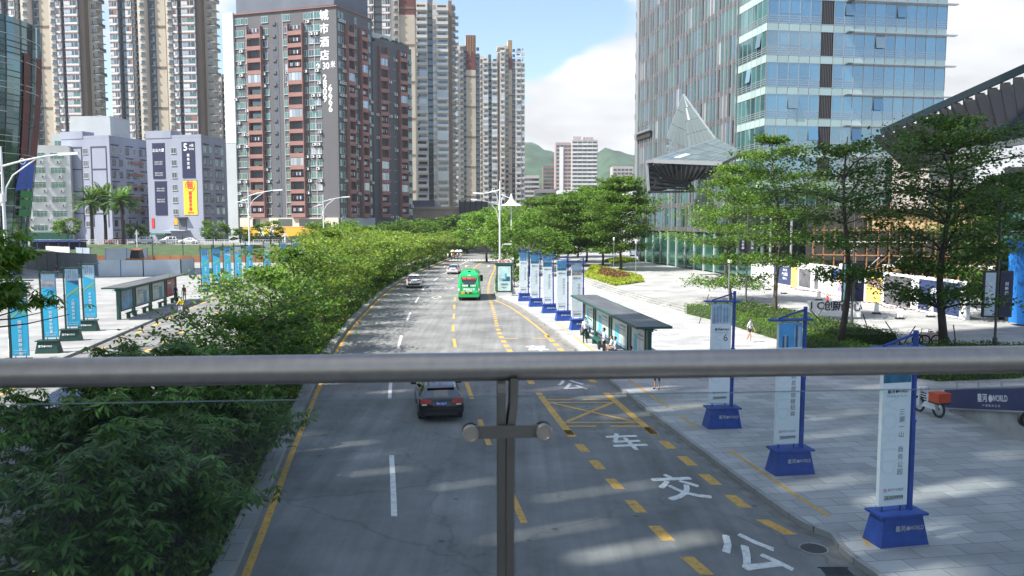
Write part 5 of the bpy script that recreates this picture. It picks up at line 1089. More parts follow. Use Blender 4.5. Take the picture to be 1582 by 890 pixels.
# ------------------------------------------------------------------ glass office tower and its forecourt (right)
M_span = facadeglass('spandrel_glass', (.36, .46, .44), (.8, .95, .95), .12, .12, .3, .15); M_alu = mat('aluminium', (.46, .47, .48), .4, .7, var=.05); M_mull = mat('mullion_pink', (.38, .36, .375), .5, .3, var=.05); M_mulld = mat('mullion_dark', (.13, .13, .14), .5, .3, var=.05)
M_louv = mat('louvre_dark', (.03, .028, .027), .8, var=.2, scale=3)
def gtower():
    rr = random.Random(9); c1 = Vector((32.6, 104)); tv = Vector((-ST, CT)); nv = Vector((CT, ST)); base = Vector((c1.x, c1.y, UZ))
    t = thing('office_tower', 'tall blue green glass office tower with finned side and white spandrel bands on the right', 'building', base)
    F = Face((0, 0), tuple(nv * 25.2)); Lf = 25.2; Sd = Face(tuple(tv * 53), (0, 0)); H = 62; FH = 4.0
    pt = lambda f, u, o, z: f.p + f.t * u + f.n * o + Vector((0, 0, z))
    def fbox(mb, f, u0, u1, o0, o1, z0, z1, m): mb.hexa([pt(f, u0, o1, z0), pt(f, u1, o1, z0), pt(f, u1, o0, z0), pt(f, u0, o0, z0), pt(f, u0, o1, z1), pt(f, u1, o1, z1), pt(f, u1, o0, z1), pt(f, u0, o0, z1)], m)
    core = MB(); core.prism([tuple(nv * .35 + tv * .35), tuple(nv * (Lf - .35) + tv * .35), tuple(nv * (Lf - .35) + tv * 52), tuple(nv * .35 + tv * 52.6)], 0, H, M_recess); core.build('core', t)
    # floor z's from the picture: spandrel band bottoms
    zs = [8.2 + (342 - (54 - 47.3 * k)) * 104 / 1230 - UZ for k in range(-5, 7)]      # bottoms of spandrels
    n = 15; cw = Lf / 16.5; us = []; x = 0
    cols = [cw] * 5 + [cw * 1.2] + [cw] * 11; tot = sum(cols); cols = [c * Lf / tot for c in cols]
    pane = {}
    def pk(w, h, kind):
        key = (round(w, 2), kind)
        if key in pane: return pane[key]
        k = MB(); k.poly([(-w/2, 0, 0), (w/2, 0, 0), (w/2, 0, h), (-w/2, 0, h)], G_blue if kind < 3 else G_teal)
        k.box(-w/2, -.06, 0, -w/2 + .05, .0, h, M_alu); k.box(w/2 - .03, -.06, 0, w/2, 0, h, M_alu); k.box(-w/2 + .05, -.05, 0, w/2 - .03, 0, .05, M_alu); k.box(-w/2 + .05, -.05, h - .05, w/2 - .03, 0, h, M_alu)
        for i in range(3): k.box(-w/2 + .05, -.03, .28 + i * .28, w/2 - .03, -.002, .36 + i * .28, M_alu)
        if kind == 1: k.box(-w/2 + .05, -.05, h * .42, w/2 - .03, -.002, h * .42 + .05, M_alu)
        if kind == 2:
            z0, z1 = h * .40, h - .05; k.hexa([(-w/2 + .06, -.30, z0), (w/2 - .06, -.30, z0), (w/2 - .06, -.26, z0), (-w/2 + .06, -.26, z0), (-w/2 + .06, -.06, z1), (w/2 - .06, -.06, z1), (w/2 - .06, -.02, z1), (-w/2 + .06, -.02, z1)], G_blue)
        pane[key] = k; return k
    ws = []; sp = MB(); lv = MB()
    for j, z in enumerate(zs):
        hz = FH - .95; zb = z - hz                     # vision glass hangs below this spandrel
        u = 0
        for i, c in enumerate(cols):
            fbox(sp, F, u + .03, u + c - .03, .0, .06, z, z + .92, M_span)
            if i == 5:
                fbox(lv, F, u + .05, u + c - .05, -.05, .02, zb, z, M_louv)
                for q in range(7): fbox(lv, F, u + .1 + q * c * .13, u + .15 + q * c * .13, .021, .06, zb, z, M_mulld)
            else:
                kd = rr.choice([0, 0, 0, 0, 1, 1, 2]) if i < 14 else 0; ws.append((pk(c, hz, kd), F.M(u + c / 2, zb, .03)))
            u += c
        fbox(sp, F, 0, Lf, .0, .075, z - .04, z + .02, M_alu); fbox(sp, F, 0, Lf, 0, .075, z + .9, z + .96, M_alu)
        for q in range(6): fbox(sp, Sd, Sd.L - 8.4 + q * 1.4 + .03, Sd.L - 8.4 + q * 1.4 + 1.37, 0, .06, z, z + .92, M_span)
        for q in range(6): ws.append((pk(1.4, hz, rr.choice([3, 3, 4, 2]) if q > 1 else 3), Sd.M(Sd.L - 8.4 + 1.4 * q + .7, zb, .03)))
    ws.sort(key=lambda e: 0 if e[1].translation.z > 14 else 1)
    many(t, 'window', [a for a, b in ws], [b for a, b in ws], 100); sp.build('spandrel', t); lv.build('louvre_bay', t)
    for z in zs:
        k = MB(); fbox(k, F, Lf * .46, Lf + 1.1, .08, .75, z - .02, z + .12, M_alu); fbox(k, F, Lf * .43, Lf * .46, .08, .7, z - .01, z + .1, M_mulld)
        if z > 12: k.build('sunshade', t)
    # finned flank
    sk = MB(); Ls = Sd.L - 8.6
    for j in range(17):
        z0 = 6 + j * 3.95
        for i in range(26):
            u0 = i * Ls / 26
            if 13 < z0 + 2 < 17.5 and False: continue
            sk.poly([pt(Sd, u0, .02, z0 + .75), pt(Sd, u0 + Ls / 26, .02, z0 + .75), pt(Sd, u0 + Ls / 26, .02, z0 + 3.95), pt(Sd, u0, .02, z0 + 3.95)], rr.choice([G_teal, G_blue, G_dark, G_teal, G_clr if rr.random() < .5 else G_dark]))
            if (i + j) % 3: sk.box(0, 0, 0, 0, 0, 0, M_mull) if False else None
        fbox(sk, Sd, 0, Ls, .0, .05, z0, z0 + .75, M_mulld)
    sk.build('flank_glazing', t)
    for i in range(35):
        u = .4 + i * (Ls - .4) / 34; k = MB(); z0, z1 = (6, 62)
        if i % 3 == 1: z0 = 6 + rr.choice([0, 4, 8])
        fbox(k, Sd, u - .055, u + .055, .051, .34, z0, z1, M_mull if i % 2 else M_alu); k.build('fin', t)
    k = MB()                          # stepped notch with its dark soffit
    fbox(k, Sd, .0, 9, .45, .8, 24.3, 24.6, M_alu); fbox(k, Sd, .2, 8.5, .06, .5, 23.2, 24.2, M_louv); fbox(k, Sd, -1.2, .2, -2, .3, 5.5, 62, M_alu); fbox(k, Sd, -3.6, -1.2, -3, -.4, 5.5, 62, G_blue)
    for j in range(14): fbox(k, Sd, -3.6, -1.2, -3, -.3, 8 + j * 3.95, 9.0 + j * 3.95, M_mulld)
    k.build('corner_notch', t)
    k = MB(); fbox(k, Sd, 1, Sd.L - 1, .06, .1, .2, 5.6, G_green); fbox(k, F, .3, Lf - .3, .06, .1, .2, 9, G_dark)
    for i in range(12): fbox(k, Sd, 2 + i * 4, 2.25 + i * 4, .101, .3, .05, 5.8, M_bgry)
    for i in range(9): fbox(k, F, 1 + i * 2.9, 1.2 + i * 2.9, .101, .25, .05, 9, M_bgry)
    k.build('ground_floor_glazing', t)
gtower()
# ---- faceted canopy and green glass entrance hall
def canopy():
    t = thing('entrance_canopy', 'faceted glass canopy with a sharp upright peak over the tower entrance', 'canopy', (26, 118, UZ)); b = Vector((26, 118, UZ))
    G_can = facadeglass('canopy_glass', (.10, .13, .14), (.8, .88, .92), .1, .15, .35, .25); G_can2 = facadeglass('canopy_glass_pale', (.13, .16, .165), (.8, .88, .9), .2, .08, .18, .12)
    p = lambda x, y, Y: at(x, y, Y) - b
    pk_, pl, pr, pb = p(1056, 146, 119.5), p(1030, 214, 124), p(1107, 217, 113), p(1063, 229, 118.8)
    def patch(mb, a, c, d, e, nu, nv, m, gap=.012, lift=.06):   # glazed quad a-c-d-e with joints
        a, c, d, e = map(Vector, (a, c, d, e)); nrm = (c - a).cross(e - a).normalized() * lift
        f = lambda u, v: a.lerp(c, u).lerp(e.lerp(d, u), v)
        for i in range(nu):
            for j in range(nv):
                q = [f((i + gap) / nu + gap / nu, (j + gap) / nv), f((i + 1) / nu - gap / nu * 2, (j + gap) / nv), f((i + 1) / nu - gap / nu * 2, (j + 1 - gap * 2) / nv), f((i + gap) / nu + gap / nu, (j + 1 - gap * 2) / nv)]
                mb.poly([x + nrm for x in q], m if rnd.random() > .04 else M_bgry); mb.poly([x - nrm * .3 for x in reversed(q)], M_framed)
    k = MB(); patch(k, pl, pb, pk_.lerp(pb, .02), pk_, 5, 3, G_can2); patch(k, pb, pr, pk_.lerp(pr, .02), pk_, 6, 4, G_can2, .014); k.build('peak', t)
    for a, c in ((pl, pk_), (pk_, pr)): k = MB(); k.bar(a, c, .16, .2, M_alu); k.build('edge_beam', t)
    tip, r1, r2, f1, f0 = p(999, 250, 112), p(1108, 214, 112), p(1150, 236, 106), p(1116, 253, 103), p(1010, 249, 106)
    k = MB(); patch(k, tip, f1, r2, r1, 10, 5, G_can); patch(k, pl + Vector((0, 1, -3.2)), tip.lerp(r1, .35), pb, pl, 4, 3, G_can); k.build('roof_plane', t)
    k = MB(); k.bar(f0, f1, .3, .5, M_alu); k.bar(tip, r1, .2, .3, M_alu); k.bar(f1, r2, .3, .4, M_framed); k.bar(tip, f0, .25, .4, M_alu); k.bar(tip, p(1002, 296, 111), .3, .3, M_alu); k.build('eaves_beam', t)
    k = MB(); dn = p(1002, 297, 111); hub = p(1062, 282, 114); inner = p(1100, 262, 112)
    for i in range(13):
        q = i / 12; a = f0.lerp(f1, q); c = a.lerp(hub, .42) + Vector((0, 2, -.8)); k.bar(a + Vector((0, .2, -.3)), c, .12, .45, M_dark)
    for i in range(7):
        q = i / 6; k.bar(tip.lerp(dn, q), hub.lerp(f1, .1 + q * .25) + Vector((0, 1, -q * 2)), .14, .3, M_dark)
    k.bar(dn, hub, .3, .5, M_dark); k.bar(tip, hub, .25, .4, M_dark); k.bar(hub, inner, .3, .4, M_dark); k.bar(dn, p(1050, 250, 113), .25, .4, M_dark)
    k.poly([tip + Vector((0, .5, -.2)), dn + Vector((0, .5, 0)), hub + Vector((0, 1.5, 0)), inner + Vector((0, 1.5, 0)), r1 + Vector((0, 1, -.6))], M_dark); k.build('soffit_truss', t)
    # entrance hall below
    t2 = thing('entrance_hall', 'green glass entrance hall under the faceted canopy', 'entrance', (26, 118, UZ))
    a0, a1, a2 = gp(1016, 402, UZ), gp(1058, 411, UZ), gp(1140, 416, UZ); a0, a1, a2 = Vector((a0.x, a0.y)), Vector((a1.x, a1.y)), Vector((a1.x + 12, a1.y - 3))
    G_ent = facadeglass('entrance_glass', (.10, .17, .12), (.75, .95, .85), .05, .2, .5)
    for pq, nm in (((a0, a1), 0), ((a1, a2), 1)):
        f = Face(tuple(pq[0] - Vector((26, 118))), tuple(pq[1] - Vector((26, 118)))); n = int(f.L / 1.25); g = MB(); fr = MB()
        pt = lambda u, o, z: f.p + f.t * u + f.n * o + Vector((0, 0, z))
        for i in range(n):
            for z0, z1 in ((0.05, 4.2), (4.3, 9.6), (9.7, 13.0)):
                g.poly([pt((i + .04) * f.L / n, 0, z0), pt((i + .96) * f.L / n, 0, z0), pt((i + .96) * f.L / n, 0, z1), pt((i + .04) * f.L / n, 0, z1)], G_ent)
            fr.hexa([pt(i * f.L / n - .08, .45, 0), pt(i * f.L / n + .08, .45, 0), pt(i * f.L / n + .08, -.01, 0), pt(i * f.L / n - .08, -.01, 0), pt(i * f.L / n - .08, .45, 13.2), pt(i * f.L / n + .08, .45, 13.2), pt(i * f.L / n + .08, -.01, 13.2), pt(i * f.L / n - .08, -.01, 13.2)], mat_ent)
        for z in (4.2, 9.6): fr.bar(pt(0, .06, z + .05), pt(f.L, .06, z + .05), .1, .12, M_alu)
        g.build('glass_wall', t2); fr.build('glass_fin', t2)
        if nm == 0:
            k = MB()
            for r_ in range(2):
                for ci in range(6): k.text('创新中心欢迎'[ci], 1.5, M_gold, f.M(1.1 + ci * 1.45, 6.9 - r_ * 5.0 + .2, .5, (0, 0, 0)) @ Matrix.Rotation(R(90), 4, 'X'), .03) if ci < int((f.L - .8) / 1.45) else None
            k.build('gold_lettering', t2)
    k = MB(); k.prism([tuple(a0 - Vector((26, 118))), tuple(a1 - Vector((26, 118))), tuple(a2 - Vector((26, 118))), (12, 14), (2, 24)], 13.2, 13.6, M_alu); k.build('roof', t2)
mat_ent = mat('pale_green_fin', (.35, .42, .36), .4, var=.05)
canopy()
# ---- upswept steel and glass canopy at the right edge
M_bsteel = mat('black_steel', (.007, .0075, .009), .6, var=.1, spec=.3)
def canopy2():
    b = Vector((40, 66, UZ)); t = thing('steel_canopy', 'big upswept dark steel and glass canopy rising out of the right edge', 'canopy', b); p = lambda x, y, Y: at(x, y, Y) - b
    G_c2 = facadeglass('canopy_dark_glass', (.015, .024, .03), (.6, .72, .8), .06, .03, .12, .4)
    a0, a1 = p(1361, 212, 72), p(1640, 98, 62); c0, c1 = p(1412, 258, 67), p(1640, 160, 54); up = Vector((0, 0, .9))
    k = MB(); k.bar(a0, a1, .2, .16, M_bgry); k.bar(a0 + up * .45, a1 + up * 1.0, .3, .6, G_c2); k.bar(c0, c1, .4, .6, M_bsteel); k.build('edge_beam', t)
    k = MB(); n = 15
    for i in range(n):
        q0, q1 = i / n, (i + .62) / n; s = lambda q, v: a0.lerp(a1, q).lerp(c0.lerp(c1, q), v)
        k.poly([s(q0, .05), s(q1, .05), s(q1, .95), s(q0, .95)], G_c2); k.poly([s(q0, .95) + up * .05, s(q1, .95) + up * .05, s(q1, .05) + up * .05, s(q0, .05) + up * .05], G_c2)
    k.build('glass_panel', t)
    k = MB()
    for i in range(n + 1):
        q = (i - .2) / n; s = lambda v: a0.lerp(a1, q).lerp(c0.lerp(c1, q), v); k.bar(s(-.02), s(1.02), .7, .55, M_bsteel)
    k.build('rib', t)
    k = MB(); d0, d1 = p(1480, 235, 58), p(1660, 205, 46)          # dark belly behind
    for i in range(7):
        q = i / 6; k.bar(c0.lerp(c1, q), d0.lerp(d1, q), .4, .6, M_bsteel)
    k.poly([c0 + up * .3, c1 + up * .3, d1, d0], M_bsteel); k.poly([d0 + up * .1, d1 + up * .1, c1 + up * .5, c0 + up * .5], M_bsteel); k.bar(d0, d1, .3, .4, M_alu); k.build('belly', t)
    k = MB(); k.tube([p(1630, 520, 57), p(1625, 190, 56)], .45, M_alu, 12); k.build('mast', t)
    # side building of the canopy with blue panel
    t2 = thing('plaza_pavilion', 'dark glass pavilion with a bright blue end panel at the right edge', 'building', b); k = MB(); f = lambda px, Y: (at(px, 400, Y).x - b.x, Y - b.y)
    k.prism([f(1545, 72), f(1720, 68), f(1720, 90), f(1545, 90)], 0, 12.5, M_dark)
    Ff = Face(f(1545, 72), f(1720, 68)); k.build('wall', t2)
    k = MB()
    for i in range(7):
        for z in (3.2, 6.4, 9.6): 
            q = [Ff.p + Ff.t * u + Ff.n * .05 + Vector((0, 0, zz)) for u, zz in ((i * 1.5 + .05, z - 2.9), (i * 1.5 + 1.4, z - 2.9), (i * 1.5 + 1.4, z), (i * 1.5 + .05, z))]; k.poly(q, G_teal)
    k.build('glazing', t2)
    k = MB(); BL_ = mat('panel_blue', (.02, .2, .62), .5, var=.03); q = [p(1571, 500, 58), p(1640, 508, 57), p(1640, 372, 57), p(1571, 372, 58)]; k.hexa([q[0], q[1], q[1] + Vector((0, 1, 0)), q[0] + Vector((0, 1, 0)), q[3], q[2], q[2] + Vector((0, 1, 0)), q[3] + Vector((0, 1, 0))], BL_); k.build('blue_panel', t2)
    # white block glimpsed behind the tree
    far('low_block', 'white block with rows of dark windows glimpsed behind the biggest tree', 1438, 1500, 235, 96, M_pale, 4, 4, k4, 3.0, UZ, 10)
canopy2()
# ---- scaffold in front of the tower foot
def scaffold():
    O = Vector((37, 98, UZ)); t = thing('scaffold', 'orange brown timber scaffold with mesh boards in front of the tower foot', 'scaffold', O); M_tim = mat('timber', (.30, .155, .07), .8, var=.2, scale=3); M_ply = mat('plywood', (.46, .33, .17), .8, var=.15, scale=1)
    f = Face((0, 0), (20, -9)); pt = lambda u, o, z: f.p + f.t * u + f.n * o + Vector((0, 0, z)); rr = random.Random(8); L = f.L; k = MB()
    for i in range(19):
        for o in (0, -1.4): k.bar(pt(i * L / 18, o, 0), pt(i * L / 18, o, 6.8 + (3.0 if 4 < i < 15 else 0) + rr.uniform(0, .6)), .11, .11, M_tim)
    for z in (2., 3.6, 5.2, 6.6, 8.2): k.bar(pt(0 if z < 7 else 5, .08, z), pt(L if z < 7 else L * .8, .08, z), .1, .12, M_tim if z != 5.2 else M_frame)
    for i in range(14): u = rr.uniform(0, L - 2); z = rr.choice((0, 2, 3.6)); k.bar(pt(u, .1, z), pt(u + 1.6, .1, z + 1.7), .07, .07, rr.choice([M_tim, M_frame]))
    k.build('frame', t); k = MB()
    for u0, u1, z0, z1, m in ((L*.3, L*.75, 6.7, 8.1, M_ply), (0, L*.98, -.0 + 2.0, 2.1, M_ply), (0, L * .98, 5.2, 5.3, M_ply), (L*.2, L*.45, 1.2, 2.0, M_ply)): k.hexa([pt(u0, -.1, z0), pt(u1, -.1, z0), pt(u1, -1.2 if z1 - z0 < .2 else -.16, z0), pt(u0, -1.2 if z1 - z0 < .2 else -.16, z0), pt(u0, -.1, z1), pt(u1, -.1, z1), pt(u1, -1.2 if z1 - z0 < .2 else -.16, z1), pt(u0, -1.2 if z1 - z0 < .2 else -.16, z1)], m)
    for i in range(9): u = rr.uniform(1, L - 3); k.hexa([pt(u, -.2, 2.12), pt(u + 1.4, -.2, 2.12), pt(u + 1.2, -.9, 2.12), pt(u, -.9, 2.12), pt(u, -.3, 2.5), pt(u + 1.3, -.25, 2.7), pt(u + 1.2, -.8, 2.6), pt(u, -.8, 2.5)], M_bay)
    k.build('board', t)
    k = MB(); k.hexa([pt(-1, -2.5, 0), pt(L, -2.5, 0), pt(L, -6, 0), pt(-1, -6, 0), pt(-1, -2.5, 9.2), pt(L, -2.5, 9.2), pt(L, -6, 9.2), pt(-1, -6, 9.2)], M_louv); k.build('unfinished_wall', t)
scaffold()
# ---- advertising hoarding
def hoarding():
    p0, p1 = gp(1160, 432, UZ), gp(1490, 495, UZ); O = Vector((p0.x, p0.y, UZ)); t = thing('hoarding', 'long white advertising hoarding with navy, photo and yellow panels across the upper plaza', 'hoarding', O)
    f = Face((0, 0), (p1.x - p0.x, p1.y - p0.y)); L = f.L; H = 3.05; pt = lambda u, o, z: f.p + f.t * u + f.n * o + Vector((0, 0, z))
    def fb(mb, u0, u1, o0, o1, z0, z1, m): mb.hexa([pt(u0, o1, z0), pt(u1, o1, z0), pt(u1, o0, z0), pt(u0, o0, z0), pt(u0, o1, z1), pt(u1, o1, z1), pt(u1, o0, z1), pt(u0, o0, z1)], m)
    k = MB(); fb(k, 0, L, -.12, 0, .05, H, M_wht2)
    for i in range(14): fb(k, i * L / 13 - .03, i * L / 13 + .03, -.4, -.12, 0, H - .2, M_alu)
    k.build('board', t); NV = mat('poster_navy', (.03, .05, .13), .5, var=.08); GR = mat('poster_grey', (.12, .12, .13), .5, var=.4, scale=1.2); YE = mat('poster_yellow', (.75, .52, .15), .5, var=.1); BLU = mat('poster_blue', (.04, .1, .5), .5, var=.3, scale=2); SK = mat('poster_skin', (.55, .38, .3), .5, var=.15, scale=2); LV = mat('poster_lilac', (.3, .25, .4), .5, var=.5, scale=3)
    # u along the board for a picture column: cross the sight line with the board
    def U(px):
        d = ray(px, 440); d = Vector((d.x, d.y)); a = f.p.xy + O.xy; n = Vector((-f.t.y, f.t.x)); s = a.dot(n) / d.dot(n); return (d * s - a).dot(f.t.xy)
    tm = lambda u, z: f.M(u, z, .03) @ Matrix.Rotation(R(90), 4, 'X')
    def post(px0, px1, z0, z1, m, o=.015): kk = MB(); fb(kk, U(px0), U(px1), .001, o, z0, z1, m); return kk.build('poster', t)
    b = post(1195, 1231, .2, 2.85, NV); k = MB()
    for i, s in enumerate(('星河创新中心', '商务公园', '产业园区', '招商中心')): k.text(s, .42 if i % 2 == 0 else .3, M_wht2, tm((U(1195) + U(1231)) / 2, 2.4 - i * .5), .02, sx=1.0)
    k.build('lettering', b)
    b = post(1222, 1232, .1, 2.4, YE, .03); b = post(1234, 1252, .3, 2.3, GR); post(1258, 1264, .3, 2.3, GR)
    b = post(1282, 1334, .15, 2.9, M_wht2, .02); k = MB()                       # generic portrait collage
    u0, u1 = U(1284), U(1332); w = u1 - u0
    for (a, z, rx, rz_, m) in ((.12, 2.2, .13, .5, BLU), (.32, 2.35, .16, .35, BLU), (.36, 1.8, .2, .5, SK), (.36, .9, .24, .4, LV), (.78, 2.1, .16, .45, LV), (.8, 1.6, .12, .35, SK), (.85, .8, .15, .6, LV), (.15, 1.1, .12, .5, M_bay)):
        pts = [pt(u0 + w * (a + rx * math.cos(q)), .024 + .002 * len(k.f), z + rz_ * math.sin(q)) for q in [2 * math.pi * i / 18 for i in range(18)]]; k.poly(pts, m)
    k.build('picture', b)
    b = post(1338, 1362, .1, 2.35, YE); kk = MB(); fb(kk, U(1340), U(1361), .016, .03, 1.5, 2.3, M_brown)
    for i in range(16): fb(kk, U(1341) + i * .13, U(1341) + i * .13 + .08, .031, .04, 1.55 + (i % 3) * .22, 1.7 + (i % 3) * .22, rnd.choice([M_wht2, YE, M_redf]))
    kk.build('picture', b)
    kk = MB(); fb(kk, U(1336), U(1364), .016, .05, 2.4, 2.95, M_dark); fb(kk, U(1336), U(1364), .051, .06, 2.33, 2.42, YEL); kk.build('poster', t)
    post(1366, 1408, .15, 2.8, GR); b = post(1420, 1484, .2, 2.8, NV); k = MB(); k.text('星河创新', .55, M_wht2, tm((U(1420) + U(1484)) / 2, 1.9), .02); k.text('企业服务', .45, M_wht2, tm((U(1420) + U(1484)) / 2, 1.2), .02); k.build('lettering', b)
hoarding()
# ---- stands with barrier tape, cones
cs = []
bs = [(1187, 448), (1211, 454), (1265, 464), (1290, 471), (1354, 485), (1390, 493), (1438, 490), (1466, 488)]
for i, (px, py) in enumerate(bs):
    p = gp(px, py, UZ); k0 = thing('barrier_stand', ['white and black barrier stand nearest the tower end of the hoarding', 'white barrier stand second along the tape from the tower end', 'white barrier stand left of the traffic cone tree gap', 'white barrier stand between the two tree trunks', 'white barrier stand just right of the double banner post', 'white barrier stand nearest to the viewer along the tape', 'white barrier stand left of the biggest tree trunk', 'white barrier stand behind the biggest tree trunk'][i], 'barrier', p, 0, 'barrier stands along the hoarding')
    m = MB(); m.frus(-.32, -.25, .32, .25, 0, -.24, -.18, .24, .18, .14, M_black); m.build('base', k0); m = MB(); m.frus(-.17, -.1, .17, .1, .14, -.13, -.07, .13, .07, .85, M_wht2); m.cyl((0, 0, .92), .035, .16, M_black); m.build('post', k0); cs.append(p)
tp = MB(); RT = mat('red_tape', (.6, .08, .08), .5)
for a, b in zip(cs, cs[1:]):
    for i in range(16):
        q = lambda s: a.lerp(b, s) + Vector((0, 0, .95 - .25 * math.sin(math.pi * s))); tp.bar(q(i / 16), q((i + 1) / 16), .02, .07, RT if i % 2 else M_wht2)
tag(tp.build('barrier_tape'), 'red and white barrier tape sagging between the stands along the hoarding', 'barrier tape')
p = gp(1278, 467, UZ); k0 = thing('traffic_cone', 'red traffic cone on the paving before the hoarding', 'traffic cone', p); m = MB(); m.box(-.22, -.22, 0, .22, .22, .05, M_black); m.build('base', k0); m = MB(); m.tube([(0, 0, .05), (0, 0, .35), (0, 0, .36), (0, 0, .55), (0, 0, .56), (0, 0, .8)], [.17, .12, .12, .085, .085, .035], RT, 14); m.build('cone', k0)
# ---- tree braces (thin dark poles)
M_pole = mat('dark_pole', (.03, .035, .03), .7)
for i, (x0, y0, x1, y1) in enumerate([(1251, 478, 1284, 513), (1276, 467, 1256, 503), (1333, 485, 1347, 526), (1368, 497, 1391, 531), (1414, 504, 1397, 530), (1473, 502, 1477, 534), (1163, 460, 1130, 500), (1095, 455, 1080, 500)]):
    b_ = gp(x1, y1, UZ + .05); a_ = at(x0, y0, b_.y + (1.2 if i % 2 else -.8)); m = MB(); m.tube([b_, a_], .035, M_pole, 6)
    tag(m.build('tree_brace'), 'thin dark brace pole leaning beside ' + ['the plaza lettering, rising leftward', 'the plaza lettering, rising rightward', 'the middle of the open paving', 'the third sign stand, rising leftward', 'the third sign stand, rising rightward', 'the biggest tree trunk', 'the first layered tree on its right', 'the first layered tree on its left'][i], 'brace pole', 'brace poles of the plaza trees')
# ---- plaza lettering, lamps, banner posts
p = gp(1288, 492, UZ); k0 = thing('plaza_lettering', 'white and navy block letters standing in the hedge planter', 'letter sign', (p.x, p.y, UZ + .15), R(-14)); t_sc = k0; k0.scale = (.8, .8, .8); m = MB(); m.box(-2.5, .1, 0, 2.5, .5, 1.5, M_wht2); m.build('plinth', k0)
for i, ch in enumerate('IC创新中心'):
    m = MB(); u = -2.1 + i * .84
    for z in range(3): m.text(ch, 1.05, (NAVY if z == 0 else M_wht2), Matrix.Translation((u, .05 + z * .05, 1.0)) @ Matrix.Rotation(R(90), 4, 'X'), .02)
    m.build('letter', k0)
def bannerpost(px, py, lab, w, cols, pz=4.0, z=UZ, hh=2.7, rz=0.):
    p = gp(px, py, z); t = thing('banner_post', lab, 'banner post', p, rz, None); m = MB(); m.cyl((0, 0, .45), .13, .9, M_framed); m.tube([(0, 0, .9), (0, 0, 9.0)], [.075, .05], M_framed, 10); m.build('pole', t)
    for s, c in zip((-1, 1), cols):
        m = MB(); x0, x1 = sorted((s * .1, s * (w + .1))); m.box(x0, -.09, pz, x1, .09, pz + hh, M_dark); m.build('banner_frame', t); m = MB(); m.box(x0 + .08, -.1, pz + .1, x1 - .08, -.091, pz + hh - .1, c); b = m.build('banner', t)
        m = MB(); m.text('创新园', .22, M_wht2, Matrix.Translation(((x0 + x1) / 2, -.102, pz + hh * .72)) @ Matrix.Rotation(R(90), 4, 'X'), .02, vertical=True, gap=1.25); m.build('lettering', b)
M_cy = mat('banner_cyan', (.2, .42, .5), .5, var=.08); M_bb = mat('banner_paleblue', (.5, .6, .68), .5, var=.08)
bannerpost(1315, 512, 'dark post with a cyan and a navy framed banner right of the bare trunk', .65, (M_cy, NAVY), 2.1)
bannerpost(1536, 545, 'dark post with pale framed banners beside the biggest tree', .75, (M_bb, NAVY), 2.1)
bannerpost(1152, 480, 'thin dark post with small framed banners behind the first near sign stand', .6, (NAVY, M_framed), 4.0)
def plazalamp(px, py, lab, z, h=4.6):
    p = gp(px, py, z); t = thing('plaza_lamp', lab, 'lamp post', p); m = MB(); m.tube([(0, 0, 0), (0, 0, .5), (0, 0, .52), (0, 0, h)], [.09, .08, .05, .04], M_alu, 10); m.build('pole', t); m = MB(); m.tube([(0, 0, h), (0, 0, h + .08), (0, 0, h + .45), (0, 0, h + .55)], [.06, .13, .17, .05], M_bay, 12); m.build('lantern', t)
plazalamp(982, 432, 'slim grey plaza lamp standing alone beside the lime hedge bed', UZ, 4.7); plazalamp(948, 420, 'slim dark plaza lamp among the three layered trees', UZ, 4.7)
p = gp(1125, 486, UZ); t = thing('camera_pole', 'thin grey pole with small camera head among the planter trees', 'pole', p); m = MB(); m.tube([(0, 0, 0), (0, 0, 4.4)], .05, M_alu, 8); m.build('pole', t); m = MB(); m.box(-.1, -.35, 4.3, .1, .1, 4.55, M_wht2); m.build('camera_head', t)
for i, (px, lb, c) in enumerate(((977, 'pale blue poster stand beside the slim plaza lamp', M_bb), (987, 'violet poster stand beside the slim plaza lamp', LVm := mat('poster_violet', (.14, .1, .3), .5, var=.5, scale=2)))):
    p = gp(px, 396, UZ); t = thing('poster_stand', lb, 'poster stand', p, 0, 'poster stands by the entrance'); m = MB(); m.box(-.6, -.08, .2, .6, .08, 2.9, M_dark); m.box(-.5, -.2, 0, .5, .2, .2, M_dark); m.build('stand', t); m = MB(); m.box(-.52, -.1, .3, .52, -.082, 2.8, c); m.build('poster', t)
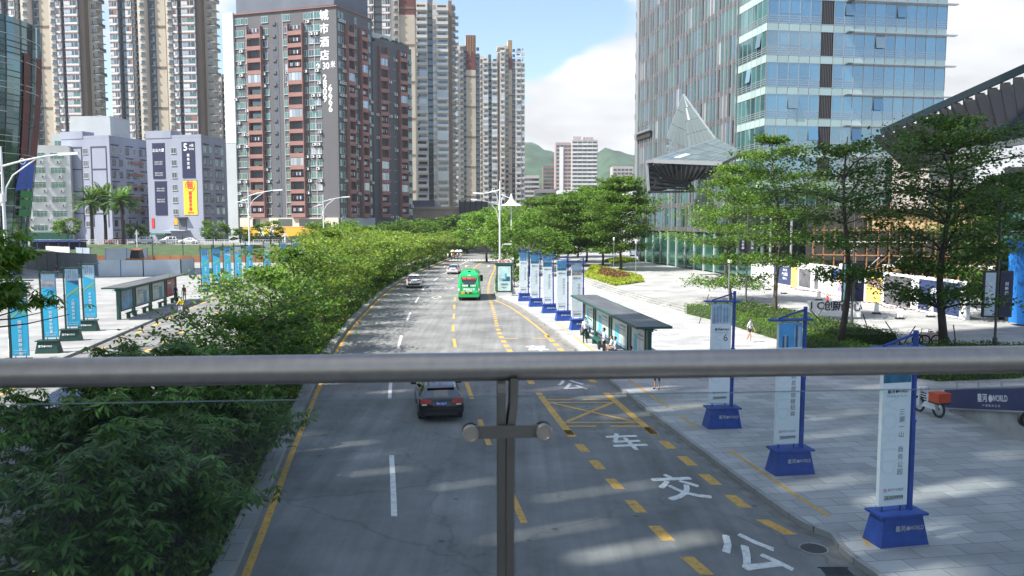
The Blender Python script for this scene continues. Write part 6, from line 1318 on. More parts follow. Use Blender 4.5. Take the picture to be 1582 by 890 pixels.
# ---- footbridge ramp with the navy banner
def ramp():
    t = thing('ramp', 'concrete footbridge ramp wall carrying a navy banner at the right edge', 'ramp', (18.7, 33.5, .145)); k = MB(); sl = .215
    k.poly([(0, 0, 0), (0, -34, 0), (0, -34, 34 * sl), (0, 0, .05)][::-1], M_conc); k.poly([(0, 0, .05), (0, -34, 34 * sl), (3, -34, 34 * sl), (3, 0, .05)], M_conc); k.poly([(3, 0, 0), (3, -34, 0), (3, -34, 34 * sl), (3, 0, .05)], M_conc); k.poly([(0, 0, 0), (3, 0, 0), (3, 0, .05), (0, 0, .05)][::-1], M_conc); k.build('wall', t)
    k = MB(); y1 = -5.2; k.hexa([(-.08, .3, -.06 + .1), (-.08, y1, .1 - y1 * sl), (-.01, y1, .1 - y1 * sl), (-.01, .3, .04), (-.08, .3, .82), (-.08, y1, 1.0 - y1 * sl), (-.01, y1, 1.0 - y1 * sl), (-.01, .3, .82)], NV2); b = k.build('banner', t)
    k = MB(); k.bar((-.1, .3, .03), (-.1, y1, .06 - y1 * sl), .05, .05, M_alu); k.bar((-.06, .3, .85), (-.06, y1, 1.03 - y1 * sl), .05, .05, M_alu); k.build('banner_trim', t)
    M = Matrix.Translation((-.084, -3.0, .5 + 3.0 * sl)) @ Matrix.Rotation(-math.atan(sl), 4, 'X') @ Matrix.Rotation(R(-90), 4, 'Z') @ Matrix.Rotation(R(90), 4, 'X'); k = MB()
    k.text('星河', .34, M_wht2, M @ Matrix.Translation((-.55, .04, 0)), .03); k.text('WORLD', .34, M_wht2, M @ Matrix.Translation((.58, .04, 0)), .02, sx=.8); k.poly([M @ Vector((-.02 + .12 * math.cos(a), .03 + .13 * math.sin(a) + (.05 if abs(a - math.pi / 2) < .2 else 0), 0)) for a in [i * math.pi / 8 for i in range(16)]], M_wht2)
    k.text('产 城 融 合 生 态', .1, M_wht2, M @ Matrix.Translation((0, -.24, 0)), .01, sx=1.6); k.build('lettering', b)
    G_r = clearglass('rail_glass', (.8, .88, .86))
    for i in range(7):
        y = -.3 - i * 1.5; z = .05 - y * sl; k = MB(); k.box(.1, y - .03, z, .16, y + .03, z + 1.15, M_alu); k.build('railing_post', t)
        k = MB(); k.hexa([(.12, y - .1, z + .1), (.14, y - .1, z + .1), (.14, y - 1.4, z + .1 + 1.3 * sl), (.12, y - 1.4, z + .1 + 1.3 * sl), (.12, y - .1, z + .95), (.14, y - .1, z + .95), (.14, y - 1.4, z + .95 + 1.3 * sl), (.12, y - 1.4, z + .95 + 1.3 * sl)], G_r); k.build('railing_glass', t)
    k = MB(); k.bar((.13, 0, 1.2), (.13, -20, 1.2 + 20 * sl), .06, .06, M_alu); k.build('railing_rail', t)
NV2 = mat('banner_navy', (.018, .025, .11), .5, var=.05)
ramp()
# ------------------------------------------------------------------ banner stands
SIGN_BLUE = mat('sign_blue', (.016, .058, .29), .5, var=.22, scale=4); SIGN_GREEN = mat('sign_green', (.012, .055, .045), .5, var=.08, scale=2)
PAN_W = mat('panel_white', (.68, .76, .79), .5, var=.04, scale=1); PAN_C = mat('panel_cyan', (.03, .42, .66), .5, var=.04, scale=1); TXT_D = mat('print_grey', (.14, .16, .18), .6, var=0); TXT_K = mat('print_dark', (.03, .035, .05), .6, var=0); TXT_L = mat('print_pale', (.60, .715, .76), .6, var=0)
SKY_P = mat('print_sky', (.07, .32, .62), .5, var=.3, scale=1.2); SKY_P2 = mat('print_pale_sky', (.4, .55, .66), .5, var=.15, scale=1.2); BLD_P = mat('print_building', (.05, .11, .2), .5, var=.3, scale=4); BLD_P2 = mat('print_building_pale', (.3, .42, .52), .5, var=.2, scale=4); WAT_P = mat('print_water', (.02, .13, .22), .5, var=.4, scale=5); LOGO = mat('logo_silver', (.45, .47, .5), .4, .3, var=0); LIME_P = mat('print_lime', (.35, .5, .15), .5, var=0); BRN_P = mat('print_brown', (.3, .22, .18), .5, var=.4, scale=5)
RX = Matrix.Rotation(R(90), 4, 'X')
def star_logo(k, M, s, m):
    k.text('星河', s, m, M @ Matrix.Translation((-s * 1.55, 0, 0)), .03); k.text('WORLD', s, m, M @ Matrix.Translation((s * 1.55, 0, 0)), .02, sx=.78)
    k.poly([M @ Vector((-.1 * s + .34 * s * math.cos(a), -.02 * s + s * (.34 * math.sin(a) + (.2 if i == 4 else 0)), 0)) for i, a in enumerate([j * math.pi / 8 for j in range(16)])], m)
def picture(k, kind, x0, x1, z0, z1, y, rr):
    w, h = x1 - x0, z1 - z0; q = lambda a, b, c, d, m, o: k.poly([(x0 + w * a, y - o, z0 + h * b), (x0 + w * c, y - o, z0 + h * b), (x0 + w * c, y - o, z0 + h * d), (x0 + w * a, y - o, z0 + h * d)], m)
    q(0, 0, 1, 1, (SKY_P, SKY_P, SKY_P, SKY_P2, SKY_P2)[kind], 0)
    if kind == 0:
        q(.16, 0, .42, .48, BLD_P, .002); q(.24, 0, .33, .52, BLD_P2, .004); q(.66, 0, .95, .86, BLD_P2, .002); q(.72, 0, .82, .9, BLD_P, .004)
    elif kind == 1:
        q(0, 0, 1, .3, WAT_P, .002)
        for i in range(9): q(.04 + i * .105, .28, .11 + i * .105, .4 + rr.uniform(0, .25), BLD_P2 if i % 2 else BLD_P, .004)
    elif kind == 2:
        q(0, 0, 1, .42, WAT_P, .002); q(0, .42, 1, .52, BLD_P, .004)
        for i in range(7): q(.05 + i * .13, .5, .15 + i * .13, .58 + rr.uniform(0, .22), BLD_P2, .006)
    elif kind == 3:
        k.poly([(x0, y - .002, z0), (x0 + w * .5, y - .002, z0 + h * .15), (x0 + w * .5, y - .002, z1), (x0, y - .002, z0 + h * .75)], BLD_P2); q(.55, .1, .95, .8, BLD_P2, .003)
        for i in range(5): q(.1 + i * .17, .05, .12 + i * .17, .9, BLD_P, .004)
    else:
        q(0, 0, 1, .45, BRN_P, .002)
        for i in range(5): q(.08 + i * .18, .2, .2 + i * .18, .4 + rr.uniform(0, .15), BLD_P2, .004)
def sign(pos, label, group, text, pic, phone, rz=ROT, green=False, big='', seed=0, wide=.8, txt_px=.2):
    rr = random.Random(seed); t = thing('banner_stand', label, 'banner stand', pos, rz, group); M1 = SIGN_GREEN if green else SIGN_BLUE; sx = -1 if green else 1
    k = MB(); k.frus(-.68, -.36, .68, .36, 0, -.54, -.27, .54, .27, .74, M1); k.box(-.66, -.34, .742, .66, .34, .80, M1); b = k.build('base', t)
    k = MB(); star_logo(k, Matrix.Translation((.1 * sx, -.36 * .52 - .135 - .012, .45)) @ Matrix.Rotation(R(90 - 7.0), 4, 'X'), .145, M_wht2 if green else LOGO); k.build('lettering', b)
    x0, x1 = (-.56, -.56 + wide) if not green else (-.18, -.18 + wide); z0, z1 = .96, 4.86
    k = MB(); k.box(x0, -.06, z0, x1, .06, z1, PAN_C if green else PAN_W); k.box(x0 - .015, -.05, z0 - .015, x1 + .015, .05, z0 - .001, M_alu); pn = k.build('panel', t)
    k = MB(); ph = .78; picture(k, pic, x0 + .01, x1 - .01, z1 - ph, z1 - .01, -.063, rr)
    if green:      # diagonal field and lime flash
        k.poly([(x0 + .01, -.064, z1 - ph), (x1 - .01, -.064, z1 - ph), (x1 - .01, -.064, z1 - ph - .32), (x0 + .01, -.064, z1 - ph + .5 if False else z1 - ph - .001)], (SKY_P, BLD_P, SKY_P2)[seed % 3]); k.poly([(x0 + .02, -.067, z1 - ph - 1.02), (x1 - .02, -.067, z1 - ph - .42), (x1 - .02, -.067, z1 - ph - .52), (x0 + .02, -.067, z1 - ph - 1.12)], LIME_P); k.poly([(x1 - .4, -.069, z1 - ph - .82), (x1 - .02, -.069, z1 - ph - .56), (x1 - .02, -.069, z1 - ph - 1.1)], mat_teal)
    k.build('picture', pn)
    k = MB(); xm = (x0 + x1) / 2; T = lambda x, z, o=.065: Matrix.Translation((x, -o, z)) @ RX
    if not green:
        star_logo(k, T(xm, z1 - ph - .22), .105, TXT_K); k.text('科 技 商 务 生 活', .05, TXT_D, T(xm, z1 - ph - .34), .01, sx=1.5)
        k.text('WORLD', .62, TXT_L, T(x0 + .2, z1 - 2.0, .063) @ Matrix.Rotation(R(-90), 4, 'Z'), .01)
        k.text(text, txt_px, TXT_D, T(x0 + wide * .70, z1 - ph - .75, .067), .012, vertical=True, gap=1.12)
        if big: k.text(big, .42, TXT_D, T(x0 + wide * .72, z1 - ph - .55, .067), .0)
        k.text('星河产业集团', .075, TXT_D, T(xm + .06, z0 + .40), .0); k.ring((xm - .24, -.066, z0 + .40), .035, .008, REDP, (0, 1, 0), 12, 4)
        k.text(phone, .15, TXT_K, T(xm + .01, z0 + .2), .016, sx=.92)
    else:
        k.text(text, .2, M_wht2, T(xm + .02, z1 - ph - 1.35, .067), .02, vertical=True, gap=1.2); k.text('0755-28309999', .085, M_wht2, T(xm, z0 + .13), .02); k.text('星河WORLD双子塔', .07, M_wht2, T(xm, z0 + .28), .015)
    k.build('lettering', pn)
    for xx in (x0 + .14, x1 - .14): k = MB(); k.cyl((xx, 0, .88), .022, .15, M1, n=8); k.build('foot', t)
    xp = .36 if not green else -.28
    k = MB(); k.box(xp - .05, -.06, .8, xp + .05, .06, 3.1, M1); k.box(xp - .04, -.05, 3.1, xp + .04, .05, 5.36, M1); k.box(xp - .06, -.07, 3.06, xp + .06, .07, 3.12, M1); k.build('pole', t)
    k = MB(); a, c = (x0 - .28, x1 + .32); k.box(a, -.16, 4.93, c, .16, 4.98, M1); k.bar((xp, 0, 5.28), (a + .3, 0, 5.0), .04, .05, M1); 
    for xx in (x0 + .14, x1 - .14): k.cyl((xx, 0, 4.895), .02, .07, M1, n=8)
    k.build('cap_frame', t); t.rotation_euler = (rr.gauss(0, .006), rr.gauss(0, .007), rz + rr.gauss(0, .03)); return t
mat_teal = mat('print_teal', (.1, .42, .38), .5, var=0)
G1 = 'blue banner stands along the right pavement'
sign(gp(1383, 836, .145), 'nearest blue banner stand with the complete vertical print and a lake picture', G1, '三湖一山 商务公园', 2, '28309999', seed=1, txt_px=.17)
sign(gp(1220, 729, .145), 'blue banner stand showing two towers on a blue sky, second from the footbridge', G1, '品质总部现楼招商', 0, '28309999', seed=2, txt_px=.18)
sign(gp(1115, 659, .145), 'blue banner stand with a grey building picture and a large figure 6', G1, '  家总部企业', 3, '28309999', big='6', seed=3, txt_px=.18)
for i, (px, py, pic, lb, tx) in enumerate([(894, 509, 4, 'blue banner stand with a brown skyline picture behind the bus shelter', '百家名企进驻'), (870.5, 495, 1, 'blue banner stand with a bright blue sky skyline, left of the bus shelter', '国际商务社区'), (848.7, 483.3, 2, 'blue banner stand with a lake picture in the middle of the far group', '湖景总部园区'), (828, 473.5, 1, 'blue banner stand second from the poster light box', '产城融合典范'), (810.7, 465, 0, 'farthest blue banner stand, next to the poster light box', '双子塔写字楼')]):
    sign(gp(px, py, .145), lb, G1, tx, pic, '28309999', seed=10 + i)
G2 = 'green and cyan banner stands on the left pavement'
for i, (px, py, pic, lb, tx) in enumerate([(27, 577, 1, 'cyan banner stand at the left frame edge, cut by the handrail', '国际化主题商业街'), (76, 545, 4, 'cyan banner stand half hidden behind the bright leaves', '一站式商务配套'), (110, 526, 3, 'cyan banner stand with a harbour picture left of the bus shelter', '二期即将开放'), (137, 511, 3, 'cyan banner stand right before the left bus shelter', '写字楼招租中'), (316, 451, 0, 'cyan banner stand first of the group behind the left bus shelter', '智慧产业园'), (332.5, 447.5, 1, 'cyan banner stand second of the group behind the left bus shelter', '商业街开业'), (350, 443.5, 0, 'cyan banner stand third of the group, before the street lamp', '总部基地'), (366.5, 440, 4, 'cyan banner stand with a pale picture beside the street lamp', '精品公寓'), (384, 436.5, 1, 'cyan banner stand right at the foot of the street lamp', '购物中心'), (411, 431, 4, 'cyan banner stand half behind the first median branches', '星河影城'), (436, 428, 0, 'cyan banner stand mostly hidden behind the median leaves', '儿童乐园'), (455, 424, 1, 'last cyan banner stand before the yellow-green median trees', '美食广场')]):
    sign(gp(px, py, .145), lb, G2, tx, pic, '', green=True, seed=20 + i)
for i, px in enumerate((257, 302, 347, 392)):
    p = gp(px, 403, .1); sign((p.x, p.y - 6, .145), ['edge-on cyan banner stand far left of the row before the grass bank', 'second edge-on cyan banner stand before the grass bank', 'third edge-on cyan banner stand, behind the small tree trunk', 'last edge-on cyan banner stand beside the street lamp'][i], 'edge-on banner stands at the grass bank', '商业街', 0, '', rz=ROT + R(100), green=True, seed=40 + i)
# ------------------------------------------------------------------ bus shelters
M_roof = mat('shelter_roof', (.13, .135, .14), .5, .4, var=.25, scale=1.2, stretch=(1, .2, 1)); SH_G = mat('shelter_green', (.008, .075, .06), .5, var=.06); AD_W = mat('ad_pale', (.42, .50, .49), .4, var=.25, scale=1.2); AD_B = mat('ad_blue', (.1, .28, .45), .4, var=.4, scale=1.5); AD_R = mat('ad_red', (.5, .1, .12), .4, var=.3, scale=2); AD_C = mat('ad_figure', (.08, .42, .55), .5, var=.2); AD_D = mat('ad_dark', (.2, .25, .27), .5, var=.3, scale=3)
def shelter(label, pos, rz, side, ads):
    """local y runs along the road (away from the viewer), x towards the road is SIDE"""
    t = thing('bus_shelter', label, 'bus shelter', pos, rz); L = 17.8; s = side
    k = MB()
    for i in range(10):
        y0, y1 = L * i / 10, L * (i + 1) / 10
        k.hexa([(min(-.95 * s, .85 * s), y0 + .01, 2.62), (max(-.95 * s, .85 * s), y0 + .01, 2.62), (max(-.95 * s, .85 * s), y1 - .01, 2.62), (min(-.95 * s, .85 * s), y1 - .01, 2.62), (min(-.95 * s, .85 * s), y0 + .01, 2.69), (max(-.95 * s, .85 * s), y0 + .01, 2.69), (max(-.95 * s, .85 * s), y1 - .01, 2.69), (min(-.95 * s, .85 * s), y1 - .01, 2.69)], M_roof)
    for xx in (-.97 * s, .87 * s): k.bar((xx, 0, 2.64), (xx, L, 2.64), .06, .12, SH_G)
    for yy in (0, L): k.bar((-.95 * s, yy, 2.64), (.85 * s, yy, 2.64), .06, .12, SH_G)
    k.build('roof', t)
    for i, y in enumerate((.9, 4.4, 8.9, 13.4, 16.9)):
        k = MB(); k.box(-.1, y - .28, 0, .1, y - .04, 2.42, SH_G); k.box(-.08, y + .02, 0, .08, y + .22, 2.42, SH_G)
        k.bar((0, y, 2.4), (.45 * s, y, 2.62), .08, .08, SH_G); k.bar((0, y, 2.4), (-.4 * s, y, 2.62), .08, .08, SH_G); k.build('post', t)
    for (y0, y1), ad in zip(((1.25, 4.05), (4.8, 8.5), (9.3, 13.0), (13.8, 16.6)), ads):
        k = MB(); k.box(-.09, y0, .62, .09, y1, .72, M_dark); k.box(-.09, y0, 2.28, .09, y1, 2.38, M_dark); k.box(-.09, y0, .721, .09, y0 + .08, 2.279, M_dark); k.box(-.09, y1 - .08, .721, .09, y1, 2.279, M_dark); b = k.build('poster_case', t)
        k = MB(); k.box(-.07, y0 + .08, .72, .07, y1 - .08, 2.28, ad); w = y1 - y0
        for f in (-1, 1):
            for j, (a, c, z0, z1, m) in enumerate(((.12, .5, 1.9, 2.02, AD_D if ad is not AD_R else M_wht2), (.12, .62, 1.72, 1.78, AD_D), (.55, .8, .85, 1.9, AD_C if f < 0 and ad is AD_W else AD_B), (.08, .9, .76, .86, AD_B if ad is not AD_R else REDP))): k.box(f * (.071 + .002 * j) - .001, y0 + w * a, z0, f * (.071 + .002 * j) + .001, y0 + w * c, z1, m)
        k.build('poster', b)
    for y in (2.6, 6.6, 11.1, 15.0):
        k = MB(); k.box(.42 * s - .2, y - 1., .40, .42 * s + .2, y + 1., .46, SH_G)
        for q in (-.8, .8): k.box(.42 * s - .15, y + q - .04, 0, .42 * s + .15, y + q + .04, .399, SH_G)
        k.build('bench', t)
    k = MB(); 
    for i in range(24): k.bar((-.3 * s, .4 + i * .74, 2.45), (.3 * s, .4 + i * .74, 2.6), .04, .05, SH_G)
    k.bar((0, .2, 2.44), (0, L - .2, 2.44), .12, .1, SH_G); k.build('purlin', t); return t
shelter('long bus shelter with people waiting, dark ribbed roof, on the right pavement', (7.22, 40.3, .145), R(6.6), -1, (AD_W, AD_W, AD_W, AD_W))
shelter('long bus shelter with pale and red posters on the left pavement', (-32.2, 64.2, .145), R(7.3), 1, (AD_B, AD_W, AD_W, AD_R))
# poster light box at the kerb
p = gp(779, 457, .145); t = thing('poster_light_box', 'upright poster light box with a green top on the kerb island behind the bus', 'light box', (p.x, p.y, .145), R(2)); k = MB(); k.box(-.82, -.16, 0, .82, .16, .34, M_bay); k.box(-.7, -.1, .34, .7, .1, .42, M_alu); k.build('base', t)
k = MB(); k.box(-.84, -.13, .42, .84, .13, 3.3, M_dark); k.box(-.98, -.16, 3.3, .98, .16, 3.58, SH_G); k.build('cabinet', t); k = MB(); k.box(-.7, -.14, .55, .7, -.131, 3.2, mat('poster_mint', (.5, .68, .66), .4, var=.25, scale=1.2)); b = k.build('poster', t)
k = MB(); 
for i, (a, c, z0, z1) in enumerate(((-.55, .0, 1.6, 1.95), (.05, .28, 1.65, 2.45), (.22, .62, 1.6, 2.1), (-.2, .5, 1.62, 1.8))): k.poly([(a, -.143 - i * .002, z0), (c, -.143 - i * .002, z0), (c, -.143 - i * .002, z1), (a, -.143 - i * .002, z1)], (BLD_P2, AD_C, BLD_P, WAT_P)[i])
k.text('科技绿谷', .2, TXT_D, Matrix.Translation((0, -.145, 1.25)) @ RX, .02); k.text('绿色出行', .13, TXT_D, Matrix.Translation((0, -.145, .9)) @ RX, .02); k.build('picture', b)
k = MB(); k.text('星河广场', .3, REDP, Matrix.Translation((0, -.17, 3.72)) @ RX, .03); k.box(-.7, -.1, 3.58, .7, .1, 3.86, M_bay); k.build('header', t)
k = MB(); k.cyl((.95, .6, 1.9), .04, 3.8, M_alu); k.ball((.95, .6, 3.95), .14, M_bay); tag(k.build('kerb_post'), 'small white topped post right behind the poster light box', 'post').location = (p.x, p.y, .145)
# ------------------------------------------------------------------ street lamps
def lamp(label, pos, rz, h=12.6, arms=((1, 3.3, 11.4), (-1, 1.6, 11.0)), low=False, group='white street lamps', second=False):
    t = thing('street_lamp', label, 'street lamp', pos, rz, group); k = MB(); k.tube([(0, 0, 0), (0, 0, .8), (0, 0, .82), (0, 0, h * .7), (0, 0, h)], [.15, .15, .11, .09, .05], M_wht, 12); k.tube([(0, 0, h * .735), (0, 0, h * .77)], .16, M_wht, 12); k.build('pole', t)
    def arm(s, L, z, dz, yo=0):
        k = MB(); P = [(s * -.0, yo, z), (s * L * .35, yo, z + dz * .45), (s * L * .7, yo, z + dz * .8), (s * L, yo, z + dz)]; k.tube(P, [.06, .055, .05, .045], M_wht, 8)
        k.tube([(s * .12, yo, z - 2.0), (s * .18, yo, z - 1.3), (s * L * .18, yo, z - .55), (s * L * .38, yo, z - .05), (s * L * .62, yo, z + dz * .7)], .04, M_wht, 6); k.ring((s * L * .36, yo, z + .12 + dz * .25), .16, .025, M_wht, (0, 1, 0), 14, 5); a = k.build('arm', t)
        if L > 1.8:
            m = MB(); m.hexa([(s * L - .05, yo - .1, z + dz - .08), (s * (L + 1.15), yo - .16, z + dz + .02), (s * (L + 1.15), yo + .16, z + dz + .02), (s * L - .05, yo + .1, z + dz - .08), (s * L - .05, yo - .08, z + dz + .1), (s * (L + 1.1), yo - .12, z + dz + .16), (s * (L + 1.1), yo + .12, z + dz + .16), (s * L - .05, yo + .08, z + dz + .1)] if s > 0 else [(s * (L + 1.15), yo - .16, z + dz + .02), (s * L + .05, yo - .1, z + dz - .08), (s * L + .05, yo + .1, z + dz - .08), (s * (L + 1.15), yo + .16, z + dz + .02), (s * (L + 1.1), yo - .12, z + dz + .16), (s * L + .05, yo - .08, z + dz + .1), (s * L + .05, yo + .08, z + dz + .1), (s * (L + 1.1), yo + .12, z + dz + .16)], M_wht); m.build('luminaire', a)
    for s, L, z in arms: arm(s, L, z, .75 if L > 2 else -.45)
    if second: arm(-1, 2.2, 9.9, .6, .3)
    if low:
        k = MB(); k.tube([(0, 0, 5.0), (.25, 0, 5.0), (.3, 0, 5.35), (.6, 0, 5.4)], .035, M_wht, 6); k.box(.55, -.09, 5.34, 1.35, .09, 5.48, M_wht); k.build('low_luminaire', t)
    return t
p = gp(12, 548); lamp('nearest white street lamp, at the left frame edge before the dark glass tower', (p.x, 49, .145), R(8))
p = gp(388, 437); lamp('white street lamp standing among the cyan banner stands', (p.x, 106, .145), R(8), low=False)
k = MB(); t = D.objects['street_lamp.001']; k.tube([(0, 0, 5.0), (-.5, 0, 5.05)], .035, M_wht, 6); k.box(-1.3, -.09, 5.0, -.5, .09, 5.14, M_wht); k.build('low_luminaire', t)
lamp('white street lamp before the corner of the grey hotel block', (at(501, 400, 136).x, 136, .145), R(8))
lamp('small far white street lamp over the dark trees before the podium', (at(645, 350, 262).x, 262, .0), R(8))
lamp('tall white street lamp with two arms reaching left, beside the poster light box', (at(772, 400, 92).x, 93, .145), R(2), h=12.7, arms=((-1, 2.0, 11.7), (1, 1.3, 11.2)), low=True, second=True)
D.objects['street_lamp.004'].rotation_euler.z = R(4)
lamp('short grey lamp post before the navy bannered office on the grass bank', (at(212, 380, 166).x, 166, .9), R(8), h=5.6, arms=((1, .5, 5.0), (-1, .5, 5.0)), group='short lamps of the left plaza'); lamp('short grey lamp post at the first median leaves', (at(441, 390, 150).x, 150, .145), R(8), h=6.2, arms=((1, .6, 5.6), (-1, .6, 5.6)), group='short lamps of the left plaza')
# camera gantry across the far road
t = thing('camera_gantry', 'slender white camera gantry arm across the far end of the road', 'gantry', (-2.2, 182, .1)); k = MB(); k.tube([(0, 0, 0), (0, 0, 6.4)], [.14, .1], M_wht, 10); k.build('pole', t); k = MB(); k.tube([(0, 0, 6.2), (-8.5, 0, 6.3)], [.08, .05], M_wht, 8); k.build('arm', t)
for x in (-2.5, -5, -7.5): k = MB(); k.box(x - .15, -.35, 6.35, x + .15, .2, 6.7, M_wht); k.build('camera_box', t)
# ------------------------------------------------------------------ left: fences, railings
M_fp = mat('fence_panel', (.34, .40, .46), .5, .2, var=.1, scale=.5); M_fpost = mat('fence_post_blue', (.05, .12, .3), .5, var=0); M_fd = mat('fence_dark', (.10, .115, .125), .7, var=.2, scale=.5); M_rust = mat('rust_fence', (.30, .13, .05), .7, var=.25, scale=.5)
def fence(name, label, pts, h, pm, postm, step, z=.145, cat='fence', back=False):
    O = Vector((pts[0].x, pts[0].y, z)); t = thing(name, label, cat, O)
    for a, b in zip(pts, pts[1:]):
        a, b = Vector((a.x, a.y, z)) - O, Vector((b.x, b.y, z)) - O; n = max(1, round((b - a).length / step))
        for i in range(n):
            p, q = a.lerp(b, i / n), a.lerp(b, (i + 1) / n); k = MB(); k.bar(p + Vector((0, 0, h / 2 + .05)), q + Vector((0, 0, h / 2 + .05)), .06, h, pm); k.build('panel', t)
            k = MB(); k.bar(p, p + Vector((0, 0, h + .1)), .12, .12, postm); k.build('post', t)
        k = MB(); k.bar(b, b + Vector((0, 0, h + .1)), .12, .12, postm); k.build('post', t)
    return t
fence('site_fence', 'pale blue grey site fence with blue posts behind the left bus shelter', [gp(152, 429), gp(222, 428.5), gp(280, 427.5), gp(300, 424)], 2.35, M_fp, M_fpost, 3.5)
fence('site_fence', 'dark grey site wall running back on the far left of the plaza', [gp(-60, 412), gp(30, 416), gp(90, 423), gp(150, 428)], 3.2, M_fd, M_fd, 5)
fence('site_fence', 'rear grey site fence panels before the palms', [gp(118, 408), gp(140, 409)], 3.0, M_fp, M_fpost, 3); fence('site_fence', 'rear grey site fence panels right of the palms', [gp(164, 409), gp(228, 407)], 2.9, M_fp, M_fpost, 4)
fence('site_fence', 'white corrugated fence panels at the top of the left plaza', [gp(72, 400), gp(108, 402)], 2.6, M_bay, M_wht, 2)
fence('rust_fence', 'rusty orange low fence at the foot of the grass bank', [Vector((-92, 156)), Vector((-42, 156))], 1.35, M_rust, M_brown, 4)
def railing(name, label, a, b, z, step=2.2, h=1.1):
    a, b = Vector((*a, z)), Vector((*b, z)); t = thing(name, label, 'railing', a); n = int((b - a).length / step); k = MB()
    for zz in (h, h * .55): k.bar(Vector((0, 0, zz)), b - a + Vector((0, 0, zz)), .08, .08, M_wht)
    for i in range(n * 4): q = (b - a) * (i / (n * 4)); k.bar(q + Vector((0, 0, .1)), q + Vector((0, 0, h)), .035, .035, M_wht)
    k.build('rail', t); 
    for i in range(n + 1): k = MB(); q = (b - a) * (i / n); k.bar(q, q + Vector((0, 0, h + .1)), .12, .12, M_wht); k.build('post', t)
railing('road_railing', 'white road railing along the raised street on the left', (-138, 184), (-44, 184), 2.85)
# blue shuttle shelter and little machines on the left
t = thing('blue_shed', 'long low blue roofed shed beneath the palms', 'shed', (-101, 176, 1.5)); BS = mat('shed_blue', (.02, .04, .22), .5, var=.15); k = MB(); k.box(-5.5, -1.6, 2.3, 6.5, 1.6, 2.6, BS); k.build('roof', t); k = MB(); k.box(-5.3, -.2, .3, 6.3, 1.4, 2.2, mat('shed_dark', (.02, .025, .05), .7)); k.build('wall', t)
for i in range(6): k = MB(); k.box(-5.3 + i * 2.3, -1.5, 0, -5.1 + i * 2.3, -1.3, 2.3, BS); k.build('post', t)
t = thing('digger', 'small orange digger cabin behind the site fence', 'digger', (gp(238, 411).x, 140, .145)); OD = mat('digger_orange', (.55, .2, .04), .5); k = MB(); k.box(-1.6, -1, .9, 1.6, 1, 1.6, OD); k.frus(-.9, -.9, .9, .9, 1.6, -.7, -.7, .7, .7, 3.0, M_dark); k.box(-.9, -.9, 3.0, .9, .9, 3.2, OD); k.build('cabin', t); k = MB(); k.box(-1.8, -1.1, 0, 1.8, -.6, .8, M_black); k.box(-1.8, .6, 0, 1.8, 1.1, .8, M_black); k.build('track', t)
# unseen slab added to shade the footbridge, slit to let sun patches through
t = thing('added_shade_slab', 'tall slatted slab added out of view on the left for shade and sun patches', 'building', (-52, -26, 0)); rr = random.Random(21); k = MB(); y = -60.
while y < 48.2:
    y2 = min(y + rr.uniform(1.1, 2.3), 48.3); k.box(-1.0, y, 0, 0, y2, 172, M_bgry, skip=(0,)); gap = rr.uniform(.40, .86); z = 0.
    if y2 + gap > 47.5: k.box(-1.0, y2, 0, 0, 48.3, 172, M_bgry, skip=(0,)); break
    while z < 172:
        z2 = z + rr.uniform(5, 22); k.box(-.98, y2, z, -.02, y2 + gap, min(z2, 172), M_bgry); z = z2 + rr.uniform(3, 9)
    y = y2 + gap
k.build('wall', t)
# ------------------------------------------------------------------ vehicles
def paint(name, col, metal=.2, rough=.28): return mat(name, col, rough, metal, var=.03, coat=.6)
P_dark = paint('paint_dark_brown', (.014, .012, .013), .3); P_white = paint('paint_white', (.72, .73, .73), 0.); P_green = paint('paint_green', (.01, .46, .13), 0.); P_sil = paint('paint_silver', (.4, .42, .44), .5); P_red = paint('paint_red', (.4, .03, .03), .1); P_blue = paint('paint_blue', (.03, .08, .3), .1)
G_car = facadeglass('car_glass', (.012, .016, .018), (.8, .9, 1), .03, .10, .45); TAIL = mat('tail_light', (.45, .01, .012), .2, var=0, coat=.5); AMB = mat('amber_light', (.7, .25, .05), .25, var=0); HEAD = mat('head_light', (.7, .72, .75), .15, var=0); TYRE = mat('tyre', (.018, .018, .018), .85, var=.1); RIM = mat('rim', (.4, .41, .42), .35, .8, var=0); PLATE = mat('plate_blue', (.02, .09, .45), .4, var=0); CHR = mat('chrome', (.6, .61, .62), .15, 1., var=0)
def wheel(t, x, y, r, w=.22):
    k = MB(); k.cyl((0, 0, 0), r, w, TYRE, (1, 0, 0), 24); k.ring((0, 0, 0), r - .04, .045, TYRE, (1, 0, 0), 24, 6); o = k.build('wheel', t, (x, y, r)); s = 1 if x > 0 else -1
    k = MB(); k.cyl((s * w * .52, 0, 0), r * .62, .03, RIM, (1, 0, 0), 20); k.cyl((s * w * .55, 0, 0), r * .18, .04, M_dark, (1, 0, 0), 10)
    for i in range(5): a = i * 1.2566; k.bar((s * w * .57, math.cos(a) * r * .15, math.sin(a) * r * .15), (s * w * .57, math.cos(a) * r * .6, math.sin(a) * r * .6), .05, .03, M_black)
    k.build('rim', o)
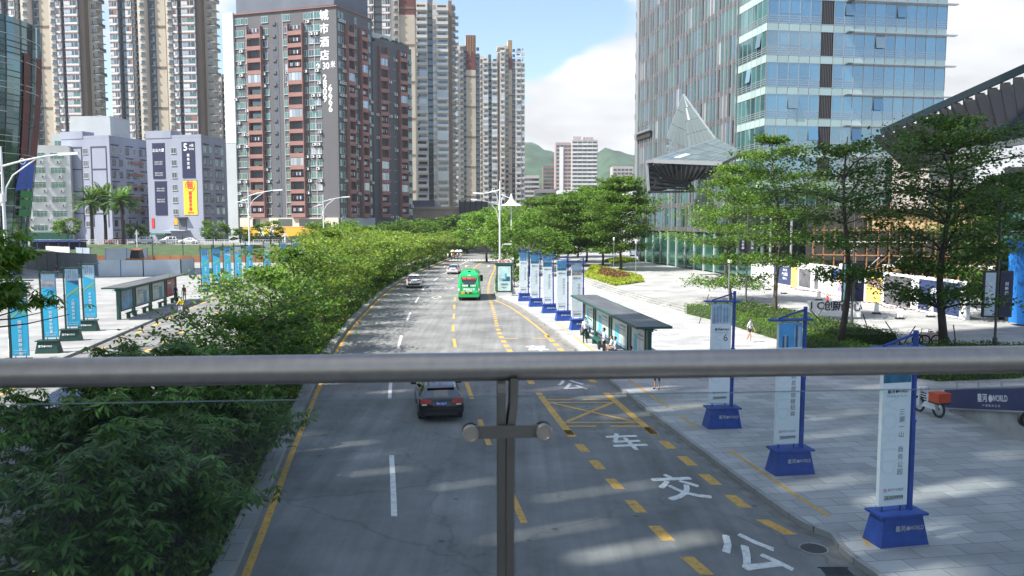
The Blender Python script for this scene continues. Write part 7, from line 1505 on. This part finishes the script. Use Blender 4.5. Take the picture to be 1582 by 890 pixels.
def car(name, label, pos, rz, st, m, cat='car', W0=1.86, wy=(-1.42, 1.42), wr=.33, plate='', rear_i=(2, 3), front_i=(6, 7), green=(3, 6), kind='wagon', group=None, lightz=.88):
    """st: stations (y, z_bottom, z_shoulder, half_width, z_top, half_top)"""
    t = thing(name, label, cat, pos, rz, group); body = MB(); glass = {'rear_window': MB(), 'windscreen': MB(), 'side_window': MB()}; ringp = []
    for (y, zb, zs, hw, zr, hr) in st:
        rg = [(hw * .9, zb), (hw, zb + .2 * (zs - zb) + .05), (hw * 1.005, (zb + zs) * .56), (hw * .975, zs), (hr + (hw - hr) * .14, zs + (zr - zs) * .88), (hr * .78, zr - .012), (hr * .4, zr + .012)]
        ringp.append([(x, y, z) for x, z in rg] + [(-x, y, z) for x, z in reversed(rg)])
    n = len(ringp[0])
    for i in range(len(st) - 1):
        for j in range(n):
            j2 = (j + 1) % n; q = [ringp[i][j], ringp[i][j2], ringp[i + 1][j2], ringp[i + 1][j]][::-1]; sidei = j in (3, n - 5); top = 4 <= j <= n - 6
            if sidei and green[0] <= i < green[1]: 
                c = sum((Vector(v) for v in q), Vector()) / 4; glass['side_window'].poly([c + (Vector(v) - c) * .86 + Vector((.004 if c.x > 0 else -.004, 0, 0)) for v in q], G_car); body.poly(q, m)
            elif top and rear_i[0] <= i < rear_i[1]: glass['rear_window'].poly(q, G_car)
            elif top and front_i[0] <= i < front_i[1]: glass['windscreen'].poly(q, G_car)
            else: body.poly(q, m)
    body.poly(ringp[0], m); body.poly(ringp[-1][::-1], m); bo = body.build('body', t, smooth=True)
    me = bo.data; me.polygons.foreach_set('use_smooth', [True] * len(me.polygons)); import bmesh
    bm = bmesh.new(); bm.from_mesh(me); bmesh.ops.remove_doubles(bm, verts=bm.verts, dist=.0005); bm.to_mesh(me); bm.free()
    for nm, g in glass.items():
        if g.f: g.build(nm, t, smooth=True)
    y0, zb, zs, hw, zr, hr = st[1]; yr = st[0][0]
    for s in (-1, 1):
        for y in wy: 
            wheel(t, s * (W0 / 2 - .13), y, wr); k = MB(); k.cyl((s * (W0 / 2 - .16), y, wr + .02), wr + .07, .3, M_black, (1, 0, 0), 22); k.build('wheel_arch', t)
        k = MB(); z = lightz
        k.hexa([(s * hw * .48, yr - .015, z - .08), (s * hw * .93, yr - .0, z - .1), (s * hw * .99, yr + .3, z - .08), (s * hw * .5, yr + .2, z - .06), (s * hw * .46, yr + .0, z + .06), (s * hw * .9, yr + .02, z + .10), (s * hw * .985, yr + .32, z + .12), (s * hw * .5, yr + .2, z + .06)], TAIL); tl = k.build('tail_light', t)
        k = MB(); k.box(min(s * hw * .66, s * hw * .88), yr - .02, z - .155, max(s * hw * .66, s * hw * .88), yr + .05, z - .1, HEAD); k.build('reversing_lamp', tl)
        yf = st[front_i[0] + 1][0] - .35; k = MB(); k.hexa([(s * hw * .97, yf, zs), (s * (hw * .97 + .26), yf + .02, zs + .02), (s * (hw * .97 + .24), yf + .16, zs + .04), (s * hw * .97, yf + .14, zs), (s * (hw * .97 + .02), yf, zs + .1), (s * (hw * .97 + .25), yf + .02, zs + .19), (s * (hw * .97 + .23), yf + .14, zs + .18), (s * (hw * .97 + .02), yf + .12, zs + .1)], m if kind != 'dark' else M_black); k.build('mirror', t)
        k = MB(); yq = st[-1][0]; k.ball((s * hw * .66, yq - .1, .68), .16, HEAD, 8, 6, (1.2, .9, .6)); k.build('headlight', t)
        for yy in (-.55, .45): k = MB(); k.box(s * hw * 1.0 - .015, yy, zs - .12, s * hw * 1.0 + .015, yy + .2, zs - .09, CHR); k.build('handle', t)
    k = MB(); k.box(-hw * .9, yr - .05, zb + .16, hw * .9, yr + .2, zb + .32, m if kind != 'suv' else M_black); k.box(-hw * .75, yr - .055, zb + .06, hw * .75, yr + .2, zb + .16, M_black); k.build('bumper', t)
    if plate:
        k = MB(); k.box(-.23, yr - .035, lightz - .16, .23, yr + .0, lightz - .02, PLATE); pb = k.build('licence_plate', t); k = MB(); k.text(plate, .115, M_wht2, Matrix.Translation((0, yr - .037, lightz - .09)) @ RX, .02, sx=.85); k.build('characters', pb)
        for s in (-1, 1): k = MB(); k.bar((s * .28, yr - .02, lightz - .18), (s * .36, yr - .02, lightz - .03), .04, .02, CHR); k.build('trim', t)
    k = MB(); k.cyl((0, yr + .012, lightz + .1), .045, .02, CHR, (0, 1, 0), 16); k.cyl((0, yr + .0, lightz + .1), .03, .012, PLATE, (0, 1, 0), 16); k.build('badge', t)
    if kind in ('suv', 'dark'):
        zt = st[rear_i[1]][4]; yt = st[rear_i[1]][0]
        for s in (-1, 1): k = MB(); k.tube([(s * .56, yt + .25, zt + .02), (s * .58, yt + .9, zt + .07), (s * .58, yt + 1.9, zt + .06)], .022, CHR, 6); k.build('roof_rail', t)
        k = MB(); k.hexa([(-.55, yt - .14, zt - .035), (.55, yt - .14, zt - .035), (.58, yt + .12, zt + .0), (-.58, yt + .12, zt + .0), (-.55, yt - .14, zt - .01), (.55, yt - .14, zt - .01), (.58, yt + .12, zt + .03), (-.58, yt + .12, zt + .03)], m); k.box(-.3, yt - .145, zt - .03, .3, yt - .14, zt - .012, TAIL); k.build('spoiler', t)
        k = MB(); k.frus(-.03, yt + .25, .03, yt + .42, zt, -.01, yt + .28, .01, yt + .34, zt + .08, M_black); k.build('roof_antenna', t); k = MB(); k.bar((-.0, st[rear_i[0]][0] + .04, st[rear_i[0]][4] + .04), (-.5, st[rear_i[0]][0] + .10, st[rear_i[0]][4] + .07), .03, .02, M_black); k.build('wiper', t)
    return t
wag = [(-2.42, .36, .80, .82, .84, .72), (-2.36, .26, .92, .91, .95, .80), (-2.24, .22, .98, .925, 1.02, .78), (-1.9, .22, .97, .93, 1.38, .62), (-1.2, .22, .95, .93, 1.455, .63), (0, .22, .93, .93, 1.47, .63), (.5, .22, .93, .93, 1.42, .62), (1.3, .22, .92, .925, 1.0, .76), (2.1, .24, .80, .90, .84, .76), (2.36, .28, .66, .84, .70, .68), (2.46, .34, .55, .7, .58, .58)]
suv = [(-2.24, .45, .90, .80, .95, .74), (-2.2, .34, 1.02, .90, 1.06, .80), (-2.1, .3, 1.08, .92, 1.14, .80), (-1.8, .3, 1.08, .925, 1.58, .66), (-1.1, .3, 1.06, .925, 1.66, .66), (0, .3, 1.04, .925, 1.68, .66), (.45, .3, 1.04, .925, 1.62, .65), (1.2, .3, 1.02, .92, 1.12, .78), (1.9, .32, .94, .9, .99, .76), (2.16, .36, .78, .84, .82, .68), (2.25, .42, .66, .7, .7, .6)]
sed = [(-2.38, .36, .80, .80, .84, .70), (-2.32, .26, .93, .89, .97, .76), (-1.95, .22, .96, .90, 1.0, .76), (-1.1, .22, .95, .905, 1.40, .58), (-.6, .22, .94, .905, 1.44, .6), (0, .22, .93, .905, 1.45, .6), (.4, .22, .93, .905, 1.41, .6), (1.25, .22, .91, .9, .98, .74), (2.0, .24, .80, .88, .83, .74), (2.28, .28, .64, .82, .68, .66), (2.38, .34, .54, .68, .58, .56)]
c = gp(679, 652); car('estate_car', 'dark brown estate car driving away just below the handrail', (c.x - .28, c.y + 2.3, 0), R(9), wag, P_dark, plate='粤B·HJ637', kind='dark')
c = gp(637, 446); car('suv_car', 'white sport utility car driving away in the left lane', (c.x, c.y + 2.2, 0), R(6), suv, P_white, W0=1.84, wr=.36, plate='粤B·8K52Q', kind='suv', lightz=1.02)
c = gp(700, 424); car('saloon_car', 'white saloon car half hidden behind the green minibus', (c.x, c.y + 2.2, 0), R(-2), sed, P_white, W0=1.8, plate='粤B·6D19', kind='saloon', lightz=.9)
for px, py, r_, st_, m, lb in ((82, 668, 189, sed, P_sil, 'silver car on the opposite road, seen through the bushy tree leaves'), (441, 472, 187, suv, P_white, 'white car on the opposite road behind the open branched tree'), (388, 398, 95, sed, P_white, 'white car parked at the far end of the left plaza')):
    c = gp(px, py); car('parked_car' if px == 388 else 'passing_car', lb, (c.x, c.y + 1.5, .145 if px == 388 else 0), R(r_), st_, m, W0=1.82, kind='saloon')
for i, (px, r_, m, lb) in enumerate(((180, 88, P_red, 'red and white car on the raised street right of the palms'), (222, 90, P_white, 'white car on the raised street before the green awning'), (292, 91, P_white, 'white van-like car parked on the raised street at the bannered office'), (262, 90, P_sil, 'grey car on the raised street below the yellow banner'))):
    c = at(px, 370, 190 + (i % 2) * 3); car('parked_car', lb, (c.x, c.y, 2.855), R(r_), suv if i % 2 else sed, m, W0=1.84, kind='saloon', group='cars on the raised street')
for x in (-9.6, -8.4): pass
# ---- green minibus
def minibus():
    c = gp(724.5, 465); t = thing('minibus', 'bright green minibus driving away, lettered rear window and white lamps', 'bus', (c.x, c.y + .2, 0), R(1.5)); L = 7.6; body = MB(); prof = [(.42, 1.10, 0.0), (.62, 1.15, -.06), (.95, 1.16, -.06), (1.0, 1.13, .0), (1.5, 1.14, .04), (2.0, 1.12, .10), (2.5, 1.05, .2), (2.75, .95, .34), (2.86, .78, .55), (2.9, .4, .7)]
    def ring(z, hw, dy, f=0): return [(-hw * .86, dy, z), (hw * .86, dy, z), (hw * .97, dy + .1, z), (hw, dy + .35, z), (hw, L - .5 - dy, z), (hw * .9, L - .1 - dy, z), (-hw * .9, L - .1 - dy, z), (-hw, L - .5 - dy, z), (-hw, dy + .35, z), (-hw * .97, dy + .1, z)]
    rs = [ring(z, hw, dy) for z, hw, dy in prof]; n = len(rs[0])
    for a, b in zip(rs, rs[1:]):
        for j in range(n): body.poly([a[j], a[(j + 1) % n], b[(j + 1) % n], b[j]], P_green)
    body.poly(rs[-1], P_green); body.poly(rs[0][::-1], M_black); body.box(-1.0, .2, .25, 1.0, L - .4, .419, M_black); bo = body.build('body', t, smooth=False)
    yr = lambda z: sm([(p_[0], p_[2]) for p_ in prof], z) - .012
    pan = lambda pts, m, o=0.: MB().poly([(x, yr(z) - o, z) for x, z in pts], m)
    def panel(nm, outline, m, o=0., parent=None):      # follow the curved back: split in strips
        zs = sorted(set(z for x, z in outline)); k = MB()
        for z0, z1 in zip(zs, zs[1:]):
            def ext(z):
                xs = []
                for i in range(len(outline)):
                    (xa, za), (xb, zb) = outline[i], outline[(i + 1) % len(outline)]
                    if min(za, zb) <= z <= max(za, zb) and abs(za - zb) > 1e-6: xs.append(xa + (xb - xa) * (z - za) / (zb - za))
                return min(xs), max(xs)
            a0, a1 = ext(z0 + 1e-4); b0, b1 = ext(z1 - 1e-4); k.poly([(a0, yr(z0) - o, z0), (a1, yr(z0) - o, z0), (b1, yr(z1) - o, z1), (b0, yr(z1) - o, z1)], m)
        return k.build(nm, parent or t)
    w = panel('rear_window', [(-.5, 1.72), (.5, 1.72), (.72, 1.95), (.82, 2.42), (-.82, 2.42), (-.72, 1.95)], G_car, .004)
    k = MB(); TT = lambda x, z, o=.03: Matrix.Translation((x, yr(z) - o, z)) @ Matrix.Rotation(R(78), 4, 'X'); LED = mat('led_red', (.8, .06, .05), .5, var=0, emit=.6)
    k.text('坂田', .21, LED, TT(-.48, 2.3), .03); k.text('快线', .21, LED, TT(.02, 2.3), .05); k.text('M3 口', .2, LED, TT(.5, 2.3), .03); k.build('lettering', w)
    k = MB(); k.text('新能源', .2, M_wht2, TT(-.4, 1.56), .04); k.text('公交车', .2, M_wht2, TT(.42, 1.56), .04); k.text('纯电动公交', .24, M_wht2, TT(0, 1.17), .04); k.text('保持车距', .15, M_wht2, TT(0, .99 + .02), .03); k.build('lettering', t); k = MB(); k.text('31路', .16, M_wht2, TT(0, 2.62, .04), .03); k.build('route_lettering', t)
    k = MB(); k.cyl((0, yr(1.56) - .03, 1.56), .1, .05, M_black, (0, 1, 0), 16); k.build('badge', t); k = MB(); k.box(-.42, yr(.97) - .05, .76, .3, yr(.8) - .0, .9, M_dark); k.box(-.2, yr(.97) - .055, .78, .0, yr(.97) - .05, .88, YEL); k.build('licence_plate', t)
    panel('orange_sticker', [(-.83, .70), (-.45, .70), (-.45, .95), (-.83, .95)], ORG, .02)
    for s in (-1, 1):
        k = MB(); k.hexa([(s * .92, -.03, .62), (s * 1.0, -.03, .62), (s * 1.12, .1, .62), (s * 1.0, .12, .62), (s * .98, .0, 1.25), (s * 1.04, .0, 1.3), (s * 1.12, .12, 1.3), (s * 1.05, .14, 1.25)] if True else [], HEAD); tl = k.build('tail_light', t)
        for z in (.78, .98): k = MB(); k.cyl((s * 1.03, -.03 + .03, z), .07, .08, TAIL, (0, 1, 0), 14); k.build('lens', tl)
        k = MB(); k.cyl((s * .8, -.09, .55), .05, .03, M_dark, (0, 1, 0), 12); k.build('reflector', t)
        k = MB(); k.hexa([(s * 1.1, L - .6, 1.5), (s * 1.36, L - .62, 1.5), (s * 1.36, L - .45, 1.5), (s * 1.1, L - .45, 1.5), (s * 1.1, L - .6, 2.2), (s * 1.36, L - .62, 2.2), (s * 1.36, L - .45, 2.2), (s * 1.1, L - .45, 2.2)], M_black); k.build('mirror', t)
        for y in (1.6, L - 1.6): wheel(t, s * 1.0, y, .42, .26)
        for i in range(4): k = MB(); y0 = 1.0 + i * 1.5; x = s * 1.13; k.hexa([(x, y0, 1.45), (x + .004 * s, y0, 1.45), (x + .004 * s, y0 + 1.4, 1.45), (x, y0 + 1.4, 1.45), (x - .06 * s, y0, 2.35), (x - .055 * s, y0, 2.35), (x - .055 * s, y0 + 1.4, 2.35), (x - .06 * s, y0 + 1.4, 2.35)], G_car); k.build('side_window', t)
    k = MB(); k.box(-1.0, yr(.5) - .07, .38, 1.0, yr(.5) + .1, .66, P_green); k.build('bumper', t)
    k = MB(); SEAM = mat('seam_green', (.004, .12, .035), .5, var=0)
    for a, b in (((-.78, 1.68), (.78, 1.68)), ((-.9, .72), (-.78, 1.68)), ((.9, .72), (.78, 1.68)), ((-.9, .72), (.9, .72)), ((-1.0, 2.58), (1.0, 2.58))): k.bar((a[0], yr(a[1]) - .004, a[1]), (b[0], yr(b[1]) - .004, b[1]), .02, .02, SEAM)
    for s in (-1, 1): k.box(s * .9 - .12, .1, .02, s * .9 + .12, .5, .5, M_black)
    k.build('seam', t)
    k = MB(); k.frus(-.72, 1.0, .72, 3.2, 2.88, -.6, 1.2, .6, 3.0, 3.08, P_green); k.box(-.14, .98, 2.9, .14, 1.1, 3.02, M_black); k.build('roof_unit', t); k = MB(); k.box(-.6, .26, 2.5, .6, .3, 2.56, mat('vent_green', (.01, .25, .08), .4)); k.build('vent', t)
minibus()
# ---- two-wheelers
def bicycle(t, m=M_dark, motor=False):
    for y in (-.55, .55):
        k = MB(); k.ring((0, y, .33), .30, .03 if not motor else .05, TYRE, (1, 0, 0), 22, 6); k.cyl((0, y, .33), .03, .1, RIM, (1, 0, 0), 8)
        for i in range(8): a = i * .785; k.bar((0, y, .33), (0, y + .29 * math.cos(a), .33 + .29 * math.sin(a)), .006, .006, RIM)
        k.build('wheel', t)
    k = MB(); k.tube([(0, -.55, .33), (0, -.2, .75), (0, .38, .78), (0, .55, .33)], .02, m, 6); k.tube([(0, -.2, .78), (0, -.05, .3), (0, .38, .72)], .022, m, 6); k.tube([(0, -.55, .33), (0, -.05, .3)], .015, m, 6); k.tube([(0, .38, .7), (0, .33, 1.0)], .02, m, 6); k.build('frame', t)
    k = MB(); k.tube([(-.28, .25, 1.02), (0, .34, 1.0), (.28, .25, 1.02)], .016, M_black, 6); k.build('handlebar', t); k = MB(); k.ball((0, -.22, .84), .12, M_black, 10, 6, (.8, 1.3, .4)); k.build('saddle', t)
c = gp(1434, 640, .145); t = thing('delivery_scooter', 'small white delivery scooter with a red box parked on the plaza', 'scooter', (c.x, c.y, .145), R(14)); bicycle(t, M_wht, True)
RB = mat('box_red', (.62, .075, .02), .5, var=.08); k = MB(); k.box(-.3, -.85, .62, .3, -.3, .98, RB); k.box(-.31, -.86, .982, .31, -.29, 1.04, RB); k.box(-.302, -.852, .6, .302, -.298, .66, M_black); k.build('delivery_box', t); k = MB(); k.frus(-.1, -.5, .1, .3, .3, -.07, -.4, .07, .1, .62, M_wht); k.box(-.12, .42, .3, .12, .48, .95, M_wht); k.box(-.2, .3, .98, .2, .45, 1.1, M_wht); k.build('fairing', t); k = MB(); 
for i in range(4): k.box(-.34, -.2 + 0, .62 + i * .1, -.3, .1, .66 + i * .1, M_black)
k.build('basket', t)
p_ = gp(1490, 535, UZ)
for i, (px, py, lb) in enumerate(((1432, 533, 'red hydrant-like scooter seat left of the biggest tree foot'), (1443, 534, 'second red scooter beside the biggest tree foot'))):
    c = gp(px, py, UZ); t = thing('parked_scooter', lb, 'scooter', c, R(80), 'red scooters behind the handrail'); bicycle(t, RB, True)
for i in range(5):
    c = gp(797 + i * 2.0, 441 - i * 3.2, .145); t = thing('parked_bicycle', 'dark parked bicycle in the row behind the far blue banner stands', 'bicycle', (c.x + .9, c.y, .145), R(70 + 8 * i), 'parked bicycles behind the poster light box'); bicycle(t, M_dark)
# ------------------------------------------------------------------ who is about
Z = .145
BK = CL['black']
g1 = lambda px, py, z=Z: gp(px, py, z)
p = g1(904, 530); person('man in a pale shirt shading his eyes with one hand by the shelter', p, R(190), 'salute', 'white', 'black', h=1.72, bag=('dark shoulder bag at the hip of the man shading his eyes', BK, (.3, .0, .75)))
p = g1(933, 552); person('man in a pale blue shirt waiting at the shelter with a black bag', p, R(100), 'phone', 'paleblue', 'black', h=1.75, bag=('black bag in the hand of the man in the pale blue shirt', BK, (-.3, -.1, .5)))
sv = Vector((-math.sin(R(6.6)), math.cos(R(6.6)), 0)); s0 = Vector((7.22, 40.3, Z)); sx_ = Vector((math.cos(R(6.6)), math.sin(R(6.6)), 0))
sit = lambda y: s0 + sv * y - sx_ * .42
person('woman in a white top and patterned skirt seated in the bus shelter', sit(7.1), R(96), 'sit', 'white', 'brown', fem=True, hair='long', h=1.6)
person('man in a lilac shirt seated beside the woman in the white top', sit(6.2), R(92), 'sit', 'paleblue', 'black', h=1.68)
person('dark haired person seated under the near poster, half hidden by the handrail', sit(2.7), R(98), 'sit', 'navy', 'navy', h=1.66)
p = g1(1015, 601); person('person in a short blue skirt whose bare legs show under the handrail', p, R(150), 'stand', 'black', 'navy', legs='bare', fem=True, skirt=CL['jeans'], h=1.64, hair='long')
p = g1(1158, 529); person('young woman in white top and black shorts walking by the hedge', p, R(-140), 'walk', 'white', 'black', 'whiteshoe', 'short', .5, True, 'long', h=1.66)
p = g1(272, 466); person('dark clothed woman standing beyond the left bus shelter', p, R(200), 'stand', 'black', 'black', fem=True, hair='long', h=1.62); p = g1(285, 466); person('person in an olive top standing beyond the left bus shelter', p, R(170), 'stand', 'brown', 'grey', h=1.68)
p = g1(246, 426); person('lone dark figure standing before the pale site fence', p, R(180), 'stand', 'black', 'black', h=1.7); p = g1(88, 428); person('dark figure standing before the dark site wall', p, R(180), 'stand', 'black', 'navy', h=1.7)
def rider(px, py, lab, vlab, rz, **kw):
    c = gp(px, py); t = thing('bicycle' if not kw.get('motor') else 'motor_scooter', vlab, 'bicycle', (c.x, c.y + .5, 0), rz); mo = kw.pop('motor', False); bicycle(t, M_dark, mo); person(lab, (c.x, c.y + .5, .0), rz, 'ride', **kw)
    if mo: k = MB(); k.frus(-.14, -.6, .14, .3, .35, -.1, -.5, .1, .2, .75, M_black); k.box(-.16, .4, .3, .16, .46, .9, M_wht); k.build('fairing', t)
rider(278, 490, 'rider in a yellow jacket and teal helmet on the opposite road', 'dark motor scooter under the rider in yellow', R(185), top='yellow', bottom='jeans', sleeve=1.2, helmet=mat('helmet_teal', (.03, .35, .4), .35, var=0), motor=True, h=1.72)
rider(662, 417, 'dark clothed cyclist riding along the left edge of the road', 'dark bicycle under the lone cyclist at the median kerb', R(-3), top='black', bottom='navy', h=1.7)
for i, (px, py, top, bot, po, lb) in enumerate([(692, 402, 'cream', 'brown', 'walk', 'person in cream at the left end of the group crossing far up the road'), (698, 402, 'white', 'black', 'stand', 'person in white and dark trousers under the rose parasol far up the road'), (702, 401.5, 'red', 'navy', 'walk', 'person in red in the middle of the group crossing far up the road'), (707, 401.8, 'white', 'jeans', 'stand', 'person in white second from the right in the group far up the road'), (711.5, 402.5, 'white', 'grey', 'walk', 'person in white at the right end of the group far up the road')]):
    c = gp(px, py); person(lb, (c.x, c.y, 0), R(150 - 40 * i), po, top, bot, h=1.66 + .03 * (i % 3), group='people crossing far up the road')
PW = mat('parasol_white', (.75, .76, .78), .7, var=.05); PR_ = mat('parasol_rose', (.7, .5, .5), .7, var=.1)
for px, py, m, lb in ((699.5, 402, PR_, 'rose and white parasol held over the left of the group up the road'), (706.5, 402, PW, 'white parasol held over the middle of the group up the road'), (711.5, 402, PW, 'white parasol held highest at the right of the group up the road')):
    c = gp(px, py); t = thing('parasol', lb, 'parasol', (c.x, c.y, 0)); k = MB(); k.tube([(0, 0, 2.22), (0, 0, 2.14), (0, 0, 1.98), (0, 0, 1.78)], [.02, .25, .42, .48], m, 8, False); k.build('canopy', t); k = MB(); k.cyl((0, 0, 1.65), .012, 1.1, M_black); k.build('shaft', t)
# ------------------------------------------------------------------ the air
hz = MB(); hz.box(-2010, -510, -1.2, 2010, 2310, 190, None); hm_ = D.materials.new('haze_air'); hm_.use_nodes = True; N_ = hm_.node_tree.nodes; N_.clear(); o_ = N_.new('ShaderNodeOutputMaterial'); v_ = N_.new('ShaderNodeVolumePrincipled'); v_.inputs['Density'].default_value = .00015; v_.inputs['Color'].default_value = (.86, .92, 1, 1); v_.inputs['Anisotropy'].default_value = .2
hm_.node_tree.links.new(v_.outputs[0], o_.inputs['Volume']); hz.m = [hm_] * len(hz.f); hz.build('haze', kind='stuff')
